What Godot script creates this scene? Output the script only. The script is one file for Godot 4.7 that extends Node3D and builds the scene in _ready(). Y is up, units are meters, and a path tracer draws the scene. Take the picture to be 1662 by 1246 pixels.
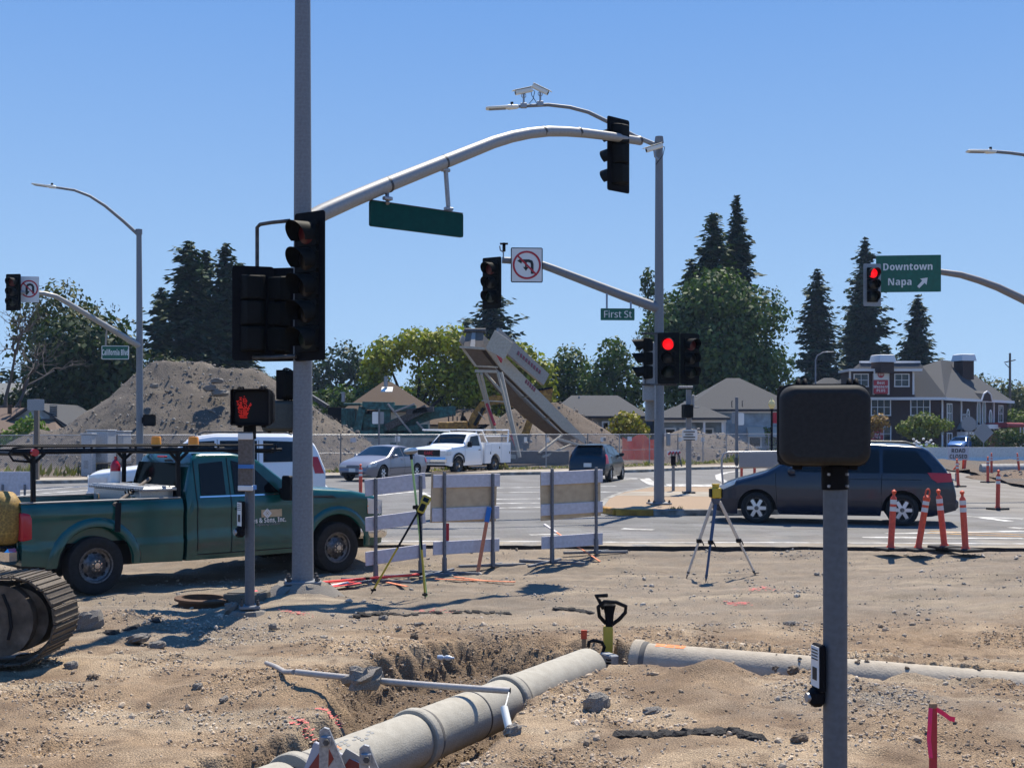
extends Node3D
# A road junction being rebuilt: dirt and pipes in front, signal poles, vehicles, stockpiles, houses and trees behind.
const FL := 2000.0
var rng := RandomNumberGenerator.new()
var org := {}
var used := {}
var M := {}
var n1 := FastNoiseLite.new()
var n2 := FastNoiseLite.new()
var n3 := FastNoiseLite.new()
var n4 := FastNoiseLite.new()

class MB:
	var v := PackedVector3Array()
	var n := PackedVector3Array()
	var c := PackedColorArray()
	var uv := PackedVector2Array()
	var tf := Transform3D()
	var col = null
	func tri(a: Vector3, b: Vector3, d: Vector3) -> void:
		a = tf * a; b = tf * b; d = tf * d
		var k := (d - a).cross(b - a)
		if k.length_squared() < 1e-16: return
		k = k.normalized()
		v.append(a); v.append(b); v.append(d)
		n.append(k); n.append(k); n.append(k)
		if col != null:
			c.append(col); c.append(col); c.append(col)
	func trin(a: Vector3, b: Vector3, d: Vector3, na: Vector3, nb: Vector3, nd: Vector3) -> void:
		a = tf * a; b = tf * b; d = tf * d
		na = tf.basis * na; nb = tf.basis * nb; nd = tf.basis * nd
		var k := (d - a).cross(b - a)
		if k.length_squared() < 1e-16: return
		if k.dot(na + nb + nd) < 0.0:
			var s := b; b = d; d = s
			s = nb; nb = nd; nd = s
		v.append(a); v.append(b); v.append(d)
		n.append(na.normalized()); n.append(nb.normalized()); n.append(nd.normalized())
		if col != null:
			c.append(col); c.append(col); c.append(col)
	func quad(a, b, d, e) -> void:
		tri(a, b, d); tri(a, d, e)
	func poly(p: Array) -> void:
		for i in range(1, p.size() - 1): tri(p[0], p[i], p[i + 1])
	func box(at: Vector3, size: Vector3, bs := Basis(), bev := 0.0) -> void:
		var h := size * 0.5
		if bev <= 0.0:
			var q := []
			for i in 8: q.append(at + bs * Vector3(h.x * (1 if i & 1 else -1), h.y * (1 if i & 2 else -1), h.z * (1 if i & 4 else -1)))
			for f in [[0, 2, 3, 1], [4, 5, 7, 6], [0, 1, 5, 4], [2, 6, 7, 3], [0, 4, 6, 2], [1, 3, 7, 5]]: quad(q[f[0]], q[f[1]], q[f[2]], q[f[3]])
			return
		bev = minf(bev, minf(h.x, minf(h.y, h.z)) * 0.9)
		var P := []
		for i in 8:
			var s := Vector3(1 if i & 1 else -1, 1 if i & 2 else -1, 1 if i & 4 else -1)
			var o := []
			for k in 3:
				var e := Vector3(h.x - bev, h.y - bev, h.z - bev)
				e[k] = h[k]
				o.append(at + bs * (s * e))
			P.append(o)
		for f in [[0, 2, 6, 4, 0], [1, 5, 7, 3, 0], [0, 4, 5, 1, 1], [2, 3, 7, 6, 1], [0, 1, 3, 2, 2], [4, 6, 7, 5, 2]]:
			quad(P[f[0]][f[4]], P[f[1]][f[4]], P[f[2]][f[4]], P[f[3]][f[4]])
		for e in [[0, 1, 1, 2], [2, 3, 1, 2], [4, 5, 1, 2], [6, 7, 1, 2], [0, 2, 0, 2], [1, 3, 0, 2], [4, 6, 0, 2], [5, 7, 0, 2], [0, 4, 0, 1], [1, 5, 0, 1], [2, 6, 0, 1], [3, 7, 0, 1]]:
			quad(P[e[0]][e[2]], P[e[1]][e[2]], P[e[1]][e[3]], P[e[0]][e[3]])
		for i in 8: tri(P[i][0], P[i][1], P[i][2])
	func bar(a: Vector3, b: Vector3, w: float, t: float, up := Vector3.UP, bev := 0.0) -> void:
		var x := (b - a).normalized()
		if absf(x.dot(up)) > 0.98: up = Vector3.FORWARD if absf(x.y) > 0.9 else Vector3.UP
		var z := x.cross(up).normalized()
		var y := z.cross(x)
		box((a + b) * 0.5, Vector3(a.distance_to(b), t, w), Basis(x, y, z), bev)
	func tube(p: Array, r, sides := 10, caps := true) -> void:
		var rings := []
		var nor := []
		var u := Vector3.ZERO
		for i in p.size():
			var t: Vector3 = (p[mini(i + 1, p.size() - 1)] - p[maxi(i - 1, 0)]).normalized()
			if i == 0:
				u = t.cross(Vector3.UP if absf(t.y) < 0.9 else Vector3.RIGHT).normalized()
			else:
				u = (u - t * u.dot(t)).normalized()
			var w := t.cross(u)
			var rr: float = r[i] if r is Array else r
			var a := PackedVector3Array()
			var b := PackedVector3Array()
			for k in sides + 1:
				var g := TAU * k / sides
				var d := u * cos(g) + w * sin(g)
				a.append(p[i] + d * rr); b.append(d)
			rings.append(a); nor.append(b)
		for i in p.size() - 1:
			for k in sides:
				trin(rings[i][k], rings[i][k + 1], rings[i + 1][k + 1], nor[i][k], nor[i][k + 1], nor[i + 1][k + 1])
				trin(rings[i][k], rings[i + 1][k + 1], rings[i + 1][k], nor[i][k], nor[i + 1][k + 1], nor[i + 1][k])
		if caps:
			for e in [0, p.size() - 1]:
				for k in range(1, sides - 1): tri(rings[e][0], rings[e][k], rings[e][k + 1])
	func cyl(a: Vector3, b: Vector3, r0: float, r1 := -1.0, sides := 12) -> void:
		tube([a, b], [r0, r0 if r1 < 0 else r1], sides)
	func loft(rings: Array, closed := true, caps := true, crease := 40.0) -> void:
		var from := v.size()
		var m: int = rings[0].size()
		for i in rings.size() - 1:
			for k in (m if closed else m - 1):
				var l := (k + 1) % m
				quad(rings[i][k], rings[i][l], rings[i + 1][l], rings[i + 1][k])
		if caps:
			for e in [0, rings.size() - 1]:
				for k in range(1, m - 1): tri(rings[e][0], rings[e][k], rings[e][k + 1])
		smooth(from, crease)
	func lathe(prof: Array, at: Vector3, bs := Basis(), sides := 20, crease := 40.0, arc := TAU, start := 0.0) -> void:
		var rings := []
		for p in prof:
			var a := PackedVector3Array()
			for k in (sides if arc >= TAU - 0.001 else sides + 1):
				var g := start + arc * k / sides
				a.append(at + bs * Vector3(cos(g) * maxf(p[0], 0.0001), p[1], sin(g) * maxf(p[0], 0.0001)))
			rings.append(a)
		loft(rings, arc >= TAU - 0.001, false, crease)
	func rr(at: Vector3, bs: Basis, rings: Array, crease := 40.0, seg := 4) -> void:   # rings of rounded rectangles: [z, w, h, r, (x, y)]
		var out := []
		for q in rings:
			var a := PackedVector3Array()
			var r: float = minf(q[3], minf(q[1], q[2]) * 0.499)
			for cn in 4:
				var cx: float = (q[1] * 0.5 - r) * (1 if cn == 0 or cn == 3 else -1)
				var cy: float = (q[2] * 0.5 - r) * (1 if cn < 2 else -1)
				for k in seg + 1:
					var g := PI / 2 * (cn + float(k) / seg)
					a.append(at + bs * Vector3(cx + r * cos(g) + (q[4] if q.size() > 4 else 0.0), cy + r * sin(g) + (q[5] if q.size() > 5 else 0.0), q[0]))
			out.append(a)
		loft(out, true, true, crease)
	func prism(p: PackedVector2Array, z0: float, z1: float, at := Vector3.ZERO, bs := Basis()) -> void:
		var ix := Geometry2D.triangulate_polygon(p)
		for zz in [z0, z1]:
			for i in range(0, ix.size(), 3): tri(at + bs * Vector3(p[ix[i]].x, p[ix[i]].y, zz), at + bs * Vector3(p[ix[i + 1]].x, p[ix[i + 1]].y, zz), at + bs * Vector3(p[ix[i + 2]].x, p[ix[i + 2]].y, zz))
		for i in p.size():
			var a := p[i]
			var b := p[(i + 1) % p.size()]
			quad(at + bs * Vector3(a.x, a.y, z0), at + bs * Vector3(b.x, b.y, z0), at + bs * Vector3(b.x, b.y, z1), at + bs * Vector3(a.x, a.y, z1))
	func rock(at: Vector3, s: Vector3, r: RandomNumberGenerator, rough := 0.3) -> void:
		var t := 1.618
		var q := []
		for a in [[-1, t, 0], [1, t, 0], [-1, -t, 0], [1, -t, 0], [0, -1, t], [0, 1, t], [0, -1, -t], [0, 1, -t], [t, 0, -1], [t, 0, 1], [-t, 0, -1], [-t, 0, 1]]:
			q.append(at + Vector3(a[0], a[1], a[2]).normalized() * s * r.randf_range(1.0 - rough, 1.0 + rough))
		for f in [[0, 11, 5], [0, 5, 1], [0, 1, 7], [0, 7, 10], [0, 10, 11], [1, 5, 9], [5, 11, 4], [11, 10, 2], [10, 7, 6], [7, 1, 8], [3, 9, 4], [3, 4, 2], [3, 2, 6], [3, 6, 8], [3, 8, 9], [4, 9, 5], [2, 4, 11], [6, 2, 10], [8, 6, 7], [9, 8, 1]]:
			tri(q[f[0]], q[f[1]], q[f[2]])
	func chunk(at: Vector3, s: Vector3, r: RandomNumberGenerator, rough := 0.22) -> void:   # a broken lump with many facets
		var q := []
		for i in 9:
			var row := PackedVector3Array()
			for k in 12:
				var d := Vector3(sin(PI * i / 8) * cos(TAU * k / 12), cos(PI * i / 8), sin(PI * i / 8) * sin(TAU * k / 12))
				var m := maxf(absf(d.x), maxf(absf(d.y), absf(d.z)))
				var w: float = lerpf(1.0, 0.62 / m + 0.2, 0.55) * (r.randf_range(1.0 - rough, 1.0 + rough) if i > 0 and i < 8 else 0.9)
				row.append(at + d * s * w)
			q.append(row)
		loft(q, true, false, 18.0)
	func smooth(from: int, crease: float) -> void:
		var cs := cos(deg_to_rad(crease))
		var d := {}
		for i in range(from, v.size()):
			var k := Vector3i((v[i] * 2000.0).round())
			if d.has(k): d[k].append(i)
			else: d[k] = [i]
		var o := n.duplicate()
		for k in d:
			var l: Array = d[k]
			if l.size() < 2: continue
			for i in l:
				var s := Vector3.ZERO
				for j in l:
					if n[i].dot(n[j]) > cs: s += n[j]
				o[i] = s.normalized()
		n = o
	func mesh(off: Vector3, m: Material) -> ArrayMesh:
		var a := []
		a.resize(Mesh.ARRAY_MAX)
		if off != Vector3.ZERO:
			for i in v.size(): v[i] -= off
		a[Mesh.ARRAY_VERTEX] = v
		a[Mesh.ARRAY_NORMAL] = n
		if c.size() == v.size(): a[Mesh.ARRAY_COLOR] = c
		if uv.size() == v.size(): a[Mesh.ARRAY_TEX_UV] = uv
		var r := ArrayMesh.new()
		r.add_surface_from_arrays(Mesh.PRIMITIVE_TRIANGLES, a)
		r.surface_set_material(0, m)
		return r

func P(px: float, py: float, d: float) -> Vector3: return Vector3((px - 831.0) / FL * d, 2.0 - (py - 700.0) / FL * d, -d)
func PX(px: float, y: float, d: float) -> Vector3: return Vector3((px - 831.0) / FL * d, y, -d)
func G(px: float, py: float, y := 0.0) -> Vector3:
	var d := (2.0 - y) * FL / (py - 700.0)
	return PX(px, y, d)
func yaw(deg: float) -> Basis: return Basis(Vector3.UP, deg_to_rad(deg))
func lin(tab: Array, x: float) -> float:
	if x <= tab[0][0]: return tab[0][1]
	for i in range(1, tab.size()):
		if x <= tab[i][0]: return lerpf(tab[i - 1][1], tab[i][1], (x - tab[i - 1][0]) / maxf(tab[i][0] - tab[i - 1][0], 1e-6))
	return tab[-1][1]
func numbered(parent: Node, called: String) -> String:
	var key := "%d/%s" % [parent.get_instance_id(), called]
	used[key] = used.get(key, -1) + 1
	return called if used[key] == 0 else "%s_%03d" % [called, used[key]]
func thing(called: String, label: String, cat: String, at := Vector3.ZERO, group := "", world := true) -> Node3D:
	var o := Node3D.new()
	o.name = numbered(self, called)
	add_child(o, true)
	o.position = at
	org[o] = at if world else Vector3.ZERO
	tag(o, label, cat, group)
	return o
func tag(o: Node3D, label: String, cat: String, group := "", kind := "") -> void:
	if label: o.set_meta("label", label)
	if cat: o.set_meta("category", cat)
	if group: o.set_meta("group", group)
	if kind: o.set_meta("kind", kind)
func part(parent: Node3D, called: String, mb: MB, m: Material, label := "") -> MeshInstance3D:
	var o := MeshInstance3D.new()
	o.name = numbered(parent, called)
	org[o] = org.get(parent, Vector3.ZERO)
	o.mesh = mb.mesh(org[o], m)
	parent.add_child(o, true)
	if label: o.set_meta("label", label)
	return o
func solo(called: String, mb: MB, m: Material, label: String, cat: String, group := "", kind := "") -> MeshInstance3D:
	var lo := Vector3(INF, INF, INF)
	var hi := -lo
	for q in mb.v:
		lo = lo.min(q); hi = hi.max(q)
	var at := Vector3((lo.x + hi.x) / 2, lo.y, (lo.z + hi.z) / 2)
	var o := MeshInstance3D.new()
	o.name = numbered(self, called)
	add_child(o, true)
	o.mesh = mb.mesh(at, m)
	o.position = at
	org[o] = at
	tag(o, label, cat, group, kind)
	return o
func struct(called: String, mb: MB, m: Material, label := "", kind := "structure") -> MeshInstance3D:
	return solo(called, mb, m, label, "", "", kind)
func text(parent: Node3D, s: String, m: Material, at: Vector3, bs: Basis, size: float, font := "Droid Sans", called := "lettering", weight := 700, stretch := 1.0, depth := 0.012) -> MeshInstance3D:
	var t := TextMesh.new()
	var f := SystemFont.new()
	f.font_names = PackedStringArray([font])
	f.font_weight = weight
	t.font = f
	t.text = s
	t.font_size = 48
	t.pixel_size = size / 48.0 * 1.36
	t.depth = depth
	t.curve_step = 4.0
	t.material = m
	var o := MeshInstance3D.new()
	o.name = numbered(parent, called)
	o.mesh = t
	parent.add_child(o, true)
	o.transform = Transform3D(bs * Basis.from_scale(Vector3(stretch, 1, 1)), at - org.get(parent, Vector3.ZERO))
	return o
func noise_tex(freq: float, oct: int, lo: Color, hi: Color, sd := 1, size := 512, normal := 0.0, type := FastNoiseLite.TYPE_SIMPLEX_SMOOTH) -> NoiseTexture2D:
	var f := FastNoiseLite.new()
	f.noise_type = type
	f.seed = sd
	f.frequency = freq
	f.fractal_octaves = oct
	var t := NoiseTexture2D.new()
	t.width = size; t.height = size
	t.seamless = true
	t.noise = f
	if normal > 0.0:
		t.as_normal_map = true
		t.bump_strength = normal
	else:
		var g := Gradient.new()
		g.set_color(0, lo); g.set_color(1, hi)
		t.color_ramp = g
	return t
func mat(called: String, c: Color, rough := 0.7, metal := 0.0, tex: Texture2D = null, sc := 1.0, nrm: Texture2D = null, ns := 0.5) -> StandardMaterial3D:
	var m := StandardMaterial3D.new()
	m.resource_name = called
	m.albedo_color = c.linear_to_srgb()
	m.roughness = rough
	m.metallic = metal
	m.cull_mode = BaseMaterial3D.CULL_DISABLED
	if tex: m.albedo_texture = tex
	if nrm:
		m.normal_enabled = true
		m.normal_texture = nrm
		m.normal_scale = ns
	if tex or nrm:
		m.uv1_triplanar = true
		m.uv1_world_triplanar = true
		m.uv1_scale = Vector3(sc, sc, sc)
	M[called] = m
	return m
func materials() -> void:
	var G1 := Color(0.72, 0.72, 0.72)
	var blot := noise_tex(0.012, 4, Color(0.8, 0.8, 0.8), Color.WHITE, 3)
	var galv := noise_tex(0.035, 4, Color(0.7, 0.71, 0.73), Color.WHITE, 4)
	var grime := noise_tex(0.01, 6, Color(0.5, 0.48, 0.45), Color.WHITE, 5)
	var speck := noise_tex(0.07, 5, Color(0.40, 0.37, 0.34), Color(1.0, 1.0, 1.0), 6, 1024)
	var soft := noise_tex(0.02, 5, Color(0.86, 0.85, 0.84), Color.WHITE, 16)
	var tint := noise_tex(0.004, 5, Color(0.78, 0.76, 0.74), Color.WHITE, 7, 1024)
	var nfine := noise_tex(0.06, 5, G1, G1, 8, 1024, 10.0)
	var nmed := noise_tex(0.02, 5, G1, G1, 9, 512, 6.0)
	var wood := noise_tex(0.02, 4, Color(0.75, 0.7, 0.65), Color.WHITE, 10)
	mat("dirt", Color(1.06, 1.02, 0.95), 0.95, 0, speck, 0.8, nfine, 1.3).vertex_color_use_as_albedo = true
	mat("soil", Color(0.30, 0.235, 0.17), 0.95, 0, speck, 0.5, nfine, 1.0)
	mat("pile", Color.WHITE, 0.95, 0, speck, 0.22, nfine, 1.0).vertex_color_use_as_albedo = true
	mat("pebble", Color.WHITE, 0.9).vertex_color_use_as_albedo = true
	mat("asphalt", Color.WHITE, 0.85, 0, tint, 0.12, nfine, 0.35).vertex_color_use_as_albedo = true
	mat("asphalt_old", Color(0.055, 0.052, 0.05), 0.95, 0, speck, 1.0, nfine, 1.0)
	mat("tar", Color(0.10, 0.10, 0.10), 0.8, 0, tint, 0.2)
	mat("paint_white", Color(0.72, 0.72, 0.7), 0.7, 0, grime, 0.35)
	mat("paint_yellow", Color(0.72, 0.36, 0.04), 0.7, 0, grime, 0.4)
	mat("walk", Color(0.36, 0.32, 0.26), 0.9, 0, tint, 0.2, nfine, 0.3)
	mat("island_top", Color(0.60, 0.44, 0.29), 0.9, 0, speck, 0.5, nfine, 0.3)
	mat("kerb", Color(0.42, 0.41, 0.38), 0.9, 0, grime, 0.5)
	mat("concrete", Color(0.42, 0.40, 0.36), 0.88, 0, blot, 0.7, nfine, 0.35)
	mat("barrier_concrete", Color(0.72, 0.70, 0.64), 0.85, 0, soft, 0.6)
	mat("mortar", Color(0.13, 0.125, 0.115), 0.9, 0, soft, 2.0)
	mat("pipe_dusty", Color(0.42, 0.365, 0.285), 0.9, 0, soft, 0.7, nfine, 0.3)
	mat("concrete_pipe", Color(0.39, 0.365, 0.305), 0.85, 0, soft, 0.9, nfine, 0.25)
	mat("concrete_chunk", Color(0.42, 0.395, 0.355), 0.92, 0, speck, 1.3, nfine, 1.0)
	mat("galv", Color(0.21, 0.225, 0.245), 0.6, 0.2, soft, 2.2)
	mat("galv_dark", Color(0.11, 0.125, 0.145), 0.6, 0.1, soft, 2.2)
	mat("case_dusty", Color(0.034, 0.034, 0.034), 0.7, 0, soft, 3.0).metallic_specular = 0.25
	mat("conduit", Color(0.42, 0.39, 0.36), 0.6, 0, soft, 2.0)
	mat("box_concrete", Color(0.25, 0.23, 0.19), 0.9, 0, speck, 1.0)
	mat("galv_arm", Color(0.34, 0.345, 0.345), 0.5, 0.25, soft, 2.2)
	mat("pole_brown", Color(0.26, 0.235, 0.22), 0.6, 0.2, soft, 2.0)
	mat("steel", Color(0.42, 0.43, 0.45), 0.45, 0.6, galv, 2.0)
	mat("dark_steel", Color(0.12, 0.12, 0.125), 0.55, 0.4, grime, 1.5)
	mat("post_steel", Color(0.20, 0.205, 0.22), 0.6, 0.3, galv, 3.0)
	mat("chrome", Color(0.75, 0.75, 0.76), 0.12, 1.0)
	mat("black", Color(0.014, 0.014, 0.015), 0.5)
	mat("black_matte", Color(0.009, 0.009, 0.011), 0.7, 0, blot, 2.0)
	mat("housing", Color(0.011, 0.012, 0.012), 0.6, 0, blot, 2.0)
	for k in ["black_matte", "housing", "black"]: M[k].metallic_specular = 0.2
	mat("housing_grey", Color(0.055, 0.065, 0.06), 0.6, 0, blot, 2.0)
	mat("rubber", Color(0.018, 0.018, 0.019), 0.85, 0, grime, 3.0)
	mat("rubber_dusty", Color(0.05, 0.046, 0.042), 0.9, 0, grime, 3.0)
	mat("glass", Color(0.004, 0.005, 0.006), 0.05)
	M.glass.metallic_specular = 0.38
	mat("glass_rear", Color(0.006, 0.009, 0.009), 0.08).metallic_specular = 0.12
	mat("glass_blue", Color(0.008, 0.014, 0.02), 0.05)
	mat("lens_red", Color(0.09, 0.008, 0.008), 0.3)
	mat("lens_amber", Color(0.008, 0.006, 0.005), 0.35)
	mat("lens_green", Color(0.004, 0.014, 0.012), 0.35)
	mat("lens_lit", Color(0.8, 0.02, 0.03), 0.4)
	M.lens_lit.emission_enabled = true
	M.lens_lit.emission = Color(1.0, 0.06, 0.10)
	M.lens_lit.emission_energy_multiplier = 0.6
	mat("hand_lit", Color(0.25, 0.02, 0.01), 0.5)
	M.hand_lit.emission_enabled = true
	M.hand_lit.emission = Color(1.0, 0.16, 0.06)
	M.hand_lit.emission_energy_multiplier = 0.28
	mat("sign_green", Color(0.0, 0.12, 0.075), 0.45, 0, blot, 1.0)
	mat("sign_green_dark", Color(0.004, 0.065, 0.055), 0.4, 0, blot, 1.0)
	M.sign_green_dark.metallic_specular = 0.2
	mat("sign_white", Color(0.68, 0.68, 0.66), 0.5)
	mat("barrier_red", Color(0.20, 0.03, 0.02), 0.6)
	mat("barrier_grey", Color(0.36, 0.36, 0.40), 0.6)
	mat("sign_red", Color(0.40, 0.015, 0.03), 0.5)
	mat("sign_black", Color(0.012, 0.012, 0.014), 0.6)
	mat("sign_back", Color(0.36, 0.37, 0.38), 0.5, 0.4, galv, 2.0)
	mat("orange", Color(0.78, 0.085, 0.03), 0.55, 0, blot, 2.0)
	mat("orange_lath", Color(0.86, 0.27, 0.12), 0.7, 0, wood, 3.0)
	mat("red_plastic", Color(0.72, 0.035, 0.03), 0.5)
	mat("reflect", Color(0.55, 0.54, 0.52), 0.5)
	mat("board", Color(0.56, 0.55, 0.60), 0.7, 0, soft, 1.2)
	mat("plywood", Color(0.56, 0.42, 0.26), 0.8, 0, soft, 0.6)
	mat("wood", Color(0.34, 0.24, 0.15), 0.85, 0, wood, 2.0)
	mat("wood_grey", Color(0.17, 0.15, 0.135), 0.9, 0, wood, 2.0)
	mat("green_paint", Color(0.003, 0.085, 0.073), 0.24, 0.1, blot, 0.6)
	M.green_paint.clearcoat_enabled = true
	M.green_paint.clearcoat = 0.5
	M.green_paint.clearcoat_roughness = 0.15
	mat("white_paint", Color(0.72, 0.73, 0.74), 0.3)
	mat("silver_paint", Color(0.19, 0.19, 0.225), 0.32, 0.4)
	mat("black_paint", Color(0.005, 0.006, 0.009), 0.25)
	mat("blue_paint", Color(0.006, 0.012, 0.032), 0.25, 0.0, blot, 0.6)
	mat("bright_blue", Color(0.03, 0.12, 0.34), 0.25, 0.3)
	for k in ["white_paint", "silver_paint", "black_paint", "blue_paint", "bright_blue"]:
		M[k].clearcoat_enabled = true
		M[k].clearcoat = 0.35
		M[k].clearcoat_roughness = 0.08
	mat("tail_red", Color(0.42, 0.012, 0.025), 0.15)
	mat("headlamp", Color(0.62, 0.64, 0.66), 0.12, 0.3)
	mat("amber", Color(0.85, 0.26, 0.02), 0.25)
	mat("beacon", Color(0.9, 0.36, 0.03), 0.3)
	M.beacon.backlight_enabled = true
	M.beacon.backlight = Color(0.6, 0.3, 0.1)
	mat("seam", Color(0.006, 0.007, 0.008), 0.8)
	mat("rim_alloy", Color(0.60, 0.60, 0.62), 0.3, 0.6)
	mat("rim_steel", Color(0.22, 0.22, 0.23), 0.4, 0.6, grime, 4.0)
	mat("plate", Color(0.6, 0.6, 0.58), 0.5)
	mat("aluminium", Color(0.62, 0.61, 0.58), 0.35, 0.5, galv, 3.0)
	mat("yellow_plastic", Color(0.50, 0.33, 0.02), 0.5)
	mat("yellow_machine", Color(0.52, 0.27, 0.035), 0.5, 0, grime, 0.6)
	mat("teal_machine", Color(0.03, 0.17, 0.16), 0.6, 0, grime, 0.5)
	mat("cream_machine", Color(0.46, 0.42, 0.34), 0.6, 0, soft, 0.6)
	mat("faded_red", Color(0.22, 0.06, 0.08), 0.7)
	mat("grey_machine", Color(0.33, 0.32, 0.30), 0.6, 0, soft, 0.6)
	mat("belt", Color(0.15, 0.125, 0.105), 0.85, 0, tint, 0.6)
	mat("pole_green", Color(0.36, 0.55, 0.20), 0.5)
	mat("white_plastic", Color(0.75, 0.74, 0.66), 0.45)
	mat("tripod_blue", Color(0.05, 0.07, 0.12), 0.45, 0.2)
	mat("tripod_silver", Color(0.55, 0.5, 0.44), 0.5, 0.2)
	mat("tape_blue", Color(0.04, 0.16, 0.42), 0.6)
	mat("pink", Color(0.80, 0.03, 0.13), 0.7)
	mat("rust", Color(0.22, 0.12, 0.065), 0.85, 0, speck, 1.5, nfine, 0.8)
	mat("track_steel", Color(0.17, 0.14, 0.105), 0.6, 0.35, speck, 1.2, nmed, 0.6)
	mat("track_frame", Color(0.15, 0.12, 0.09), 0.8, 0, grime, 0.8, nmed, 0.4)
	mat("spray_pink", Color(0.75, 0.16, 0.16), 0.95)
	mat("spray_orange", Color(0.85, 0.27, 0.1), 0.9)
	mat("stencil", Color(0.25, 0.25, 0.24), 0.9)
	mat("bottle", Color(0.42, 0.47, 0.52), 0.25)
	mat("bark", Color(0.10, 0.075, 0.055), 0.95, 0, speck, 0.6, nfine, 1.0)
	mat("bark_grey", Color(0.085, 0.072, 0.062), 0.95)
	mat("leaf", Color.WHITE, 0.65).vertex_color_use_as_albedo = true
	M.leaf.backlight_enabled = true
	M.leaf.backlight = Color(0.62, 0.72, 0.34)
	M.leaf.metallic_specular = 0.35
	mat("needle", Color.WHITE, 0.7).vertex_color_use_as_albedo = true
	M.needle.backlight_enabled = true
	M.needle.backlight = Color(0.42, 0.5, 0.3)
	M.needle.metallic_specular = 0.3
	mat("roof_grey", Color(0.038, 0.042, 0.050), 0.9, 0, soft, 0.5)
	mat("roof_lgrey", Color(0.20, 0.205, 0.20), 0.9, 0, soft, 0.5)
	mat("roof_brown", Color(0.135, 0.08, 0.045), 0.9, 0, speck, 0.35)
	mat("roof_tan", Color(0.26, 0.18, 0.135), 0.9, 0, speck, 0.35)
	mat("roof_orange", Color(0.24, 0.12, 0.06), 0.9, 0, speck, 0.35)
	mat("wall_blue", Color(0.28, 0.36, 0.43), 0.85, 0, tint, 0.3)
	mat("wall_pale", Color(0.42, 0.50, 0.55), 0.85, 0, tint, 0.3)
	mat("wall_grey", Color(0.30, 0.30, 0.28), 0.85, 0, tint, 0.3)
	mat("wall_cream", Color(0.55, 0.52, 0.42), 0.85, 0, tint, 0.3)
	mat("wall_brown", Color(0.075, 0.035, 0.028), 0.85, 0, speck, 0.5)
	mat("wall_cedar", Color(0.25, 0.10, 0.045), 0.85, 0, wood, 0.5)
	mat("trim_white", Color(0.66, 0.66, 0.66), 0.6)
	mat("awning_red", Color(0.22, 0.02, 0.03), 0.8)
	mat("awning_tan", Color(0.4, 0.34, 0.28), 0.8)
	mat("net_orange", Color(0.95, 0.17, 0.07, 0.92), 0.8)
	M.net_orange.transparency = BaseMaterial3D.TRANSPARENCY_ALPHA
	mat("globe", Color(0.75, 0.58, 0.24), 0.3)
	mat("cabinet", Color(0.50, 0.52, 0.54), 0.5, 0.2, galv, 1.0)
	# chain link: woven wire drawn as an alpha texture, for a fence about fifty metres off
	var im := Image.create(64, 64, true, Image.FORMAT_RGBA8)
	for y in 64:
		for x in 64:
			var a := absi(posmod(x + y, 64) - 32)
			var b := absi(posmod(x - y, 64) - 32)
			im.set_pixel(x, y, Color(1, 1, 1, 1.0 if mini(a, b) < 4 else 0.0))
	im.generate_mipmaps()
	var link := mat("chain_link", Color(0.40, 0.40, 0.41), 0.6, 0.2)
	link.albedo_texture = ImageTexture.create_from_image(im)
	link.transparency = BaseMaterial3D.TRANSPARENCY_ALPHA
func _ready() -> void:
	rng.seed = 7
	n4.noise_type = FastNoiseLite.TYPE_CELLULAR
	for q in [[n1, 11, 0.55], [n2, 12, 2.6], [n3, 13, 9.0], [n4, 14, 4.5]]:
		q[0].seed = q[1]; q[0].frequency = q[2]; q[0].fractal_octaves = 3
	var cam := Camera3D.new()
	cam.name = "camera"
	cam.position = Vector3(0, 2, 0)
	cam.set_frustum(1246.0 / FL * 0.1, Vector2(0, 77.0 / FL * 0.1), 0.1, 4000.0)
	add_child(cam)
	cam.current = true
	var env := Environment.new()
	env.background_mode = Environment.BG_SKY
	var sm := ProceduralSkyMaterial.new()
	sm.sky_top_color = Color(0.125, 0.40, 0.705)
	sm.sky_horizon_color = Color(0.585, 0.70, 0.805)
	sm.sky_curve = 0.23
	sm.ground_bottom_color = Color(0.45, 0.40, 0.34)
	sm.ground_horizon_color = Color(0.66, 0.68, 0.68)
	sm.sun_angle_max = 4.0
	var sky := Sky.new()
	sky.sky_material = sm
	env.sky = sky
	env.tonemap_mode = Environment.TONE_MAPPER_LINEAR
	env.tonemap_exposure = 1.6
	env.sdfgi_enabled = true
	env.ssao_enabled = true
	env.ssil_enabled = true
	env.fog_enabled = true
	env.fog_density = 0.0002
	env.fog_light_color = Color(0.72, 0.82, 0.95)
	var we := WorldEnvironment.new()
	we.name = "world"
	we.environment = env
	add_child(we)
	var sun := DirectionalLight3D.new()
	sun.name = "sun"
	sun.light_energy = 1.6
	sun.light_color = Color(1.0, 0.965, 0.90)
	sun.light_angular_distance = 0.5
	sun.shadow_enabled = true
	add_child(sun)
	sun.look_at_from_position(Vector3.ZERO, Vector3(-0.2, -1.0, 0.54))
	materials()
	setting()
	pipes()
	signals()
	vehicles()
	near_things()
	site()
	houses()
	trees()
	details()

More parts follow.
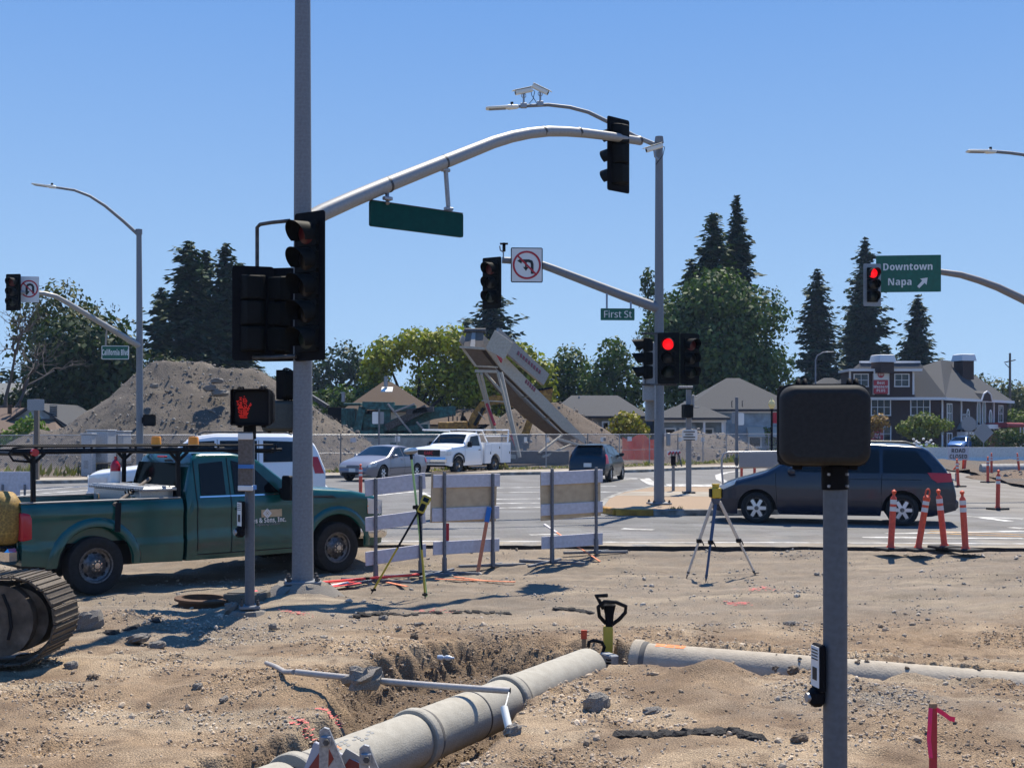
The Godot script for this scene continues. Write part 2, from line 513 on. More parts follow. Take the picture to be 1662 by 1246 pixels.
func edge_d(x: float) -> float: return 21.75 - 0.05 * (x + 2.6) + 0.12 * n1.get_noise_2d(x * 3.0, 40.0)
const PA := Vector2(-1.42, 7.9)
const PB := Vector2(0.78, 12.2)
const PC := Vector2(1.22, 12.3)
const PD := Vector2(5.3, 10.7)
func ss(a: float, b: float, x: float) -> float: return smoothstep(a, b, x)
func gh(x: float, d: float) -> float:
	var h := lerpf(-0.27, -0.07, ss(2.0, 9.0, x))
	h = lerpf(-0.2, h, ss(11.0, 15.0, d))
	h += 0.05 * n1.get_noise_2d(x, d) + 0.022 * n2.get_noise_2d(x, d)
	var calm := ss(14.5, 17.0, d)
	var q := Vector2(x, d)
	# low humps
	h += 0.16 * exp(-q.distance_squared_to(Vector2(-4.6, 14.2)) / 0.8)
	h += 0.17 * exp(-q.distance_squared_to(Vector2(1.85, 11.0)) / 0.10)
	h += 0.10 * exp(-q.distance_squared_to(Vector2(-1.9, 10.6)) / 0.6)
	h += 0.14 * exp(-q.distance_squared_to(Vector2(-2.75, 15.8)) / 0.7)
	h += 0.12 * exp(-q.distance_squared_to(Vector2(-3.05, 14.6)) / 0.35)
	h += 0.10 * exp(-q.distance_squared_to(Vector2(3.0, 9.2)) / 1.6)
	# trench along the first pipe
	var dir := (PB - PA).normalized()
	var nr := Vector2(dir.y, -dir.x)
	var t := (q - PA).dot(dir)
	var u := (q - PA).dot(nr)
	var len := PA.distance_to(PB)
	if t > -4.0 and t < len + 1.2:
		var dep := 0.0
		var wob := 0.16 * n2.get_noise_2d(t * 1.2, 7.0) + 0.07 * n3.get_noise_2d(x, d)
		var fade := 1.0 - ss(len + 0.25, len + 1.0, t + wob)
		if u < 0.0:
			var w := lerpf(0.75, 2.0, ss(1.0, 3.2, t)) + wob
			var wall := ss(1.6, 3.0, t)
			var rag := 0.13 * n2.get_noise_2d(x * 1.4, d * 1.4) + 0.12 * n4.get_noise_2d(x, d) + 0.05 * n3.get_noise_2d(x, d)
			dep = lerpf(1.0 - ss(0.42, w, -u), 1.0 - ss(w - 0.55, w - 0.16, -u + rag), wall)
			dep = lerpf(dep, dep * 0.55 + 0.45 * (1.0 - ss(0.35, 0.9, -u + rag)), wall * 0.8)
		else:
			var w0 := lerpf(0.34, 0.10, ss(1.4, 2.8, t))
			var w1 := lerpf(0.85, 0.38, ss(1.4, 2.8, t)) + wob * 0.5
			dep = 1.0 - ss(w0, w1, u)
		h = lerpf(h, -0.78 + 0.05 * n2.get_noise_2d(x, d) + 0.03 * n3.get_noise_2d(x, d), clampf(dep, 0.0, 1.0) * fade)
	# second pipe: earth banked against its near side
	dir = (PD - PC).normalized()
	nr = Vector2(-dir.y, dir.x)
	t = (q - PC).dot(dir)
	u = (q - PC).dot(nr)
	if t > -0.3:
		var cover := ss(0.5, 1.7, t)
		if u < 0.0 and u > -1.0: h = lerpf(h, lerpf(-0.25, -0.215, ss(1.5, 3.0, t)) + 0.06 * n2.get_noise_2d(x, d), (1.0 - ss(0.25, 0.9, -u)) * cover)
		elif u >= 0.0 and u < 1.0: h = lerpf(h, -0.135 + 0.055 * n2.get_noise_2d(x * 1.3, d) + 0.02 * n3.get_noise_2d(x, d), 1.0 - ss(0.3, 0.9, u))
		if t < 1.7 and absf(u + 0.15) < 0.55: h = lerpf(h, minf(h, -0.52), (1.0 - ss(0.22, 0.55, absf(u + 0.15))) * (1.0 - cover))
	# roughness of clods, ruts
	var rq := 0.2 + 1.25 * ss(-0.12, 0.4, n1.get_noise_2d(x * 1.1 - 60.0, d * 1.1))
	h += rq * (lerpf(0.026, 0.010, calm) * n3.get_noise_2d(x, d) + lerpf(0.017, 0.004, calm) * n3.get_noise_2d(x * 2.7, d * 2.7))
	h = lerpf(h, -0.045, ss(19.9, 21.5, d) * 0.9)
	h += 0.04 * maxf(0.0, 1.0 - calm) * ss(-0.1, 0.5, n1.get_noise_2d(x * 1.3 + 33.0, d * 1.3)) * n4.get_noise_2d(x, d)
	h += 0.010 * exp(-pow((x - 4.6) / 1.5, 2.0) - pow((d - 12.9) / 0.55, 2.0)) * sign(sin(x * 34.0 + d * 6.0)) * sign(sin(d * 9.0) + 0.6)
	h += 0.018 * calm * sin(d * 5.0 + n1.get_noise_2d(x * 0.4, d) * 4.0)
	return h
func gcol(x: float, d: float, h: float) -> Color:
	var tan := Color(0.47, 0.35, 0.23)
	var pale := Color(0.63, 0.505, 0.36)
	var brown := Color(0.27, 0.185, 0.115)
	var grey := Color(0.40, 0.365, 0.315)
	var k := n1.get_noise_2d(x * 0.8 + 50.0, d * 0.8)
	var c := tan.lerp(pale, ss(-0.1, 0.45, k))
	c = c.lerp(brown, ss(-0.08, 0.3, n1.get_noise_2d(x * 1.6 - 20.0, d * 1.3)) * 0.6)
	var g := ss(13.4, 15.5, d + 0.9 * n1.get_noise_2d(x, d * 1.5 + 9.0)) * 0.75
	g = maxf(g, 0.8 * exp(-Vector2(x, d).distance_squared_to(Vector2(-3.4, 13.8)) / 1.4))
	g = maxf(g, 0.8 * exp(-Vector2(x * 0.7, d).distance_squared_to(Vector2(2.0, 9.9)) / 0.5))
	g = maxf(g, 0.7 * exp(-Vector2(x * 0.5, d).distance_squared_to(Vector2(2.4, 15.5)) / 2.0))
	c = c.lerp(grey, clampf(g + 0.25 * n2.get_noise_2d(x, d), 0.0, 0.9))
	c = c.lerp(Color(0.60, 0.52, 0.40), ss(0.15, 0.5, n1.get_noise_2d(x * 0.45 + 7.0, d * 1.4 - 30.0)) * 0.6)
	c = c.lerp(brown * 0.85, 0.55 * ss(0.1, 0.5, n2.get_noise_2d(x * 0.8 + 12.0, d * 0.8)) * (1.0 - ss(13.0, 15.0, d)))
	c *= 1.0 + 0.30 * ss(13.5, 16.0, d) * n1.get_noise_2d(x * 0.35, d * 3.2) + 0.16 * n2.get_noise_2d(x * 0.5, d * 1.5)
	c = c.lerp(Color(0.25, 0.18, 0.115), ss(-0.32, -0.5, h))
	return c * (1.07 + 0.16 * n3.get_noise_2d(x * 1.3, d * 1.3))
func ground_patch(mb: MB, x0: float, x1: float, d0: float, d1: float, st: float) -> void:
	var nx := int(round((x1 - x0) / st))
	var nd := int(round((d1 - d0) / st))
	var pts := []
	var cols := []
	for j in nd + 1:
		var a := PackedVector3Array()
		var b := PackedColorArray()
		for i in nx + 1:
			var x := x0 + (x1 - x0) * i / nx
			var d := d0 + (d1 - d0) * j / nd
			if d1 > 20.0: d = d0 + (edge_d(x) + 0.06 - d0) * j / nd
			var h := gh(x, d)
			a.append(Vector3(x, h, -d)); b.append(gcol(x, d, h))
		pts.append(a); cols.append(b)
	var nor := []
	for j in nd + 1:
		var a := PackedVector3Array()
		for i in nx + 1:
			var dx: Vector3 = pts[j][mini(i + 1, nx)] - pts[j][maxi(i - 1, 0)]
			var dd: Vector3 = pts[mini(j + 1, nd)][i] - pts[maxi(j - 1, 0)][i]
			a.append(dx.cross(dd).normalized())
		nor.append(a)
	for j in nd:
		for i in nx:
			for q in [[0, 0, 1, 1, 0, 1], [0, 0, 1, 0, 1, 1]]:
				for e in [[0, 1], [2, 3], [4, 5]]:
					var jj: int = j + q[e[0]]
					var ii: int = i + q[e[1]]
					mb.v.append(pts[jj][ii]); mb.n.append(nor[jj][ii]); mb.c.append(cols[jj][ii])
func strip(mb: MB, pts: Array, w: float, y: float) -> void:   # a painted line along points on the ground
	for i in pts.size() - 1:
		var a: Vector3 = pts[i]
		var b: Vector3 = pts[i + 1]
		a.y = y; b.y = y
		var s := (b - a).cross(Vector3.UP).normalized() * w * 0.5
		mb.quad(a - s, a + s, b + s, b - s)
func kerb(mb: MB, pts: Array, w: float, y0: float, y1: float) -> void:
	for i in pts.size() - 1:
		var a: Vector3 = pts[i]
		var b: Vector3 = pts[i + 1]
		a.y = (y0 + y1) / 2; b.y = a.y
		mb.bar(a, b + (b - a).normalized() * 0.02, w, y1 - y0, Vector3.UP, 0.02)
const KERB := [[-60.0, 38.0], [-25.0, 45.0], [-18.0, 47.0], [-9.0, 52.0], [-2.0, 55.5], [2.0, 57.5], [6.5, 60.5], [9.0, 64.0], [14.0, 67.5], [19.0, 72.0], [23.0, 78.0], [26.0, 90.0]]
func setting() -> void:
	var mb := MB.new()
	ground_patch(mb, -7.0, 7.0, 5.0, 14.0, 0.034)
	ground_patch(mb, -12.0, 12.6, 14.0, 21.7, 0.085)
	# the rest of the building ground, out of sight to the sides and behind
	mb.col = Color(0.45, 0.36, 0.26)
	for r in [[-70, -12, -40, 21.6], [12.6, 70, -40, 20.9], [-12, -7, -40, 14], [7, 12.6, -40, 14], [-7, 7, -40, 5]]:
		mb.quad(Vector3(r[0], -0.21, -r[2]), Vector3(r[1], -0.21, -r[2]), Vector3(r[1], -0.21, -r[3]), Vector3(r[0], -0.21, -r[3]))
	struct("dirt_ground", mb, M.dirt, "bare tan excavated ground with clods, gravel and a trench")
	# broad earth beyond the road, to the horizon
	mb = MB.new()
	mb.quad(Vector3(-2000, -0.03, -21.8), Vector3(2000, -0.03, -21.8), Vector3(2000, -0.03, -3000), Vector3(-2000, -0.03, -3000))
	struct("ground", mb, M.soil, "open earth beyond the road")
	# road: a sheet with a broken near edge and thickness
	mb = MB.new()
	var xs := []
	var x := -70.0
	while x < 75.0:
		xs.append(x)
		x += 0.12 if x > -13.0 and x < 13.0 else 4.0
	for i in xs.size() - 1:
		var a := Vector3(xs[i], 0, -edge_d(xs[i]))
		var b := Vector3(xs[i + 1], 0, -edge_d(xs[i + 1]))
		var fa := Vector3(xs[i], 0, -lin(KERB, xs[i]))
		var fb := Vector3(xs[i + 1], 0, -lin(KERB, xs[i + 1]))
		var ds := [0.0, 0.35, 0.8, 1.5, 2.6, 5.0, 9.0, 16.0, 60.0]
		for k in 8:
			var q := []
			for e in [[a, fa, k], [b, fb, k], [b, fb, k + 1], [a, fa, k + 1]]: q.append((e[0] as Vector3).move_toward(e[1], ds[e[2]]))
			var m: Vector3 = (q[0] + q[2]) * 0.5
			var dust := clampf(exp(-ds[k] * 1.3) * (0.75 + 1.2 * n1.get_noise_2d(m.x * 1.5, m.z * 2.0)), 0.0, 0.85) + 0.35 * ss(10.0, 16.0, m.x + n1.get_noise_2d(m.x, m.z) * 3.0)
			var worn := 1.0 + 0.22 * n1.get_noise_2d(m.x * 0.12, m.z * 1.1) + 0.1 * n2.get_noise_2d(m.x * 0.3, m.z)
			mb.col = (Color(0.15, 0.15, 0.15) * worn).lerp(Color(0.33, 0.28, 0.21), minf(dust, 0.9))
			mb.quad(q[0], q[1], q[2], q[3])
	struct("road", mb, M.asphalt, "grey asphalt junction with worn white lane markings")
	mb = MB.new()
	for i in xs.size() - 1:
		var a := Vector3(xs[i], -0.003, -edge_d(xs[i]) + 0.002)
		var b := Vector3(xs[i + 1], -0.003, -edge_d(xs[i + 1]) + 0.002)
		var l := 0.04 + 0.05 * absf(n3.get_noise_1d(xs[i] * 3.0))
		mb.quad(a, b, b + Vector3(0, -0.4, l), a + Vector3(0, -0.4, l))
	struct("road_edge", mb, M.asphalt_old, "broken cut edge of the asphalt")
	# markings
	mb = MB.new()
	var e1 := []
	for i in 40: e1.append(Vector3(-13.0 + i * 0.72, 0, -edge_d(-13.0 + i * 0.72) - 0.75))
	strip(mb, e1, 0.13, 0.004)
	for l in [[700, 793, 1000, 789], [690, 800, 1004, 798], [760, 811, 965, 808], [740, 818, 960, 815], [760, 825, 980, 822], [1000, 779, 1045, 776], [590, 806, 680, 797], [20, 798, 150, 788], [0, 806, 170, 793], [1565, 838, 1662, 842], [1440, 866, 1662, 862], [1400, 872, 1662, 874], [1640, 856, 1662, 858], [960, 772, 1045, 777], [1010, 858, 1060, 860], [860, 868, 905, 867]]:
		strip(mb, [G(l[0], l[1]), G(l[2], l[3])], 0.24, 0.004)
	strip(mb, [G(1045, 776), G(1052, 781), G(1062, 786), G(1080, 790), G(1110, 793)], 0.45, 0.004)
	var nose := []
	for k in 9: nose.append(G(683 - 17 * sin(PI * k / 8) + 20.0 * (absf(k - 4) - 4) * -0.4, 806 - 7.0 * cos(PI * k / 8)))
	strip(mb, nose, 0.2, 0.004)
	for k in 7: strip(mb, [G(1088 + k * 14, 786), G(1100 + k * 15, 792)], 0.35, 0.004)
	strip(mb, [G(1086, 785), G(1185, 788)], 0.2, 0.004)
	strip(mb, [G(1086, 794), G(1185, 796)], 0.2, 0.004)
	strip(mb, [G(1200, 764), G(1178, 767), G(1166, 771), G(1168, 777), G(1178, 783), G(1190, 787)], 0.3, 0.004)
	strip(mb, [G(1595, 840), G(1640, 846)], 0.25, 0.004)
	struct("road_marking", mb, M.paint_white, "worn white lines painted on the asphalt")
	mb = MB.new()
	for i in 9:
		var q := G(rng.randf_range(600, 1640), rng.randf_range(815, 872))
		var l := []
		for k in 12: l.append(q + Vector3(k * 0.45 - 2.5, 0, 0.5 * n1.get_noise_2d(q.x + k * 0.8, i * 9.0)))
		strip(mb, l, 0.035, 0.0022)
	for q in [[600, 868, 800, 866, 0.5], [1060, 846, 1330, 848, 0.9], [900, 790, 985, 789, 1.2]]: strip(mb, [G(q[0], q[1]), G(q[2], q[3])], q[4], 0.002)
	struct("road_patch", mb, M.tar, "darker sealed cracks and patches in the asphalt")
	mb = MB.new()
	strip(mb, [G(1510, 862), G(1700, 869)], 0.1, 0.0045)
	strip(mb, [G(1505, 865), G(1700, 872.5)], 0.1, 0.0045)
	struct("yellow_road_marking", mb, M.paint_yellow, "yellow centre line behind the minivan")
	# far kerb and pavement
	mb = MB.new()
	var kp := []
	for k in KERB: kp.append(Vector3(k[0], 0, -k[1]))
	kerb(mb, kp, 0.16, -0.1, 0.14)
	struct("kerb", mb, M.kerb)
	mb = MB.new()
	for i in kp.size() - 1:
		var s := Vector3(-0.55, 0, -1).normalized() * 2.6
		mb.quad(kp[i] + Vector3(0, 0.135, 0), kp[i + 1] + Vector3(0, 0.135, 0), kp[i + 1] + s + Vector3(0, 0.135, 0), kp[i] + s + Vector3(0, 0.135, 0))
	struct("pavement", mb, M.walk, "far pavement in front of the chain link fence")
	# traffic island
	mb = MB.new()
	var isl := [G(975, 831), G(1000, 836), G(1060, 837), G(1200, 836), G(1330, 832), G(1340, 806), G(1200, 797), G(1060, 796), G(1010, 806), G(985, 817)]
	var top := []
	for q in isl: top.append(Vector3(q.x, 0.14, q.z))
	mb.poly(top)
	struct("traffic_island", mb, M.island_top, "tan paved traffic island round the far signal pole")
	mb = MB.new()
	isl.append(isl[0])
	kerb(mb, isl.slice(2), 0.18, -0.05, 0.15)
	struct("island_kerb", mb, M.kerb)
	mb = MB.new()
	kerb(mb, isl.slice(0, 3), 0.18, -0.05, 0.152)
	kerb(mb, [G(978, 830.8), isl[0]], 0.18, -0.05, 0.152)
	struct("painted_island_kerb", mb, M.paint_yellow, "kerb of the island painted yellow")
	mb = MB.new()
	mb.poly([Vector3(0, 0.144, 0) + G(1000, 812), Vector3(0, 0.144, 0) + G(1200, 814), Vector3(0, 0.144, 0) + G(1330, 813), Vector3(0, 0.144, 0) + G(1330, 807), Vector3(0, 0.144, 0) + G(1200, 805.5), Vector3(0, 0.144, 0) + G(1025, 805)])
	struct("island_path", mb, M.walk, "grey strip of path across the island")
	# dirt field right of the road
	mb = MB.new()
	var rows := []
	for j in 34:
		var row := PackedVector3Array()
		for i in 40:
			var d := 31.0 + 52.0 * j / 33.0
			var w := (d - 24.0) * 0.32
			var xx := lerpf(lin([[31, 15.0], [45, 18.4], [60, 21.8], [83, 25.5]], d) + 0.5 * n1.get_noise_2d(d, 3.0), 60.0, i / 39.0)
			var hh := 0.02 + 0.20 * ss(0.0, 4.0, xx - 13.5 - w * 0.45) * (0.7 + n1.get_noise_2d(xx * 0.6, d * 0.4)) + 0.06 * n2.get_noise_2d(xx, d)
			row.append(Vector3(xx, maxf(hh, 0.012), -d))
		rows.append(row)
	for j in 33:
		for i in 39:
			mb.col = Color(0.27, 0.195, 0.13).lerp(Color(0.22, 0.19, 0.16), clampf(0.5 + n1.get_noise_2d(i * 1.3, j * 1.1), 0, 1))
			mb.quad(rows[j][i], rows[j][i + 1], rows[j + 1][i + 1], rows[j + 1][i])
	mb.smooth(0, 60.0)
	struct("dirt_field", mb, M.pile, "churned brown earth beyond the road works")
	# pebbles and clods lying on the bare ground
	var kinds := [[46000, 0.004, 0.017, "gravel"], [3600, 0.014, 0.045, "clods"], [90000, 0.005, 0.024, "earth_crumbs"]]
	for kd in kinds:
		var pm := MB.new()
		pm.rock(Vector3.ZERO, Vector3(1.0, 0.62, 0.85), rng, 0.25)
		var mm := MultiMesh.new()
		mm.transform_format = MultiMesh.TRANSFORM_3D
		mm.use_colors = true
		mm.mesh = pm.mesh(Vector3.ZERO, M.pebble)
		var buf := PackedFloat32Array()
		var cnt := 0
		for i in kd[0]:
			var d := 7.0 + 14.4 * pow(rng.randf(), 1.25)
			var xx := rng.randf_range(-0.5, 0.5) * d * 0.95
			var dens := n1.get_noise_2d(xx * 1.1 + 90.0, d * 1.1) + 0.6 * n2.get_noise_2d(xx, d + 60.0)
			var y := gh(xx, d)
			if kd[0] > 80000:
				if d > 14.5: d = 7.0 + rng.randf() * 7.5
				y = gh(xx, d)
				if n1.get_noise_2d(xx * 1.1 - 60.0, d * 1.1) < rng.randf_range(-0.15, 0.3) and y > -0.33: continue
			elif dens < rng.randf_range(-0.1, 0.55): continue
			var s := lerpf(kd[1], kd[2], pow(rng.randf(), 3.2)) * (0.8 + d * 0.02)
			var b := Basis.from_euler(Vector3(rng.randf() * 6, rng.randf() * 6, rng.randf() * 6)).scaled(Vector3(s, s * 0.8, s))
			y += s * 0.25
			for r in 3: buf.append_array(PackedFloat32Array([b.x[r], b.y[r], b.z[r], [xx, y, -d][r]]))
			var c := gcol(xx, d, -0.2).lerp(Color(0.40, 0.36, 0.31), rng.randf() * 0.7) * rng.randf_range(0.4, 0.98)
			if kd[3] != "gravel": c = gcol(xx, d, y) * rng.randf_range(0.6, 1.0)
			buf.append_array(PackedFloat32Array([c.r, c.g, c.b, 1.0]))
			cnt += 1
		mm.instance_count = cnt
		mm.buffer = buf
		var mi := MultiMeshInstance3D.new()
		mi.name = kd[3]
		mi.multimesh = mm
		add_child(mi)
		tag(mi, {"gravel": "loose stones scattered on the bare earth", "clods": "lumps of earth on the building ground"}.get(kd[3], "fine crumbs of broken earth"), "", "", "stuff")
func pipe_section(a: Vector3, b: Vector3, r: float, bell: bool, called_label: String, seam := -1.0, m0 := "concrete_pipe") -> Node3D:
	# a concrete pipe from its bell end (a) to its other end (b), hollow
	var len := a.distance_to(b)
	var y := (b - a).normalized()
	var x := y.cross(Vector3.UP).normalized()
	var bs := Basis(x, y, x.cross(y))
	var o := thing("concrete_pipe", called_label, "concrete pipe", a + Vector3(0, -r, 0), "concrete drain pipes in the trench")
	var mb := MB.new()
	var ri := r * 0.76
	var pr := [[ri, 0.0]]
	if bell: pr.append_array([[r * 1.10, 0.0], [r * 1.14, 0.012], [r * 1.14, 0.075], [r * 1.05, 0.10], [r, 0.125]])
	else: pr.append_array([[r * 0.99, 0.0], [r, 0.008]])
	var m := 14
	for i in m: pr.append([r + 0.0012 * sin(i * 2.3), lerpf(0.14, len - 0.012, float(i + 1) / m)])
	pr.append_array([[r * 0.985, len], [ri, len], [ri, 0.0]])
	mb.lathe(pr, a, bs, 40, 35.0)
	part(o, "barrel", mb, M[m0])
	if bell:
		mb = MB.new()
		mb.lathe([[r * 1.05, 0.092], [r * 1.075, 0.10], [r * 1.055, 0.135], [r * 0.99, 0.15]], a, bs, 40, 35.0)
		part(o, "joint_mortar", mb, M.mortar)
	if seam > 0.0:
		mb = MB.new()
		mb.lathe([[r - 0.01, seam - 0.009], [r + 0.0035, seam - 0.008], [r + 0.0035, seam + 0.008], [r - 0.01, seam + 0.009]], a, bs, 40)
		part(o, "joint_band", mb, M.dark_steel)
	return o
func pipes() -> void:
	var r := 0.205
	var q := func(t: float, y: float) -> Vector3:
		var v2 := PA.lerp(PB, t)
		return Vector3(v2.x, y, -v2.y)
	var ya := -0.30
	var yb := -0.34
	var yy := func(t: float) -> Vector3: return q.call(t, lerpf(ya, yb, t))
	# joints measured along the run: near end, first collar, second collar, far end
	var j := [0.0, 0.305, 0.615, 0.985]
	var a: Node3D = pipe_section(yy.call(-0.42), yy.call(-0.02), r, true, "concrete pipe nearest the camera, cut off by the bottom of the view")
	var b: Node3D = pipe_section(yy.call(0.0), yy.call(j[1] - 0.004), r, true, "concrete pipe with stencilled lettering and an orange chalk mark")
	pipe_section(yy.call(j[1]), yy.call(j[2] - 0.004), r, true, "concrete pipe crossed by the thin plastic conduit", 0.9)
	pipe_section(yy.call(j[2]), yy.call(j[3]), r, true, "concrete pipe whose open far end meets the digging tool")
	# stencil and chalk on the second one: on its upper left flank
	var dirv: Vector3 = (yy.call(1.0) - yy.call(0.0)).normalized()
	var side := dirv.cross(Vector3.UP).normalized()
	var mb := MB.new()
	for k in 3:
		for i in 9:
			if rng.randf() < 0.25: continue
			var g := deg_to_rad(62.0 + k * 8.0)
			var nrm := Vector3.UP * sin(g) + side * cos(g)
			var tan := nrm.cross(dirv)
			var at: Vector3 = yy.call(0.07) + dirv * (0.05 + i * 0.055) + nrm * (r + 0.002)
			mb.quad(at, at + dirv * 0.035, at + dirv * 0.035 + tan * 0.018, at + tan * 0.018)
	part(b, "stencil_marks", mb, M.stencil).set_meta("kind", "stuff")
	mb = MB.new()
	for i in 12:
		var g := deg_to_rad(lerpf(112.0, 62.0, i / 12.0))
		var g2 := deg_to_rad(lerpf(112.0, 62.0, (i + 1) / 12.0))
		var p1: Vector3 = yy.call(0.085) + (Vector3.UP * sin(g) + side * cos(g)) * (r + 0.0025)
		var p2: Vector3 = yy.call(0.085) + (Vector3.UP * sin(g2) + side * cos(g2)) * (r + 0.0025)
		mb.quad(p1, p1 + dirv * 0.02, p2 + dirv * 0.02, p2)
	part(b, "chalk_mark", mb, M.spray_orange)
	# second run, mostly buried
	var c := Vector3(PC.x, -0.32, -PC.y)
	var d := Vector3(PD.x, -0.375, -PD.y)
	var pc := pipe_section(c, c.lerp(d, 0.40), 0.215, true, "half buried concrete pipe with a bell end and orange chalk mark", -1.0, "pipe_dusty")
	pipe_section(c.lerp(d, 0.403), c.lerp(d, 1.2), 0.215, true, "half buried concrete pipe running to the right behind the pole", -1.0, "pipe_dusty")
	mb = MB.new()
	var dv := (d - c).normalized()
	var sd := dv.cross(Vector3.UP).normalized()
	for i in 6:
		for k in 3:
			var g := deg_to_rad(70.0 + k * 9.0 + rng.randf() * 4)
			var g2 := g + deg_to_rad(8.0)
			var s := 0.22 + i * 0.05 + rng.randf() * 0.02
			var e1 := c + dv * s + (Vector3.UP * sin(g) + sd * cos(g)) * 0.2175
			var e2 := c + dv * s + (Vector3.UP * sin(g2) + sd * cos(g2)) * 0.2175
			mb.quad(e1, e1 + dv * 0.045, e2 + dv * 0.045, e2)
	part(pc, "chalk_mark", mb, M.spray_orange)

func tl(n: int, at: Vector3, yw: float, label: String, lit := -1, plate: String = "housing", visor_rot := 0.0, group := "") -> Node3D:
	# a traffic light facing +z before its turn; at is its middle
	var s := 0.35
	var hh := n * s
	var o := thing("traffic_light", label, "traffic light", at - Vector3(0, hh / 2, 0), group, false)
	o.basis = yaw(yw)
	var mb := MB.new()
	mb.rr(Vector3(0, hh / 2, -0.04), Basis(), [[-0.004, 0.56, hh + 0.24, 0.04], [0.004, 0.56, hh + 0.24, 0.04]], 30.0)
	part(o, "backplate", mb, M[plate])
	for i in n:
		var y := hh - s * (i + 0.5)
		mb = MB.new()
		mb.rr(Vector3(0, y, 0), Basis(), [[-0.22, 0.17, 0.28, 0.03], [-0.20, 0.22, 0.315, 0.03], [-0.10, 0.33, 0.34, 0.02], [0.0, 0.345, 0.345, 0.02], [0.02, 0.335, 0.335, 0.02]], 28.0)
		for k in [-1, 1]: mb.cyl(Vector3(0.185, y + 0.11 * k, -0.02), Vector3(0.185, y + 0.11 * k, 0.03), 0.012, -1, 6)
		var h := part(o, "signal_section", mb, M.housing)
		mb = MB.new()
		mb.lathe([[0.001, 0.045], [0.07, 0.036], [0.12, 0.018], [0.145, 0.0]], Vector3(0, y, 0.024), Basis(Vector3.RIGHT, Vector3.BACK, Vector3.DOWN), 20)
		var lm: String = "lens_red" if i == 0 else ("lens_amber" if i == 1 else ("lens_green" if i == n - 1 else "lens_amber"))
		part(h, "lens", mb, M.lens_lit if i == lit else M[lm])
		mb = MB.new()
		var r0 := []
		var r1 := []
		for k in 19:
			var g := deg_to_rad(-35.0 + 250.0 * k / 18.0)
			var dep := 0.12 + 0.19 * clampf(0.5 + 0.5 * sin(g), 0.0, 1.0)
			r0.append(Vector3(cos(g) * 0.16, y + sin(g) * 0.16, 0.02))
			r1.append(Vector3(cos(g) * 0.157, y + sin(g) * 0.157 - 0.02, 0.02 + dep))
		mb.loft([PackedVector3Array(r0), PackedVector3Array(r1)], false, false, 60.0)
		part(h, "visor", mb, M.housing)
	return o
func lamp_head(o: Node3D, at: Vector3, dirv: Vector3, size := 1.0) -> void:
	var z := dirv.normalized()
	var x := Vector3.UP.cross(z).normalized()
	var bs := Basis(x, z.cross(x), z)
	var mb := MB.new()
	mb.rr(at, bs, [[0.0, 0.09 * size, 0.07 * size, 0.03], [0.05 * size, 0.16 * size, 0.12 * size, 0.05], [0.30 * size, 0.26 * size, 0.13 * size, 0.05], [0.34 * size, 0.30 * size, 0.08 * size, 0.03], [0.95 * size, 0.30 * size, 0.06 * size, 0.02], [1.0 * size, 0.24 * size, 0.04 * size, 0.02]], 35.0)
	var h := part(o, "lamp_head", mb, M.white_plastic)
	mb = MB.new()
	mb.cyl(at + bs * Vector3(0, 0.06 * size, 0.2 * size), at + bs * Vector3(0, 0.15 * size, 0.2 * size), 0.045 * size)
	part(h, "photocell", mb, M.black)
	mb = MB.new()
	mb.box(at + bs * Vector3(0, -0.038 * size, 0.65 * size), Vector3(0.22, 0.012, 0.5) * size, bs)
	part(h, "light_panel", mb, M.sign_back)
func base_plate(o: Node3D, at: Vector3, r: float, pr: float, m: String) -> void:
	var mb := MB.new()
	mb.box(at + Vector3(0, 0.02, 0), Vector3(r * 2, 0.04, r * 2), yaw(12), 0.008)
	var bp := part(o, "base_plate", mb, M[m])
	for i in 4:
		mb = MB.new()
		var q := at + yaw(12) * Vector3(r * 0.78 * (1 if i & 1 else -1), 0, r * 0.78 * (1 if i & 2 else -1))
		mb.cyl(q, q + Vector3(0, 0.11, 0), pr * 0.09 + 0.008, -1, 8)
		mb.lathe([[0.0, 0.085], [pr * 0.16 + 0.012, 0.08], [pr * 0.16 + 0.012, 0.045], [0.0, 0.04]], q, Basis(), 6, 10)
		part(bp, "anchor_bolt", mb, M.dark_steel)
func sign_board(called: String, label: String, at: Vector3, bs: Basis, w: float, h: float, face: String, border := "", r := 0.04, back := "sign_back") -> Node3D:
	var o := thing(called, label, "sign", at - Vector3(0, h / 2, 0), "", true)
	var mb := MB.new()
	mb.rr(at, bs, [[-0.012, w, h, r], [0.0, w, h, r]], 30.0)
	part(o, "panel", mb, M[back if border == "" else border])
	mb = MB.new()
	var k := 0.0 if border == "" else 0.025
	mb.rr(at, bs, [[0.001, w - k * 2, h - k * 2, maxf(r - k, 0.005)], [0.004, w - k * 2, h - k * 2, maxf(r - k, 0.005)]], 30.0)
	part(o, "sign_face", mb, M[face])
	return o
func ring_bar(o: Node3D, at: Vector3, bs: Basis, r: float, w: float) -> void:   # the red circle with its slash
	var mb := MB.new()
	mb.lathe([[r - w, 0.0], [r - w, 0.005], [r, 0.005], [r, 0.0]], at + bs * Vector3(0, 0, 0.006), bs * Basis(Vector3.RIGHT, Vector3.BACK, Vector3.DOWN), 32)
	mb.box(at + bs * Vector3(0, 0, 0.0095), Vector3(2 * r - w, w * 0.9, 0.005), bs * Basis(Vector3.BACK, deg_to_rad(-45)))
	part(o, "prohibition_ring", mb, M.sign_red)
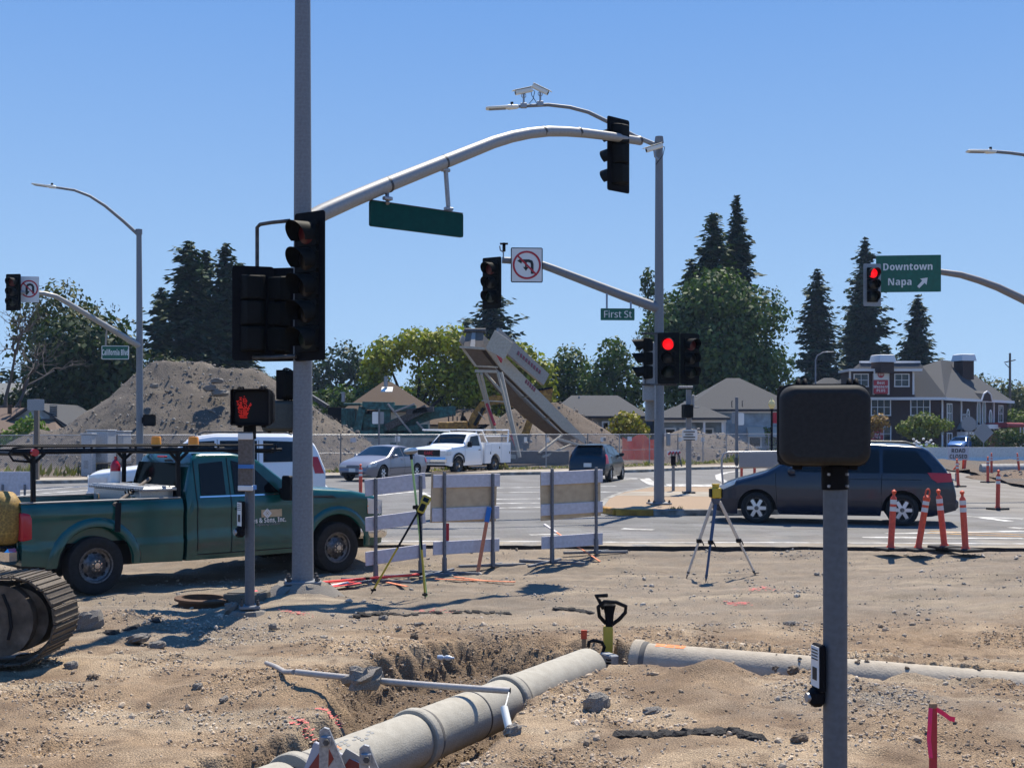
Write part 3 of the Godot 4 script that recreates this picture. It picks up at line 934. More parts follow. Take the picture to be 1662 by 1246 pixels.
func ped_head(o: Node3D, at: Vector3, yw: float, m: String, hand := false, s := 1.0) -> MeshInstance3D:
	var bs := yaw(yw)
	var mb := MB.new()
	mb.rr(at, bs, [[-0.16 * s, 0.37 * s, 0.33 * s, 0.05], [-0.155 * s, 0.41 * s, 0.37 * s, 0.06], [-0.13 * s, 0.45 * s, 0.405 * s, 0.07], [-0.08 * s, 0.465 * s, 0.42 * s, 0.075], [0.0, 0.465 * s, 0.42 * s, 0.07]], 50.0, 7)
	mb.rr(at, bs, [[0.002, 0.485 * s, 0.44 * s, 0.07], [0.018, 0.485 * s, 0.44 * s, 0.07]], 30.0, 7)
	mb.rr(at, bs, [[0.022, 0.475 * s, 0.43 * s, 0.07], [0.05, 0.475 * s, 0.43 * s, 0.07]], 30.0, 7)
	var h := part(o, "signal_head", mb, M[m])
	mb = MB.new()
	for k in [-0.34, 0.26]:
		for e in [-0.018, 0.018]:
			var cx: float = (k + e * 2.2) * 0.44 * s
			var p := []
			for i in 7:
				var g := PI * i / 6
				p.append(at + bs * Vector3(cx, (0.205 + 0.035 * sin(g)) * s, (0.0 + 0.05 * cos(g)) * s))
			mb = MB.new()
			mb.tube(p, 0.011 * s, 6)
			part(h, "latch", mb, M.black_matte)
	for k in [-0.34, 0.3]:
		mb = MB.new()
		mb.box(at + bs * Vector3(k * 0.45 * s, -0.222 * s, 0.015), Vector3(0.05, 0.03, 0.05) * s, bs, 0.006)
		part(h, "hinge", mb, M.black_matte)
	mb = MB.new()
	mb.rr(at, bs, [[0.045, 0.40 * s, 0.36 * s, 0.03], [0.052, 0.40 * s, 0.36 * s, 0.03]], 30.0)
	part(h, "display", mb, M.black)
	# tunnel visor
	mb = MB.new()
	for q in [[0.0, 0.205, 0.45, 0.014], [0.0, -0.205, 0.45, 0.014], [-0.225, 0.0, 0.014, 0.40], [0.225, 0.0, 0.014, 0.40]]: mb.box(at + bs * Vector3(q[0] * s, q[1] * s, 0.09 * s), Vector3(q[2] * s, q[3] * s, 0.09 * s), bs, 0.004)
	part(h, "visor", mb, M.black_matte)
	if hand:
		mb = MB.new()
		var pts := PackedVector2Array()
		for q in [[-0.028, -0.13], [0.045, -0.13], [0.07, -0.03], [0.105, 0.03], [0.088, 0.045], [0.05, 0.0], [0.045, 0.10], [0.026, 0.10], [0.020, 0.02], [0.012, 0.135], [-0.008, 0.135], [-0.010, 0.02], [-0.026, 0.125], [-0.044, 0.12], [-0.040, 0.01], [-0.062, 0.08], [-0.078, 0.075], [-0.062, -0.04], [-0.05, -0.09]]: pts.append(Vector2(q[0] - 0.10, q[1]) * s)
		for i in 14:
			for k in 20:
				var q := Vector2(-0.185 + i * 0.015 + (0.0075 if k & 1 else 0.0), -0.135 + k * 0.0138) * s
				if Geometry2D.is_point_in_polygon(q, pts) and rng.randf() < 0.86: mb.box(at + bs * Vector3(q.x, q.y, 0.056), Vector3(0.0085, 0.0085, 0.006) * s, bs)
		part(h, "hand_symbol", mb, M.hand_lit)
	return h
func push_button(o: Node3D, at: Vector3, yw: float, k := 1.0) -> void:
	var bs := yaw(yw) * Basis.from_scale(Vector3(k, k, k))
	var mb := MB.new()
	mb.box(at + bs * Vector3(0, 0.06, 0.03), Vector3(0.15, 0.34, 0.05), bs, 0.012)
	mb.box(at + bs * Vector3(0, -0.15, 0.05), Vector3(0.12, 0.13, 0.11), bs, 0.03)
	var h := part(o, "push_button_box", mb, M.black_matte)
	mb = MB.new()
	mb.cyl(at + bs * Vector3(0, -0.15, 0.10), at + bs * Vector3(0, -0.15, 0.125), 0.035 * k)
	part(h, "button", mb, M.steel)
	mb = MB.new()
	mb.box(at + bs * Vector3(0, 0.07, 0.058), Vector3(0.13, 0.29, 0.004), bs)
	var f := part(h, "instruction_plate", mb, M.sign_white)
	mb = MB.new()
	mb.box(at + bs * Vector3(0, 0.02, 0.062), Vector3(0.07, 0.09, 0.003), bs)
	part(h, "plate_print", mb, M.sign_black)
	mb = MB.new()
	for i in 4: mb.box(at + bs * Vector3(0, 0.19 - i * 0.022, 0.062), Vector3(0.10, 0.008, 0.003), bs)
	part(h, "plate_print", mb, M.sign_black)
func arrow2(mb: MB, at: Vector3, bs: Basis, pts: Array) -> void:
	var p := PackedVector2Array()
	for q in pts: p.append(Vector2(q[0], q[1]))
	mb.prism(p, 0.006, 0.009, at, bs)

func signals() -> void:
	var mb := MB.new()
	# 1. the great signal pole with its curved arm
	var b0 := PX(491, -0.06, 16.75)
	var o := thing("signal_pole", "tall galvanised signal pole with a long curved mast arm beside the green pickup", "signal pole", b0)
	mb.tube([b0 + Vector3(0, 0.03, 0), b0 + Vector3(0, 3.0, 0), b0 + Vector3(0, 5.5, 0), b0 + Vector3(0, 10.5, 0)], [0.147, 0.128, 0.118, 0.092], 24)
	part(o, "pole", mb, M.galv)
	base_plate(o, b0, 0.24, 0.15, "galv")
	mb = MB.new()
	var pr := [[0.0, 0.01], [0.34, 0.0], [0.40, -0.05], [0.52, -0.16], [0.66, -0.30]]
	var from := 0
	mb.lathe(pr, b0, Basis(), 26, 25)
	for i in mb.v.size():
		var w := mb.v[i]
		var k := Vector2(w.x - b0.x, w.z - b0.z).length()
		if k > 0.2: mb.v[i] += Vector3(n2.get_noise_2d(w.x * 2, w.z * 2), n3.get_noise_2d(w.x, w.z) * 0.5, n2.get_noise_2d(w.z * 2, w.x * 2)) * 0.12
	mb.smooth(0, 20)
	part(o, "concrete_footing", mb, M.concrete_chunk)
	var ap := func(px: float, py: float) -> Vector3:
		var k := (px - 831.0) / FL
		var t := (k * 16.75 - b0.x) / (5.1 - 5.0 * k)
		return P(px, py, 16.75 + 5.0 * t)
	var arm := []
	var ar := []
	var ctrl := [[497, 359], [525, 344], [570, 324], [620, 303], [670, 283], [720, 263], [760, 247], [800, 231], [830, 222], [860, 216], [890, 213], [920, 213.5], [950, 216], [990, 221], [1040, 229]]
	for i in ctrl.size():
		arm.append(ap.call(ctrl[i][0], ctrl[i][1]))
		ar.append(lerpf(0.122, 0.072, float(i) / (ctrl.size() - 1)))
	mb = MB.new()
	mb.tube(arm, ar, 18)
	var am := part(o, "mast_arm", mb, M.galv_arm)
	mb = MB.new()
	for c in [[628, 300.5, 0.116], [719, 263.5, 0.105], [880, 214, 0.089], [938, 215, 0.084], [1036, 228.4, 0.078]]:
		var q: Vector3 = ap.call(c[0], c[1])
		var q2: Vector3 = ap.call(c[0] + 3, c[1] - 1.2)
		mb = MB.new()
		mb.tube([q, q2], c[2], 18)
		part(am, "joint_ring", mb, M.dark_steel)
	mb = MB.new()
	mb.tube([P(470, 358, 16.5), P(440, 361, 16.6), P(422, 364, 16.8), P(417, 369, 16.85), P(417, 400, 16.85), P(417, 440, 16.85)], 0.026, 10)
	part(o, "signal_bracket", mb, M.dark_steel)
	mb = MB.new()
	mb.tube([P(480, 578, 16.55), P(440, 580, 16.7), P(410, 580, 16.8)], 0.03, 8)
	part(o, "signal_bracket", mb, M.dark_steel)
	# arms that carry the green sign
	mb = MB.new()
	mb.cyl(ap.call(628, 312), P(629, 330, 17.65), 0.03)
	mb.box(P(629, 322, 17.65), Vector3(0.14, 0.05, 0.08), yaw(40), 0.01)
	part(o, "sign_hanger", mb, M.steel)
	mb = MB.new()
	mb.cyl(ap.call(723, 273), P(728, 342, 18.6), 0.035)
	for q in [P(728, 339, 18.6), ap.call(723, 276)]: mb.box(q, Vector3(0.14, 0.05, 0.08), yaw(40), 0.01)
	part(o, "sign_hanger", mb, M.steel)
	# the sign itself
	var sa := P(602, 346, 17.5)
	var sb := P(752, 362, 18.75)
	sa.y = 5.10; sb.y = 5.13
	var sx := (sb - sa).normalized()
	var sbs := Basis(sx, Vector3.UP, sx.cross(Vector3.UP))
	var sg := thing("street_name_sign", "long plain dark green street sign hanging from the big mast arm", "street sign", (sa + sb) / 2)
	mb = MB.new()
	mb.rr((sa + sb) / 2, sbs, [[-0.05, sa.distance_to(sb), 0.36, 0.03], [0.0, sa.distance_to(sb), 0.36, 0.03]], 30.0)
	part(sg, "sign_box", mb, M.sign_green_dark)
	mb = MB.new()
	mb.box((sa + sb) / 2 + Vector3(0, 0.185, 0) - sbs.z * 0.025, Vector3(sa.distance_to(sb) - 0.03, 0.012, 0.075), sbs)
	part(sg, "top_rail", mb, M.dark_steel)
	tl(5, P(499, 464, 16.45), -35, "five section traffic light at the front of the big signal pole", -1, "black_matte")
	tl(3, P(410, 509, 16.85), 197, "traffic light seen from behind, outermost on the bracket left of the big pole", -1, "black_matte")
	tl(3, P(455, 511, 17.05), 168, "traffic light seen from behind, half hidden behind the five section light", -1, "black_matte")
	tl(3, P(1001, 252, 21.55), 222, "traffic light seen from behind at the tip of the big mast arm", -1, "black_matte")
	var pd := thing("pedestrian_signal", "grey green pedestrian signal bolted to the big signal pole, seen from behind", "pedestrian signal", PX(455, 2.2, 16.85))
	ped_head(pd, P(453, 675, 16.95), 188, "housing_grey", false, 0.98)
	pd = thing("pedestrian_signal", "dark pedestrian signal on the big signal pole, seen edge on", "pedestrian signal", PX(466, 2.4, 17.0))
	ped_head(pd, P(466, 625, 17.05), -86, "housing", false, 0.95)
	# 2. the small pedestrian post by the pickup, with its lit red hand
	b0 = PX(405, -0.09, 14.55)
	o = thing("pedestrian_signal_post", "slim pedestrian signal post with a lit red hand in front of the pickup door", "pedestrian signal", b0)
	mb = MB.new()
	mb.tube([b0 + Vector3(0, 0.02, 0), b0 + Vector3(0, 2.2, 0)], 0.057, 18)
	part(o, "post", mb, M.galv_dark)
	base_plate(o, b0, 0.12, 0.06, "galv")
	mb = MB.new()
	mb.chunk(b0 + Vector3(0, -0.13, 0), Vector3(0.27, 0.14, 0.27), rng, 0.1)
	part(o, "concrete_footing", mb, M.concrete_chunk)
	mb = MB.new()
	mb.cyl(b0 + Vector3(0, 2.0, 0), b0 + Vector3(0, 2.16, 0), 0.075)
	part(o, "cap_collar", mb, M.black_matte)
	ped_head(o, P(411, 661, 14.5) + Vector3(0, 0, 0.02), -7, "black_matte", true)
	push_button(o, P(403, 843, 14.5) + Vector3(-0.05, 0, 0.03), -55, 0.95)
	mb = MB.new()
	mb.box(P(398, 749, 14.42), Vector3(0.185, 0.7, 0.02), yaw(-15), 0.006)
	var cov := part(o, "covered_sign", mb, M.wood_grey)
	mb = MB.new()
	for y in [708, 792]:
		mb = MB.new()
		mb.box(P(398, y, 14.41), Vector3(0.19, 0.075 if y < 750 else 0.06, 0.024), yaw(-15), 0.006)
		part(cov, "sign_edge", mb, M.sign_white)
	mb = MB.new()
	mb.box(P(399, 757, 14.405), Vector3(0.19, 0.045, 0.03), yaw(-15))
	part(cov, "blue_tape", mb, M.tape_blue)
	mb = MB.new()
	mb.box(P(406, 791, 14.45), Vector3(0.10, 0.05, 0.12), yaw(-15))
	part(cov, "blue_tape", mb, M.tape_blue)
	# 3. the near pedestrian post, seen from behind
	b0 = PX(1356, -0.22, 6.35)
	o = thing("pedestrian_signal_post", "large black pedestrian signal seen from behind, on the nearest post", "pedestrian signal", b0)
	mb = MB.new()
	mb.tube([b0, b0 + Vector3(0, 1.95, 0)], 0.061, 24)
	part(o, "post", mb, M.galv_dark)
	base_plate(o, b0, 0.12, 0.06, "galv")
	mb = MB.new()
	mb.cyl(P(1356, 794, 6.35), P(1355, 757, 6.35), 0.069, 0.067, 20)
	mb.cyl(P(1355, 760, 6.35), P(1355, 748, 6.35), 0.05, 0.05, 16)
	var cl := part(o, "cap_collar", mb, M.black_matte)
	for q in [[1342, 769], [1342, 788], [1370, 769], [1370, 788]]:
		mb = MB.new()
		var e := P(q[0], q[1], 6.35)
		var out := (e - PX(1356, e.y, 6.35))
		out = Vector3(out.x, 0, 0.055).normalized()
		mb.cyl(PX(1356, e.y, 6.35) + out * 0.06, PX(1356, e.y, 6.35) + out * 0.08, 0.008, -1, 6)
		part(cl, "bolt", mb, M.steel)
	ped_head(o, P(1337, 690, 6.32), 172, "case_dusty", false, 0.965)
	push_button(o, P(1342, 1103, 6.35) + Vector3(-0.02, 0.02, 0), -80, 0.72)
	# 4. the far island pole with two arms
	b0 = PX(1070, 0.15, 31.4)
	o = thing("signal_pole", "galvanised signal pole on the traffic island carrying two arms", "signal pole", b0)
	mb = MB.new()
	mb.tube([b0, b0 + Vector3(0, 4.0, 0), b0 + Vector3(0, 9.3, 0)], [0.135, 0.12, 0.095], 20)
	part(o, "pole", mb, M.galv)
	base_plate(o, b0, 0.26, 0.14, "galv")
	mb = MB.new()
	mb.cyl(b0 + Vector3(0, 9.2, 0), b0 + Vector3(0, 9.36, 0), 0.12, 0.10, 16)
	part(o, "pole_cap", mb, M.galv)
	mb = MB.new()
	mb.tube([P(1068, 500, 31.4), P(1010, 479, 31.3), P(950, 456, 31.15), P(900, 437, 31.0), P(878, 429, 30.95), P(850, 424, 30.9), P(815, 422, 30.85)], [0.13, 0.12, 0.11, 0.10, 0.095, 0.088, 0.08], 14)
	part(o, "mast_arm", mb, M.galv)
	mb = MB.new()
	mb.tube([P(1069, 237, 31.4), P(1030, 221, 31.3), P(990, 199, 31.2), P(955, 182, 31.1), P(925, 174, 31.0), P(890, 170, 30.95), P(840, 172.5, 30.9)], [0.06, 0.056, 0.052, 0.048, 0.046, 0.044, 0.04], 10)
	part(o, "lamp_arm", mb, M.galv)
	lamp_head(o, P(842, 173, 30.9), Vector3(-1, -0.06, 0.02), 0.83)
	mb = MB.new()
	mb.box(P(1055, 603, 31.5), Vector3(0.36, 1.5, 0.3), Basis(), 0.02)
	part(o, "equipment_box", mb, M.sign_back)
	mb = MB.new()
	mb.cyl(P(1063.5, 625, 31.2), P(1063.5, 680, 31.2), 0.022)
	part(o, "cable_conduit", mb, M.sign_back)
	mb = MB.new()
	mb.box(P(1085, 713, 31.3), Vector3(0.1, 0.34, 0.14), Basis(), 0.02)
	part(o, "button_box", mb, M.sign_back)
	for y in [541, 624]:
		mb = MB.new()
		mb.box(P(1070, y, 31.3), Vector3(0.9, 0.05, 0.05))
		part(o, "signal_bracket", mb, M.dark_steel)
	mb = MB.new()
	mb.box(P(1056, 650, 31.7), Vector3(0.26, 1.05, 0.22), Basis(), 0.02)
	part(o, "equipment_box", mb, M.sign_back)
	tl(3, P(797, 459, 30.8), -32, "traffic light at the tip of the island pole's straight arm")
	tl(3, P(1046, 582, 31.45), -97, "traffic light on the island pole turned left, seen edge on")
	tl(3, P(1085, 581, 31.15), -14, "traffic light showing red on the island pole", 0)
	tl(3, P(1121, 582, 31.25), 24, "unlit traffic light on the right side of the island pole")
	var cams := [[850, 148, -1.0, -0.28, "boxy white traffic camera tipped left on the lamp arm"], [877, 145, 1.0, -0.55, "white traffic camera tipped down to the right on the lamp arm"], [1062, 240, -1.0, -0.36, "white traffic camera at the top of the island pole"]]
	for c in cams:
		var cp := P(c[0], c[1], 30.9 if c[0] < 1000 else 31.1)
		var o2 := thing("traffic_camera", c[4], "camera", cp - Vector3(0, 0.3, 0))
		var z := Vector3(c[2], c[3], 0.25).normalized()
		var x := Vector3.UP.cross(z).normalized()
		var cb := Basis(x, z.cross(x), z)
		mb = MB.new()
		mb.rr(cp, cb, [[-0.22, 0.12, 0.11, 0.03], [0.22, 0.12, 0.11, 0.03], [0.225, 0.10, 0.09, 0.03], [0.19, 0.09, 0.08, 0.03]], 30)
		mb.box(cp + cb * Vector3(0, 0.07, 0.03), Vector3(0.14, 0.012, 0.52), cb, 0.004)
		part(o2, "camera_housing", mb, M.white_plastic)
		mb = MB.new()
		mb.cyl(cp + cb * Vector3(0, 0, 0.20), cp + cb * Vector3(0, 0, 0.228), 0.04)
		part(o2, "lens", mb, M.black)
		mb = MB.new()
		if c[0] < 1000:
			mb.cyl(cp + Vector3(0, -0.06, 0), cp + Vector3(0, -0.34, 0), 0.025, -1, 8)
			mb.lathe([[0.05, -0.015], [0.065, 0.0], [0.05, 0.015]], cp + Vector3(0, -0.11, 0), Basis(Vector3.RIGHT, Vector3.BACK, Vector3.DOWN), 12)
			mb.box(cp + Vector3(0, -0.36, 0), Vector3(0.16, 0.12, 0.12), Basis(), 0.01)
		else:
			mb.tube([cp + Vector3(0.0, -0.06, 0), cp + Vector3(0.02, -0.22, 0), cp + Vector3(0.12, -0.3, 0)], 0.025, 8)
		part(o2, "bracket", mb, M.steel)
		mb = MB.new()
		mb.tube([cp - z * 0.2, cp - z * 0.3 + Vector3(0, -0.06, 0), cp - z * 0.25 + Vector3(0, -0.25, 0), cp + Vector3(-0.04 * c[2], -0.42, 0)], 0.009, 6)
		part(o2, "cable", mb, M.black)
	o = thing("signal_detector", "small black detector standing on the arm above the island traffic light", "detector", P(817, 420, 30.85))
	mb = MB.new()
	mb.cyl(P(817, 421, 30.85), P(817, 408, 30.85), 0.018, -1, 8)
	mb.tube([P(811, 399, 30.85), P(812, 406, 30.85), P(817, 409, 30.85)], 0.018, 6)
	part(o, "stem", mb, M.steel)
	mb = MB.new()
	mb.rr(P(818, 401, 30.85), Basis(), [[-0.1, 0.08, 0.2, 0.02], [0.1, 0.08, 0.2, 0.02]], 30)
	mb.box(P(818, 395.5, 30.85), Vector3(0.2, 0.02, 0.2))
	part(o, "detector_body", mb, M.black_matte)
	# no-turn sign and street name on the island arm
	var bs := yaw(4)
	var at := P(855, 430, 30.7)
	o = sign_board("no_turn_sign", "white no left turn and no U-turn sign on the island pole's arm", at, bs, 0.80, 0.87, "sign_white", "sign_black", 0.04)
	ring_bar(o, at, bs, 0.355, 0.05)
	mb = MB.new()
	arrow2(mb, at, bs, [[0.10, -0.22], [0.17, -0.22], [0.17, 0.03], [0.14, 0.11], [0.06, 0.14], [-0.13, 0.14], [-0.13, 0.18], [-0.24, 0.10], [-0.13, 0.03], [-0.13, 0.07], [0.04, 0.07], [0.09, 0.05], [0.10, 0.0]])
	arrow2(mb, at, bs, [[-0.045, 0.07], [0.0, 0.07], [0.0, -0.05], [0.05, -0.05], [-0.022, -0.15], [-0.095, -0.05], [-0.045, -0.05]])
	part(o, "turn_arrows", mb, M.sign_black)
	at = P(1002.5, 510, 31.0)
	bs = yaw(3)
	o = sign_board("street_name_sign", "small green First St sign under the island pole's arm", at, bs, 0.86, 0.30, "sign_green", "", 0.02)
	o.set_meta("category", "street sign")
	text(o, "First St", M.sign_white, at + bs * Vector3(0, 0.0, 0.006), bs, 0.175, "Droid Sans", "lettering", 400, 1.0)
	mb = MB.new()
	for q in [[985, 476, 501], [1024, 490, 501]]:
		mb = MB.new()
		mb.cyl(P(q[0], q[1], 31.05), P(q[0], q[2], 31.0), 0.025, -1, 8)
		part(o, "hanger", mb, M.steel)
	# 5. left far pole
	b0 = PX(226.5, 0.12, 48)
	o = thing("signal_pole", "signal pole with a street lamp left of the earth stockpile", "signal pole", b0)
	mb = MB.new()
	mb.tube([b0, P(226, 560, 48), P(225, 373, 48)], [0.14, 0.125, 0.10], 16)
	mb.cyl(P(225, 380, 48), P(225, 372, 48), 0.13)
	part(o, "pole", mb, M.galv)
	mb = MB.new()
	mb.tube([P(226, 561, 48), P(200, 546, 47.3), P(150, 516, 46), P(110, 492, 45), P(90, 481, 44.5), P(70, 476, 44.2), P(20, 474, 43.6)], [0.12, 0.115, 0.105, 0.095, 0.09, 0.085, 0.08], 12)
	part(o, "mast_arm", mb, M.galv_arm)
	mb = MB.new()
	mb.tube([P(223, 380, 48), P(200, 359, 47.8), P(170, 334, 47.5), P(145, 318, 47.2), P(120, 308.5, 47), P(90, 304, 46.8)], [0.07, 0.065, 0.06, 0.055, 0.05, 0.045], 10)
	part(o, "lamp_arm", mb, M.galv)
	lamp_head(o, P(91, 304, 46.8), Vector3(-1, 0.14, 0.03), 0.92)
	tl(3, P(20, 474, 43.4), -8, "traffic light at the tip of the left pole's arm")
	at = P(46.5, 469.5, 43.8)
	bs = yaw(8)
	o = sign_board("no_turn_sign", "white no U-turn sign beside the left traffic light", at, bs, 0.68, 0.92, "sign_white", "", 0.03)
	ring_bar(o, at + Vector3(0, 0.02, 0), bs, 0.31, 0.05)
	mb = MB.new()
	arrow2(mb, at, bs, [[0.10, -0.16], [0.18, -0.16], [0.18, 0.10], [0.12, 0.19], [0.03, 0.22], [-0.06, 0.19], [-0.12, 0.10], [-0.12, -0.06], [-0.19, -0.06], [-0.08, -0.22], [0.03, -0.06], [-0.04, -0.06], [-0.04, 0.09], [0.0, 0.13], [0.06, 0.13], [0.10, 0.09]])
	part(o, "turn_arrow", mb, M.sign_black)
	at = P(186.5, 572, 47)
	bs = yaw(5)
	o = sign_board("street_name_sign", "small green California Blvd sign under the left pole's arm", at, bs, 1.02, 0.52, "sign_green", "sign_white", 0.03)
	o.set_meta("category", "street sign")
	text(o, "California Blvd", M.sign_white, at + bs * Vector3(0, 0.0, 0.006), bs, 0.22, "Droid Sans", "lettering", 600, 0.47)
	mb = MB.new()
	mb.cyl(P(173, 530, 46.6), P(171, 560, 46.9), 0.03, -1, 8)
	part(o, "hanger", mb, M.steel)
	pd = thing("pedestrian_signal", "small dark pedestrian signal on the left far pole", "pedestrian signal", PX(238, 2.2, 47.7))
	ped_head(pd, P(242, 682, 47.7), 10, "housing")
	mb = MB.new()
	mb.box(P(234, 682, 47.8), Vector3(0.2, 0.25, 0.1), Basis(), 0.02)
	part(pd, "bracket", mb, M.black_matte)
	# 6. right overhead sign, arm and lamp from a pole beyond the frame
	b0 = PX(1760, 0.0, 38.0)
	o = thing("signal_pole", "brown signal pole with the arm that carries the downtown sign", "signal pole", b0)
	mb = MB.new()
	mb.tube([b0, b0 + Vector3(0, 10.0, 0)], [0.15, 0.10], 16)
	part(o, "pole", mb, M.galv)
	mb = MB.new()
	mb.tube([P(1760, 541, 38), P(1700, 506, 38), P(1662, 486, 38), P(1620, 466, 38), P(1590, 455, 38), P(1560, 446, 38), P(1526, 441, 38), P(1410, 441, 38)], [0.15, 0.14, 0.125, 0.115, 0.105, 0.1, 0.09, 0.07], 14)
	part(o, "mast_arm", mb, M.pole_brown)
	mb = MB.new()
	mb.tube([P(1760, 300, 38), P(1710, 268, 38), P(1662, 251, 38), P(1640, 248, 38), P(1616, 246, 38)], 0.05, 10)
	part(o, "lamp_arm", mb, M.galv)
	lamp_head(o, P(1618, 246, 38), Vector3(-1, 0.02, 0.0), 0.92)
	at = P(1475, 444, 37.8)
	bs = yaw(-6)
	o = sign_board("direction_sign", "large green overhead sign reading Downtown Napa with an arrow", at, bs, 1.94, 1.13, "sign_green", "", 0.02)
	text(o, "Downtown", M.sign_white, at + bs * Vector3(-0.02, 0.21, 0.006), bs, 0.215, "Droid Sans", "lettering", 700, 1.0)
	text(o, "Napa", M.sign_white, at + bs * Vector3(-0.26, -0.25, 0.006), bs, 0.215, "Droid Sans", "lettering", 700, 1.0)
	mb = MB.new()
	arrow2(mb, at + bs * Vector3(0.42, -0.28, 0), bs, [[-0.16, -0.11], [-0.10, -0.17], [0.06, -0.01], [0.12, -0.07], [0.15, 0.15], [-0.07, 0.12], [-0.01, 0.06]])
	part(o, "arrow", mb, M.sign_white)
	tl(3, P(1417, 462, 37.4), 8, "traffic light with a red lens in front of the downtown sign", 0, "sign_back")
# ---- vehicles. Along the body s runs from the nose (0) to the tail; local x = len / 2 - s, y up, z to the right side
func prof(S: Dictionary, s: float) -> float:
	var b: float = S.get("blur", 0.05)
	return (lin(S.top, s - b) + lin(S.top, s) * 2.0 + lin(S.top, s + b)) * 0.25
func sidez(S: Dictionary, s: float, y: float) -> float:
	return S.w * lin(S.plan, s) * lin(S.side, y)
func sec(S: Dictionary, s: float) -> Array:
	var yt := prof(S, s)
	var yb: float = lin(S.bot, s)
	for wx in S.wheels:
		var dx: float = absf(s - wx)
		if dx < S.arch: yb = maxf(yb, S.wr + sqrt(S.arch * S.arch - dx * dx))
	var open: bool = S.has("bed") and s > S.bed
	var rc: float = 0.03 if open else S.rc
	var ys: float = maxf(yt - rc, yb + 0.04)
	var a := []
	for i in 19:
		var y: float = lerpf(yb, ys, i / 18.0)
		a.append(Vector3(S.len / 2 - s, y, sidez(S, s, y)))
	var zs := sidez(S, s, ys)
	if open:
		a.append(Vector3(S.len / 2 - s, yt, zs - 0.02))
		a.append(Vector3(S.len / 2 - s, yt, zs - 0.09))
		for i in 6: a.append(Vector3(S.len / 2 - s, lerpf(yt - 0.02, 0.72, i / 5.0), zs - 0.095))
		return a
	for i in range(1, 4):
		var g := i / 3.0 * PI / 2
		a.append(Vector3(S.len / 2 - s, ys + (yt - ys) * sin(g), zs - rc * (1 - cos(g))))
	var zt := zs - rc
	for i in range(1, 6):
		var k := 1.0 - i / 5.0
		a.append(Vector3(S.len / 2 - s, yt + S.get("crown", 0.035) * (1 - k * k), zt * k))
	return a
func body(S: Dictionary, s0: float, s1: float) -> MB:
	var st := []
	var s := s0
	while s < s1 - 0.03:
		st.append(s)
		s += 0.07
	st.append(s1)
	for wx in S.wheels:
		for k in 17:
			var q: float = wx + S.arch * cos(PI * k / 16.0) * 0.9995
			if q > s0 and q < s1: st.append(q)
	st.sort()
	var mb := MB.new()
	for sg in [1.0, -1.0]:
		var rings := []
		var last := -9.0
		for q in st:
			if q - last < 0.006: continue
			last = q
			var a := PackedVector3Array()
			for p in sec(S, q): a.append(p * Vector3(1, 1, sg))
			rings.append(a)
		var from := mb.v.size()
		for i in rings.size() - 1:
			for k in rings[0].size() - 1: mb.quad(rings[i][k], rings[i][k + 1], rings[i + 1][k + 1], rings[i + 1][k])
		for e in [0, rings.size() - 1]:
			var o := Vector3(rings[e][0].x, rings[e][0].y, 0)
			for k in rings[e].size() - 1: mb.tri(o, rings[e][k], rings[e][k + 1])
		mb.smooth(from, S.get("crease", 38.0))
	# weld the two halves' normals along the middle
	for i in mb.v.size():
		if absf(mb.v[i].z) < 0.001 and mb.n[i].y > 0.2: mb.n[i] = Vector3(mb.n[i].x, mb.n[i].y, 0).normalized()
	return mb
func sp(S: Dictionary, s: float, y: float, sg: float, off: float) -> Vector3:
	return Vector3(S.len / 2 - s, y, sg * (sidez(S, s, y) + off))
func side_poly(mb: MB, S: Dictionary, pts: Array, sg: float, off := 0.005) -> void:
	var p := PackedVector2Array()
	for i in pts.size():   # cut long edges so that the patch follows the body
		var a := Vector2(pts[i][0], pts[i][1])
		var b := Vector2(pts[(i + 1) % pts.size()][0], pts[(i + 1) % pts.size()][1])
		var m := maxi(1, int(a.distance_to(b) / 0.25))
		for k in m: p.append(a.lerp(b, float(k) / m))
	var ix := Geometry2D.triangulate_polygon(p)
	for i in range(0, ix.size(), 3): side_tri(mb, S, p[ix[i]], p[ix[i + 1]], p[ix[i + 2]], sg, off)
func side_tri(mb: MB, S: Dictionary, a: Vector2, b: Vector2, c: Vector2, sg: float, off: float) -> void:
	var l := [a.distance_to(b), b.distance_to(c), c.distance_to(a)]
	var m: float = l.max()
	if m < 0.10: mb.tri(sp(S, a.x, a.y, sg, off), sp(S, b.x, b.y, sg, off), sp(S, c.x, c.y, sg, off))
	elif m == l[0]: side_tri(mb, S, a, (a + b) / 2, c, sg, off); side_tri(mb, S, (a + b) / 2, b, c, sg, off)
	elif m == l[1]: side_tri(mb, S, a, b, (b + c) / 2, sg, off); side_tri(mb, S, a, (b + c) / 2, c, sg, off)
	else: side_tri(mb, S, a, b, (c + a) / 2, sg, off); side_tri(mb, S, (c + a) / 2, b, c, sg, off)
func side_line(mb: MB, S: Dictionary, pts: Array, w: float, sg: float, off := 0.007) -> void:
	for i in pts.size() - 1:
		var a := Vector2(pts[i][0], pts[i][1])
		var b := Vector2(pts[i + 1][0], pts[i + 1][1])
		var nn := (b - a).orthogonal().normalized() * w * 0.5
		var m := maxi(1, int(a.distance_to(b) / 0.06))
		for k in m:
			var c := a.lerp(b, float(k) / m)
			var d := a.lerp(b, float(k + 1) / m)
			mb.quad(sp(S, c.x - nn.x, c.y - nn.y, sg, off), sp(S, c.x + nn.x, c.y + nn.y, sg, off), sp(S, d.x + nn.x, d.y + nn.y, sg, off), sp(S, d.x - nn.x, d.y - nn.y, sg, off))
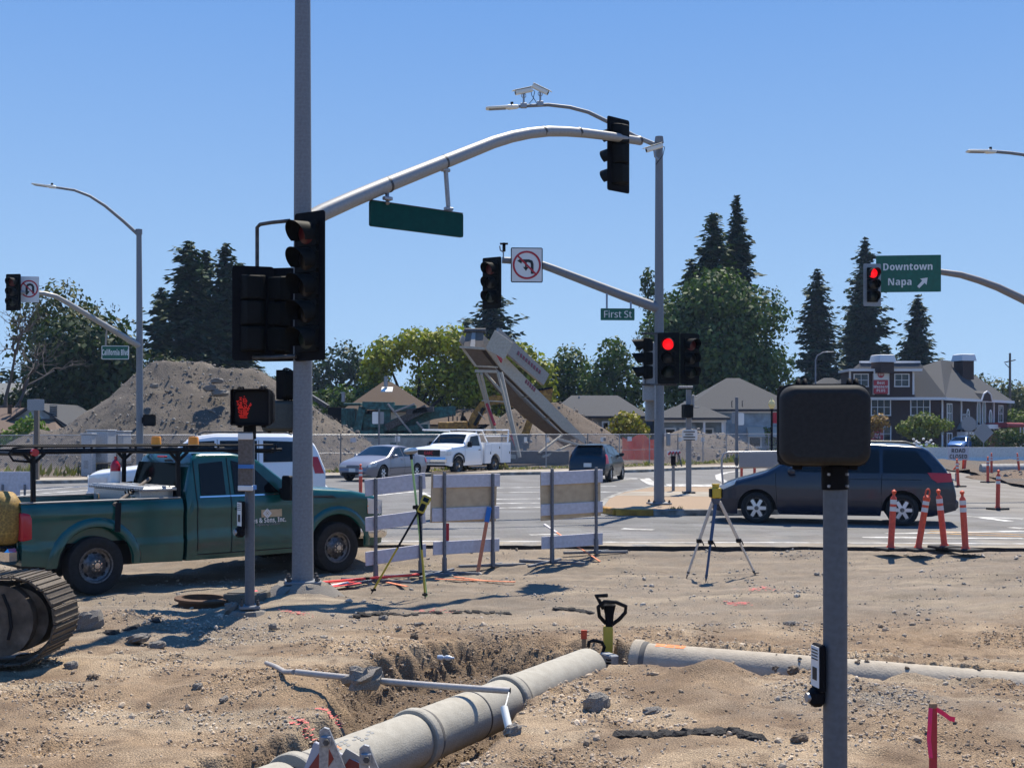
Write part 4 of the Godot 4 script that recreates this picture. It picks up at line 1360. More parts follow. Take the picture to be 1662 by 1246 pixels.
func top_patch(S: Dictionary, s0: float, s1: float, f0: float, f1: float, off := 0.006) -> MB:
	var mb := MB.new()
	var rows := []
	for i in 13:
		var s := lerpf(s0, s1, i / 12.0)
		var q := sec(S, s)
		var zt: float = q[21].z
		var a := PackedVector3Array()
		var slope := (prof(S, s + 0.03) - prof(S, s - 0.03)) / 0.06
		var nn := Vector3(slope, 1, 0).normalized()
		for k in 11:
			var z := zt * lerpf(f0, f1, i / 12.0) * (k / 5.0 - 1.0)
			var r := absf(z / zt)
			var y: float = prof(S, s) + S.get("crown", 0.035) * (1 - r * r)
			if r > 1.0: y = prof(S, s) - (r - 1) * 0.1
			a.append(Vector3(S.len / 2 - s, y, z) + nn * off)
		rows.append(a)
	for i in 12:
		for k in 10: mb.quad(rows[i][k], rows[i][k + 1], rows[i + 1][k + 1], rows[i + 1][k])
	mb.smooth(0, 60)
	return mb
func wheel(o: Node3D, at: Vector3, r: float, w: float, sg: float, style: String) -> void:
	var bs := Basis(Vector3(1, 0, 0), Vector3(0, 0, sg), Vector3(0, -sg, 0))   # local y points outwards
	var mb := MB.new()
	var ri := r * (0.60 if style != "alloy" else 0.66)
	mb.lathe([[ri, -w / 2], [r * 0.92, -w / 2], [r, -w * 0.36], [r, w * 0.36], [r * 0.97, w * 0.46], [r * 0.88, w * 0.5], [r * 0.76, w * 0.5], [ri, w * 0.42], [ri, -w / 2]], at, bs, 32, 35)
	var t := part(o, "wheel", mb, M.rubber)
	mb = MB.new()
	mb.lathe([[ri * 1.02, w * 0.43], [ri, w * 0.46], [ri * 0.93, w * 0.44], [ri * 0.9, w * 0.2], [0.001, w * 0.18]], at, bs, 32, 30)
	var n := 8
	if style == "alloy": n = 6
	var rim := part(t, "rim", mb, M.rim_steel if style == "steel" else M.seam)
	mb = MB.new()
	if style == "steel":
		mb.lathe([[ri * 0.9, w * 0.30], [ri * 0.72, w * 0.22], [ri * 0.5, w * 0.30], [ri * 0.40, w * 0.40], [ri * 0.36, w * 0.46], [ri * 0.16, w * 0.48], [0.001, w * 0.48]], at, bs, 32, 30)
		part(rim, "hub", mb, M.rim_steel)
		mb = MB.new()
		for i in 8:
			var g := TAU * i / 8
			var d := bs * Vector3(cos(g), 0, sin(g))
			var c := at + d * ri * 0.72 + bs * Vector3(0, w * 0.255, 0)
			var p := []
			for k in 12:
				var e := TAU * k / 12
				p.append(c + d * cos(e) * ri * 0.07 + d.cross(bs.y) * sin(e) * ri * 0.16)
			mb.poly(p)
		part(rim, "hand_hole", mb, M.seam)
		mb = MB.new()
		for i in 8:
			var g := TAU * (i + 0.5) / 8
			var c := at + bs * (Vector3(cos(g), 0, sin(g)) * ri * 0.28 + Vector3(0, w * 0.46, 0))
			mb.cyl(c, c + bs.y * 0.03, 0.014, 0.011, 6)
		mb.cyl(at + bs.y * w * 0.46, at + bs.y * (w * 0.46 + 0.04), ri * 0.2, ri * 0.17, 16)
		part(rim, "hub_cap", mb, M.chrome)
	else:
		for i in n:
			var g := TAU * i / n
			var d := bs * Vector3(cos(g), 0, sin(g))
			var tn := bs * Vector3(-sin(g), 0, cos(g))
			var z0 := bs.y * w * 0.40
			var z1 := bs.y * w * 0.44
			var wi := ri * (0.17 if style == "alloy" else 0.12)
			mb.quad(at + d * ri * 0.12 - tn * wi + z1, at + d * ri * 0.12 + tn * wi + z1, at + d * ri * 0.94 + tn * wi * 0.95 + z0, at + d * ri * 0.94 - tn * wi * 0.95 + z0)
			for q in [-1, 1]: mb.quad(at + d * ri * 0.12 + tn * wi * q + z1, at + d * ri * 0.94 + tn * wi * 1.35 * q + z0, at + d * ri * 0.94 + tn * wi * 1.35 * q + bs.y * w * 0.2, at + d * ri * 0.12 + tn * wi * q + bs.y * w * 0.2)
		mb.lathe([[ri * 1.02, w * 0.44], [ri * 0.93, w * 0.43], [ri * 0.92, w * 0.3]], at, bs, 32, 30)
		part(rim, "spokes", mb, M.rim_alloy)
		mb = MB.new()
		mb.cyl(at + bs.y * w * 0.40, at + bs.y * w * 0.47, ri * 0.24, ri * 0.2, 14)
		part(rim, "hub_cap", mb, M.rim_steel)
func place_car(o: Node3D, S: Dictionary, front: Vector3, rear: Vector3, sg: float) -> void:
	# front, rear: where the near side's wheels touch the ground; sg = which side that is
	var x := front - rear
	x.y = 0
	x = x.normalized()
	var z := x.cross(Vector3.UP)
	var mid := (front + rear) / 2
	var sm: float = (S.wheels[0] + S.wheels[1]) / 2
	o.transform = Transform3D(Basis(x, Vector3.UP, z), mid - x * (S.len / 2 - sm) - z * sg * (S.w - 0.12))
func car(called: String, label: String, cat: String, S: Dictionary, paint: String, front: Vector3, rear: Vector3, sg: float) -> Node3D:
	var o := thing(called, label, cat, Vector3.ZERO, "", false)
	place_car(o, S, front, rear, sg)
	var L: float = S.len
	part(o, "body", body(S, S.get("nose", 0.0), S.get("end", L)), M[paint])
	var mb := MB.new()
	mb.box(Vector3(0, S.wr + 0.12, 0), Vector3(L - 0.5, 0.32, S.w * 2 - 0.46))
	mb.box(Vector3(L / 2 - S.wheels[0], S.wr + S.arch * 0.5, 0), Vector3(S.arch * 2, S.arch, S.w * 2 - 0.5))
	mb.box(Vector3(L / 2 - S.wheels[1], S.wr + S.arch * 0.5, 0), Vector3(S.arch * 2, S.arch * 0.8, S.w * 2 - 0.5))
	part(o, "underbody", mb, M.seam)
	for g in [1.0, -1.0]:
		for wx in S.wheels: wheel(o, Vector3(L / 2 - wx, S.wr, g * (S.w - 0.12)), S.wr, 0.23 if S.wr < 0.38 else 0.27, g, S.rim)
		for q in S.get("glass", []):
			mb = MB.new()
			side_poly(mb, S, q, g, 0.011)
			mb.smooth(0, 60)
			part(o, "side_window", mb, M[S.get("tint", "glass")])
		mb = MB.new()
		for q in S.get("seams", []): side_line(mb, S, q, 0.012, g)
		if mb.v.size(): part(o, "door_gap", mb, M.seam)
		for q in S.get("handles", []):
			mb = MB.new()
			mb.box(sp(S, q[0], q[1], g, 0.015), Vector3(0.18, 0.035, 0.03), Basis(), 0.01)
			part(o, "door_handle", mb, M[S.get("handle", paint)])
		for q in S.get("cladding", []):
			mb = MB.new()
			side_line(mb, S, q[0], q[1], g, 0.007)
			part(o, "side_strip", mb, M[q[2]])
		for q in S.get("lamps", []):
			mb = MB.new()
			side_poly(mb, S, q[0], g, 0.014)
			var front_side: bool = q[0][0][0] < L / 2
			var ex: float = 1e9
			for e in q[0]: ex = minf(ex, absf((0.0 if front_side else L) - e[0]))
			# wrap the lamp round onto the end face
			var lo := 9.0
			var hi := -9.0
			for e in q[0]:
				if absf(absf((0.0 if front_side else L) - e[0]) - ex) < 0.04:
					lo = minf(lo, e[1]); hi = maxf(hi, e[1])
			var se: float = (S.get("nose", 0.0) if front_side else S.get("end", L))
			var zz := sidez(S, se, (lo + hi) / 2)
			var xe := L / 2 - se + (0.006 if front_side else -0.006)
			if q.size() > 2: mb.quad(Vector3(xe, lo, g * zz), Vector3(xe, hi, g * zz), Vector3(xe, hi, g * (zz - q[2])), Vector3(xe, lo, g * (zz - q[2])))
			part(o, "headlight" if front_side else "tail_light", mb, M[q[1]])
		if S.has("mirror"):
			mb = MB.new()
			var q: Array = S.mirror
			mb.rr(sp(S, q[0], q[1], g, 0.13), Basis(Vector3.BACK, Vector3.UP, Vector3.LEFT), [[-0.10, 0.12, 0.10, 0.04], [-0.04, 0.20, q[2], 0.05], [0.05, 0.20, q[2], 0.05]], 40)
			mb.box(sp(S, q[0], q[1] - 0.05, g, 0.02), Vector3(0.08, 0.05, 0.16))
			part(o, "mirror", mb, M[S.get("mirror_paint", paint)])
	if S.has("screen"): part(o, "windscreen", top_patch(S, S.screen[0], S.screen[1], 0.98, 0.96), M[S.get("tint", "glass")])
	if S.has("back"): part(o, "rear_window", top_patch(S, S.back[0], S.back[1], 0.92, 0.86), M[S.get("tint", "glass")])
	return o
func face_box(o: Node3D, S: Dictionary, called: String, s: float, y: float, z: float, size: Vector3, m: String, bev := 0.015) -> MeshInstance3D:
	var mb := MB.new()
	mb.box(Vector3(S.len / 2 - s, y, z), size, Basis(), bev)
	return part(o, called, mb, M[m])

func vehicles() -> void:
	var mb := MB.new()
	pickup()
	# white sport utility vehicle behind the pickup, seen side on, facing left
	var S := {"len": 5.2, "w": 0.99, "wr": 0.40, "arch": 0.50, "wheels": [0.95, 3.97], "rim": "alloy", "rc": 0.10, "blur": 0.09,
		"top": [[0, 0.98], [0.10, 1.08], [1.25, 1.22], [1.45, 1.26], [2.15, 1.83], [2.7, 1.92], [4.4, 1.91], [4.85, 1.86], [5.06, 1.55], [5.2, 1.05]],
		"bot": [[0, 0.45], [0.3, 0.36], [4.8, 0.36], [5.2, 0.46]], "plan": [[0, 0.86], [0.25, 0.95], [0.7, 1.0], [4.6, 1.0], [5.2, 0.93]],
		"side": [[0.3, 0.94], [0.6, 1.0], [1.0, 1.0], [1.25, 0.965], [1.95, 0.80]],
		"glass": [[[1.62, 1.30], [2.22, 1.76], [2.72, 1.79], [2.72, 1.30]], [[2.84, 1.30], [2.84, 1.79], [3.66, 1.79], [3.66, 1.30]], [[3.80, 1.30], [3.62, 1.30], [3.80, 1.79], [4.62, 1.76], [4.80, 1.32]]],
		"seams": [[[1.45, 1.2], [1.4, 0.5]], [[2.78, 1.82], [2.78, 0.5]], [[3.7, 1.80], [3.7, 0.95]]], "handles": [[2.6, 1.12], [3.5, 1.12]], "cladding": [[[[1.5, 0.55], [3.4, 0.55]], 0.16, "grey_machine"]],
		"lamps": [[[[0.02, 0.86], [0.02, 1.03], [0.42, 1.06], [0.42, 0.88]], "headlamp", 0.3], [[[5.17, 1.04], [5.03, 1.42], [4.86, 1.42], [4.96, 1.04]], "tail_red", 0.14]], "screen": [1.5, 2.1], "back": [4.9, 5.04], "mirror": [1.75, 1.28, 0.2]}
	S.glass[2] = [[3.80, 1.30], [3.80, 1.79], [4.62, 1.76], [4.82, 1.32]]
	var o := car("sport_utility_vehicle", "white sport utility vehicle standing behind the green pickup", "car", S, "white_paint", PX(218, 0, 27.4), PX(436, 0, 28.05), -1)
	for k in 5: face_box(o, S, "grille_bar", 0.01, 0.80 + k * 0.055, 0, Vector3(0.03, 0.03, 1.05), "chrome", 0.008)
	face_box(o, S, "grille", 0.03, 0.91, 0, Vector3(0.05, 0.30, 1.08), "seam")
	face_box(o, S, "front_bumper", 0.06, 0.58, 0, Vector3(0.18, 0.26, 1.72), "white_paint", 0.05)
	face_box(o, S, "rear_bumper", 5.18, 0.62, 0, Vector3(0.2, 0.26, 1.8), "white_paint", 0.05)
	for g in [-1, 1]:
		mb = MB.new()
		mb.tube([Vector3(0.25, 1.93, 0.70 * g), Vector3(0.1, 1.99, 0.70 * g), Vector3(-1.7, 1.99, 0.69 * g), Vector3(-1.85, 1.93, 0.69 * g)], 0.022, 8)
		part(o, "roof_rail", mb, M.dark_steel)
	# silver saloon car
	S = {"len": 4.8, "w": 0.89, "wr": 0.315, "arch": 0.37, "wheels": [0.93, 3.64], "rim": "alloy", "rc": 0.09, "blur": 0.11, "tint": "glass_blue",
		"top": [[0, 0.60], [0.08, 0.68], [0.3, 0.77], [1.25, 0.94], [1.40, 0.98], [2.15, 1.36], [2.6, 1.42], [3.1, 1.38], [3.85, 1.04], [4.0, 1.01], [4.65, 0.97], [4.8, 0.82]],
		"bot": [[0, 0.30], [0.4, 0.2], [4.4, 0.2], [4.8, 0.32]], "plan": [[0, 0.72], [0.15, 0.84], [0.5, 0.95], [1.0, 1.0], [3.9, 1.0], [4.5, 0.93], [4.8, 0.78]],
		"side": [[0.2, 0.92], [0.5, 1.0], [0.7, 0.985], [0.95, 0.93], [1.42, 0.66]],
		"glass": [[[1.62, 0.98], [2.18, 1.30], [2.55, 1.34], [2.55, 0.98]], [[2.64, 0.98], [2.64, 1.34], [3.05, 1.31], [3.55, 1.02], [3.5, 0.98]]],
		"seams": [[[1.5, 0.94], [1.42, 0.3]], [[2.6, 1.36], [2.6, 0.28]], [[3.5, 0.96], [3.35, 0.5]], [[1.5, 0.27], [3.2, 0.27]]], "handles": [[2.42, 0.86], [3.35, 0.87]], "cladding": [[[[1.35, 0.52], [3.3, 0.53]], 0.02, "seam"]],
		"lamps": [[[[0.04, 0.58], [0.06, 0.67], [0.50, 0.74], [0.42, 0.60]], "headlamp", 0.36], [[[4.78, 0.66], [4.76, 0.84], [4.4, 0.88], [4.45, 0.70]], "tail_red", 0.3]], "screen": [1.42, 2.16], "back": [3.12, 3.82], "mirror": [1.75, 0.99, 0.13]}
	o = car("saloon_car", "silver four door saloon car waiting in front of the stockpile", "car", S, "silver_paint", Vector3(-5.25, 0, -49.6), Vector3(-4.1, 0, -52.05), -1)
	face_box(o, S, "grille", 0.0, 0.60, 0, Vector3(0.03, 0.09, 0.62), "seam")
	face_box(o, S, "grille_bar", -0.008, 0.60, 0, Vector3(0.03, 0.02, 0.6), "chrome", 0.006)
	face_box(o, S, "front_bumper", -0.01, 0.42, 0, Vector3(0.1, 0.16, 1.30), "silver_paint", 0.04)
	face_box(o, S, "air_intake", -0.05, 0.33, 0, Vector3(0.06, 0.07, 0.95), "seam")
	face_box(o, S, "number_plate", -0.065, 0.46, 0, Vector3(0.02, 0.14, 0.3), "plate", 0.004)
	# black hatchback seen from behind
	S = {"len": 4.0, "w": 0.86, "wr": 0.31, "arch": 0.36, "wheels": [0.8, 3.29], "rim": "alloy", "rc": 0.13, "blur": 0.10, "tint": "glass",
		"top": [[0, 0.62], [0.1, 0.74], [0.8, 0.96], [1.0, 1.0], [1.75, 1.42], [2.3, 1.48], [3.4, 1.44], [3.55, 1.40], [3.86, 0.98], [3.95, 0.9], [4.0, 0.6]],
		"bot": [[0, 0.3], [0.4, 0.2], [3.6, 0.2], [4.0, 0.32]], "plan": [[0, 0.74], [0.3, 0.92], [0.8, 1.0], [3.2, 1.0], [3.7, 0.94], [4.0, 0.84]],
		"side": [[0.2, 0.93], [0.5, 1.0], [0.75, 0.99], [1.0, 0.92], [1.48, 0.62]],
		"glass": [[[1.35, 1.04], [1.85, 1.35], [2.2, 1.39], [2.2, 1.02]], [[2.28, 1.03], [2.28, 1.39], [3.1, 1.36], [3.3, 1.16]]],
		"seams": [[[1.2, 0.95], [1.15, 0.3]], [[2.24, 1.4], [2.24, 0.28]], [[3.2, 1.0], [2.95, 0.45]], [[1.2, 0.27], [2.9, 0.27]]], "handles": [[2.05, 0.92], [3.05, 0.98]],
		"lamps": [[[[0.05, 0.6], [0.08, 0.72], [0.6, 0.85], [0.4, 0.68]], "headlamp", 0.2], [[[3.97, 0.72], [3.80, 1.10], [3.62, 1.10], [3.70, 0.74]], "tail_red"]], "screen": [1.02, 1.74], "back": [3.52, 3.84], "mirror": [1.4, 1.05, 0.13]}
	o = car("hatchback_car", "black hatchback driving away past the conveyor", "car", S, "black_paint", Vector3(4.52, 0, -51.2), Vector3(3.85, 0, -48.8), 1)
	face_box(o, S, "number_plate", 4.015, 0.68, 0.02, Vector3(0.02, 0.15, 0.31), "plate", 0.004)
	face_box(o, S, "rear_bumper", 3.97, 0.44, 0, Vector3(0.16, 0.26, 1.46), "black_paint", 0.06)
	mb = MB.new()
	mb.box(Vector3(-1.48, 1.455, 0), Vector3(0.25, 0.03, 1.1), Basis(Vector3.BACK, 0.05), 0.01)
	part(o, "roof_spoiler", mb, M.black_paint)
	# dark blue minivan, side on, facing left
	S = {"len": 5.1, "w": 0.985, "wr": 0.335, "arch": 0.415, "wheels": [0.98, 4.01], "rim": "alloy", "rc": 0.11, "blur": 0.12, "tint": "glass",
		"top": [[0, 0.62], [0.06, 0.72], [0.35, 0.88], [1.0, 1.06], [1.2, 1.12], [2.05, 1.62], [2.5, 1.72], [3.4, 1.74], [4.4, 1.68], [4.55, 1.62], [4.95, 1.14], [5.06, 1.02], [5.1, 0.60]],
		"bot": [[0, 0.28], [0.4, 0.2], [4.6, 0.2], [5.1, 0.34]], "plan": [[0, 0.70], [0.12, 0.83], [0.45, 0.95], [1.0, 1.0], [4.3, 1.0], [4.85, 0.95], [5.1, 0.86]],
		"side": [[0.2, 0.93], [0.5, 1.0], [0.85, 0.995], [1.1, 0.955], [1.72, 0.76]],
		"glass": [[[1.62, 1.14], [2.2, 1.55], [2.62, 1.60], [2.62, 1.12]], [[2.70, 1.12], [2.70, 1.60], [3.55, 1.61], [3.55, 1.12]], [[3.62, 1.12], [3.62, 1.61], [4.30, 1.58], [4.62, 1.18], [4.58, 1.12]]],
		"seams": [[[1.38, 1.1], [1.42, 0.3]], [[2.66, 1.62], [2.66, 0.28]], [[3.6, 1.1], [3.58, 0.62]], [[1.42, 0.26], [3.5, 0.26]], [[2.7, 0.98], [4.4, 0.98]]], "handles": [[2.45, 0.94], [2.86, 0.94]], "cladding": [[[[1.45, 0.48], [3.55, 0.48]], 0.05, "blue_paint"]],
		"lamps": [[[[0.05, 0.64], [0.10, 0.78], [0.55, 0.95], [0.5, 0.84]], "headlamp", 0.3], [[[5.02, 0.94], [5.0, 1.12], [4.52, 1.13], [4.60, 1.0], [4.72, 0.92]], "tail_red", 0.3]], "screen": [1.22, 2.06], "back": [4.58, 4.92], "mirror": [1.75, 1.15, 0.17]}
	o = car("minivan", "dark blue minivan driving left behind the nearest post", "car", S, "blue_paint", Vector3(5.37, 0, -26.9), Vector3(8.26, 0, -26.15), -1)
	face_box(o, S, "rear_bumper", 5.06, 0.46, 0, Vector3(0.18, 0.26, 1.7), "blue_paint", 0.07)
	face_box(o, S, "number_plate", 5.115, 0.80, 0, Vector3(0.02, 0.15, 0.31), "plate", 0.004)
	face_box(o, S, "chrome_trim", 5.10, 0.96, 0, Vector3(0.03, 0.03, 0.9), "chrome", 0.008)
	for g in [-1, 1]:
		mb = MB.new()
		mb.tube([Vector3(0.25, 1.73, 0.63 * g), Vector3(0.1, 1.79, 0.63 * g), Vector3(-1.55, 1.77, 0.62 * g), Vector3(-1.75, 1.70, 0.62 * g)], 0.022, 8)
		part(o, "roof_rail", mb, M.dark_steel)
	# bright blue car far off by the hotel
	S = {"len": 4.3, "w": 0.88, "wr": 0.32, "arch": 0.37, "wheels": [0.85, 3.45], "rim": "alloy", "rc": 0.10, "blur": 0.1, "tint": "glass",
		"top": [[0, 0.62], [0.1, 0.74], [0.9, 0.96], [1.1, 1.0], [1.85, 1.44], [2.4, 1.5], [3.4, 1.42], [4.1, 1.02], [4.3, 0.7]], "bot": [[0, 0.3], [0.4, 0.2], [3.9, 0.2], [4.3, 0.32]],
		"plan": [[0, 0.74], [0.3, 0.92], [0.8, 1.0], [3.5, 1.0], [4.3, 0.8]], "side": [[0.2, 0.93], [0.5, 1.0], [0.75, 0.99], [1.0, 0.93], [1.5, 0.70]],
		"glass": [[[1.45, 1.04], [1.95, 1.36], [2.3, 1.4], [2.3, 1.02]], [[2.38, 1.03], [2.38, 1.4], [3.2, 1.34], [3.5, 1.12]]], "lamps": [[[[0.04, 0.6], [0.08, 0.72], [0.6, 0.85], [0.4, 0.68]], "headlamp", 0.35]], "screen": [1.12, 1.84], "mirror": [1.5, 1.05, 0.13]}
	o = car("hatchback_car", "bright blue car behind the concrete barriers by the hotel", "car", S, "bright_blue", PX(1566, 0, 122.0), PX(1581, 0, 124.2), -1)
	face_box(o, S, "grille", 0.0, 0.5, 0, Vector3(0.04, 0.12, 0.9), "seam")
	work_truck()

func pickup() -> void:
	var S := {"len": 6.02, "w": 1.01, "wr": 0.405, "arch": 0.53, "wheels": [0.97, 4.98], "rim": "steel", "rc": 0.09, "blur": 0.06, "crown": 0.03, "bed": 3.62, "crease": 34.0,
		"top": [[0, 1.02], [0.04, 1.14], [0.2, 1.22], [0.7, 1.32], [1.55, 1.38], [1.75, 1.40], [2.35, 1.86], [2.75, 1.94], [3.3, 1.94], [3.46, 1.90], [3.58, 1.34], [3.62, 1.29], [6.02, 1.29]],
		"bot": [[0, 0.42], [0.3, 0.38], [3.6, 0.37], [5.6, 0.42], [6.02, 0.47]], "plan": [[0, 0.88], [0.12, 0.94], [0.4, 0.985], [0.7, 1.0], [5.8, 1.0], [6.02, 0.985]],
		"side": [[0.36, 0.955], [0.5, 0.985], [0.70, 1.0], [0.72, 0.985], [1.05, 0.985], [1.12, 1.0], [1.22, 0.985], [1.30, 0.955], [1.95, 0.80]],
		"glass": [[[2.02, 1.325], [2.46, 1.74], [2.80, 1.83], [2.80, 1.325]], [[2.95, 1.325], [2.95, 1.82], [3.34, 1.79], [3.36, 1.325]]],
		"seams": [[[1.72, 1.28], [1.68, 0.5]], [[2.87, 1.88], [2.87, 0.45]], [[3.43, 1.84], [3.43, 0.5]], [[1.68, 0.45], [3.43, 0.45]]], "handles": [[2.72, 1.10]], "handle": "black",
		"lamps": [[[[0.02, 0.90], [0.02, 1.12], [0.38, 1.18], [0.36, 0.92]], "headlamp", 0.32]], "screen": [1.78, 2.33], "mirror_paint": "black"}
	# the cab and front, then the open load bed
	var front := Vector3(-2.89, -0.27, -19.9)
	var rear := Vector3(-5.86, -0.27, -17.22)
	S.end = 3.60
	var o := car("pickup_truck", "dark green extended cab pickup truck with a black ladder rack", "pickup truck", S, "green_paint", front, rear, 1)
	var L: float = S.len
	part(o, "load_bed", body(S, 3.66, 6.0), M.green_paint)
	var B := func(s: float, y: float, z: float) -> Vector3: return Vector3(L / 2 - s, y, z)
	var mb := MB.new()
	mb.box(B.call(4.83, 0.70, 0), Vector3(2.32, 0.05, 1.80))
	mb.box(B.call(3.68, 0.99, 0), Vector3(0.05, 0.56, 1.80))
	part(o, "bed_floor", mb, M.black_matte)
	mb = MB.new()
	for g in [-1, 1]:
		mb = MB.new()
		mb.box(B.call(4.84, 1.305, g * 0.92), Vector3(2.32, 0.018, 0.10), Basis(), 0.006)
		part(o, "bed_rail", mb, M.grey_machine)
	mb = MB.new()
	mb.box(B.call(5.98, 0.98, 0), Vector3(0.07, 0.60, 1.72), Basis(), 0.02)
	part(o, "tailgate", mb, M.green_paint)
	for g in [-1.0, 1.0]:
		mb = MB.new()
		mb.rr(B.call(5.93, 0.99, g * 0.935), Basis(Vector3.BACK * g, Vector3.UP, Vector3.LEFT), [[-0.06, 0.13, 0.38, 0.05], [0.06, 0.165, 0.40, 0.06], [0.085, 0.12, 0.36, 0.05]], 40)
		part(o, "tail_light", mb, M.tail_red)
		mb = MB.new()
		var ar := []
		for k in 13:   # wheel arch lips and the swelling above them
			var e := PI * k / 12.0
			ar.append(e)
		for wx in S.wheels:
			mb = MB.new()
			var rings := []
			for k in 17:
				var e := PI * (k / 16.0)
				var a := PackedVector3Array()
				for q in [[0.53, 0.005], [0.545, 0.03], [0.60, 0.035], [0.66, 0.012], [0.68, -0.02]]:
					var s: float = wx - cos(e) * q[0] * 1.02
					var y: float = 0.405 + sin(e) * q[0]
					a.append(sp(S, s, y, g, q[1]))
				rings.append(a)
			mb.loft(rings, false, false, 50)
			part(o, "wheel_arch", mb, M.green_paint)
	mb = MB.new()
	mb.box(B.call(6.11, 0.60, 0), Vector3(0.2, 0.22, 1.95), Basis(), 0.05)
	part(o, "rear_bumper", mb, M.chrome)
	mb = MB.new()
	mb.box(B.call(6.13, 0.72, 0), Vector3(0.2, 0.03, 1.7), Basis(), 0.01)
	part(o, "bumper_step", mb, M.black)
	mb = MB.new()
	mb.rr(B.call(0.10, 0.64, 0), Basis(Vector3.BACK, Vector3.UP, Vector3.LEFT), [[-0.17, 1.86, 0.26, 0.08], [-0.12, 1.96, 0.28, 0.10], [0.10, 2.0, 0.28, 0.10], [0.42, 2.02, 0.26, 0.1]], 40)
	part(o, "front_bumper", mb, M.chrome)
	face_box(o, S, "grille", 0.0, 1.0, 0, Vector3(0.06, 0.30, 1.16), "chrome", 0.03)
	for g in [-1.0, 1.0]:
		mb = MB.new()
		side_poly(mb, S, [[0.05, 0.93], [0.05, 1.03], [0.37, 1.07], [0.365, 0.93]], g, 0.012)
		part(o, "turn_signal", mb, M.amber)
		mb = MB.new()
		side_poly(mb, S, [[0.98, 1.20], [1.05, 1.245], [1.45, 1.255], [1.5, 1.22]], g, 0.006)
		part(o, "wing_vent", mb, M.seam)
		mb = MB.new()
		side_line(mb, S, [[1.98, 1.315], [2.05, 1.30], [3.38, 1.30]], 0.022, g, 0.008)
		part(o, "window_trim", mb, M.chrome)
		mb = MB.new()
		side_line(mb, S, [[3.72, 1.17], [5.85, 1.17]], 0.02, g, 0.005)
		part(o, "body_crease", mb, M.green_paint)
		mb = MB.new()
		mb.rr(sp(S, 1.98, 1.40, g, 0.26), Basis(Vector3.BACK * g, Vector3.UP, Vector3.LEFT), [[-0.08, 0.16, 0.30, 0.04], [0.0, 0.24, 0.38, 0.05], [0.07, 0.24, 0.38, 0.05]], 40)
		mb.box(sp(S, 1.98, 1.36, g, 0.08), Vector3(0.06, 0.06, 0.26))
		mb.box(sp(S, 1.98, 1.30, g, 0.06), Vector3(0.1, 0.12, 0.04))
		part(o, "mirror", mb, M.black)
	# inside the side windows a pale seat back catches the light
	# door lettering
	mb = MB.new()
	var db := Basis(Vector3.RIGHT, Vector3.UP, Vector3.BACK)
	var at := sp(S, 2.20, 0.96, 1, 0.006)
	var dt := Basis(Vector3.RIGHT, -0.05)
	mb.box(at + Vector3(0.02, 0.05, 0.0), Vector3(0.36, 0.115, 0.006), dt)
	part(o, "emblem_panel", mb, M.plywood)
	mb = MB.new()
	for k in 4: mb.box(at + Vector3(-0.06, 0.05, 0.006) + dt * (Basis(Vector3.BACK, PI / 4 + k * PI / 2) * Vector3(0.045, 0.0, 0)), Vector3(0.022, 0.11, 0.004), dt * Basis(Vector3.BACK, PI / 4 + k * PI / 2))
	for k in 4: mb.box(at + Vector3(-0.06, 0.05, 0.006) + dt * (Basis(Vector3.BACK, k * PI / 2) * Vector3(0.024, 0, 0)), Vector3(0.022, 0.022, 0.004), dt)
	part(o, "emblem", mb, M.sign_white)
	text(o, "es & Sons, Inc.", M.sign_white, at + Vector3(-0.02, -0.055, 0.004), dt, 0.075, "Droid Sans", "lettering", 700, 0.85, 0.004)
	text(o, "Engineering Contractor", M.sign_back, at + Vector3(-0.04, -0.115, 0.004), dt, 0.035, "Droid Sans", "lettering", 500, 0.85, 0.004)
	# back window of the cab
	mb = MB.new()
	var q := [B.call(3.585, 1.34, 0.80), B.call(3.50, 1.80, 0.70), B.call(3.50, 1.80, -0.70), B.call(3.585, 1.34, -0.80)]
	for i in 4: q[i] += Vector3(-0.05, 0, 0)
	mb.poly(q)
	part(o, "rear_window", mb, M.glass_rear)
	face_box(o, S, "brake_light", 3.50, 1.885, 0, Vector3(0.05, 0.03, 0.26), "tail_red", 0.01)
	# silver tool chest across the bed
	mb = MB.new()
	mb.box(B.call(3.98, 1.24, 0), Vector3(0.52, 0.34, 1.60), Basis(), 0.01)
	var ch := part(o, "tool_chest", mb, M.aluminium)
	mb = MB.new()
	mb.box(B.call(3.98, 1.43, 0), Vector3(0.56, 0.045, 1.86), Basis(), 0.012)
	mb.box(B.call(3.98, 1.462, 0), Vector3(0.50, 0.02, 1.80), Basis(), 0.008)
	part(ch, "chest_lid", mb, M.aluminium)
	mb = MB.new()
	for i in 22:
		mb.box(B.call(4.265, 1.43, -0.9 + i * 0.085), Vector3(0.006, 0.035, 0.03), Basis())
		mb.box(B.call(3.98 + 0.2 * sin(i * 2.0), 1.474, -0.88 + i * 0.083), Vector3(0.10, 0.004, 0.02), yaw(45 if i & 1 else -45))
	part(ch, "tread_pattern", mb, M.steel)
	mb = MB.new()
	for z in [-0.62, 0.62]: mb.box(B.call(4.245, 1.29, z), Vector3(0.02, 0.09, 0.09), Basis(), 0.006)
	mb.box(B.call(4.244, 1.30, 0.36), Vector3(0.012, 0.07, 0.30), Basis(), 0.004)
	part(ch, "chest_latch", mb, M.chrome)
	# ladder rack
	mb = MB.new()
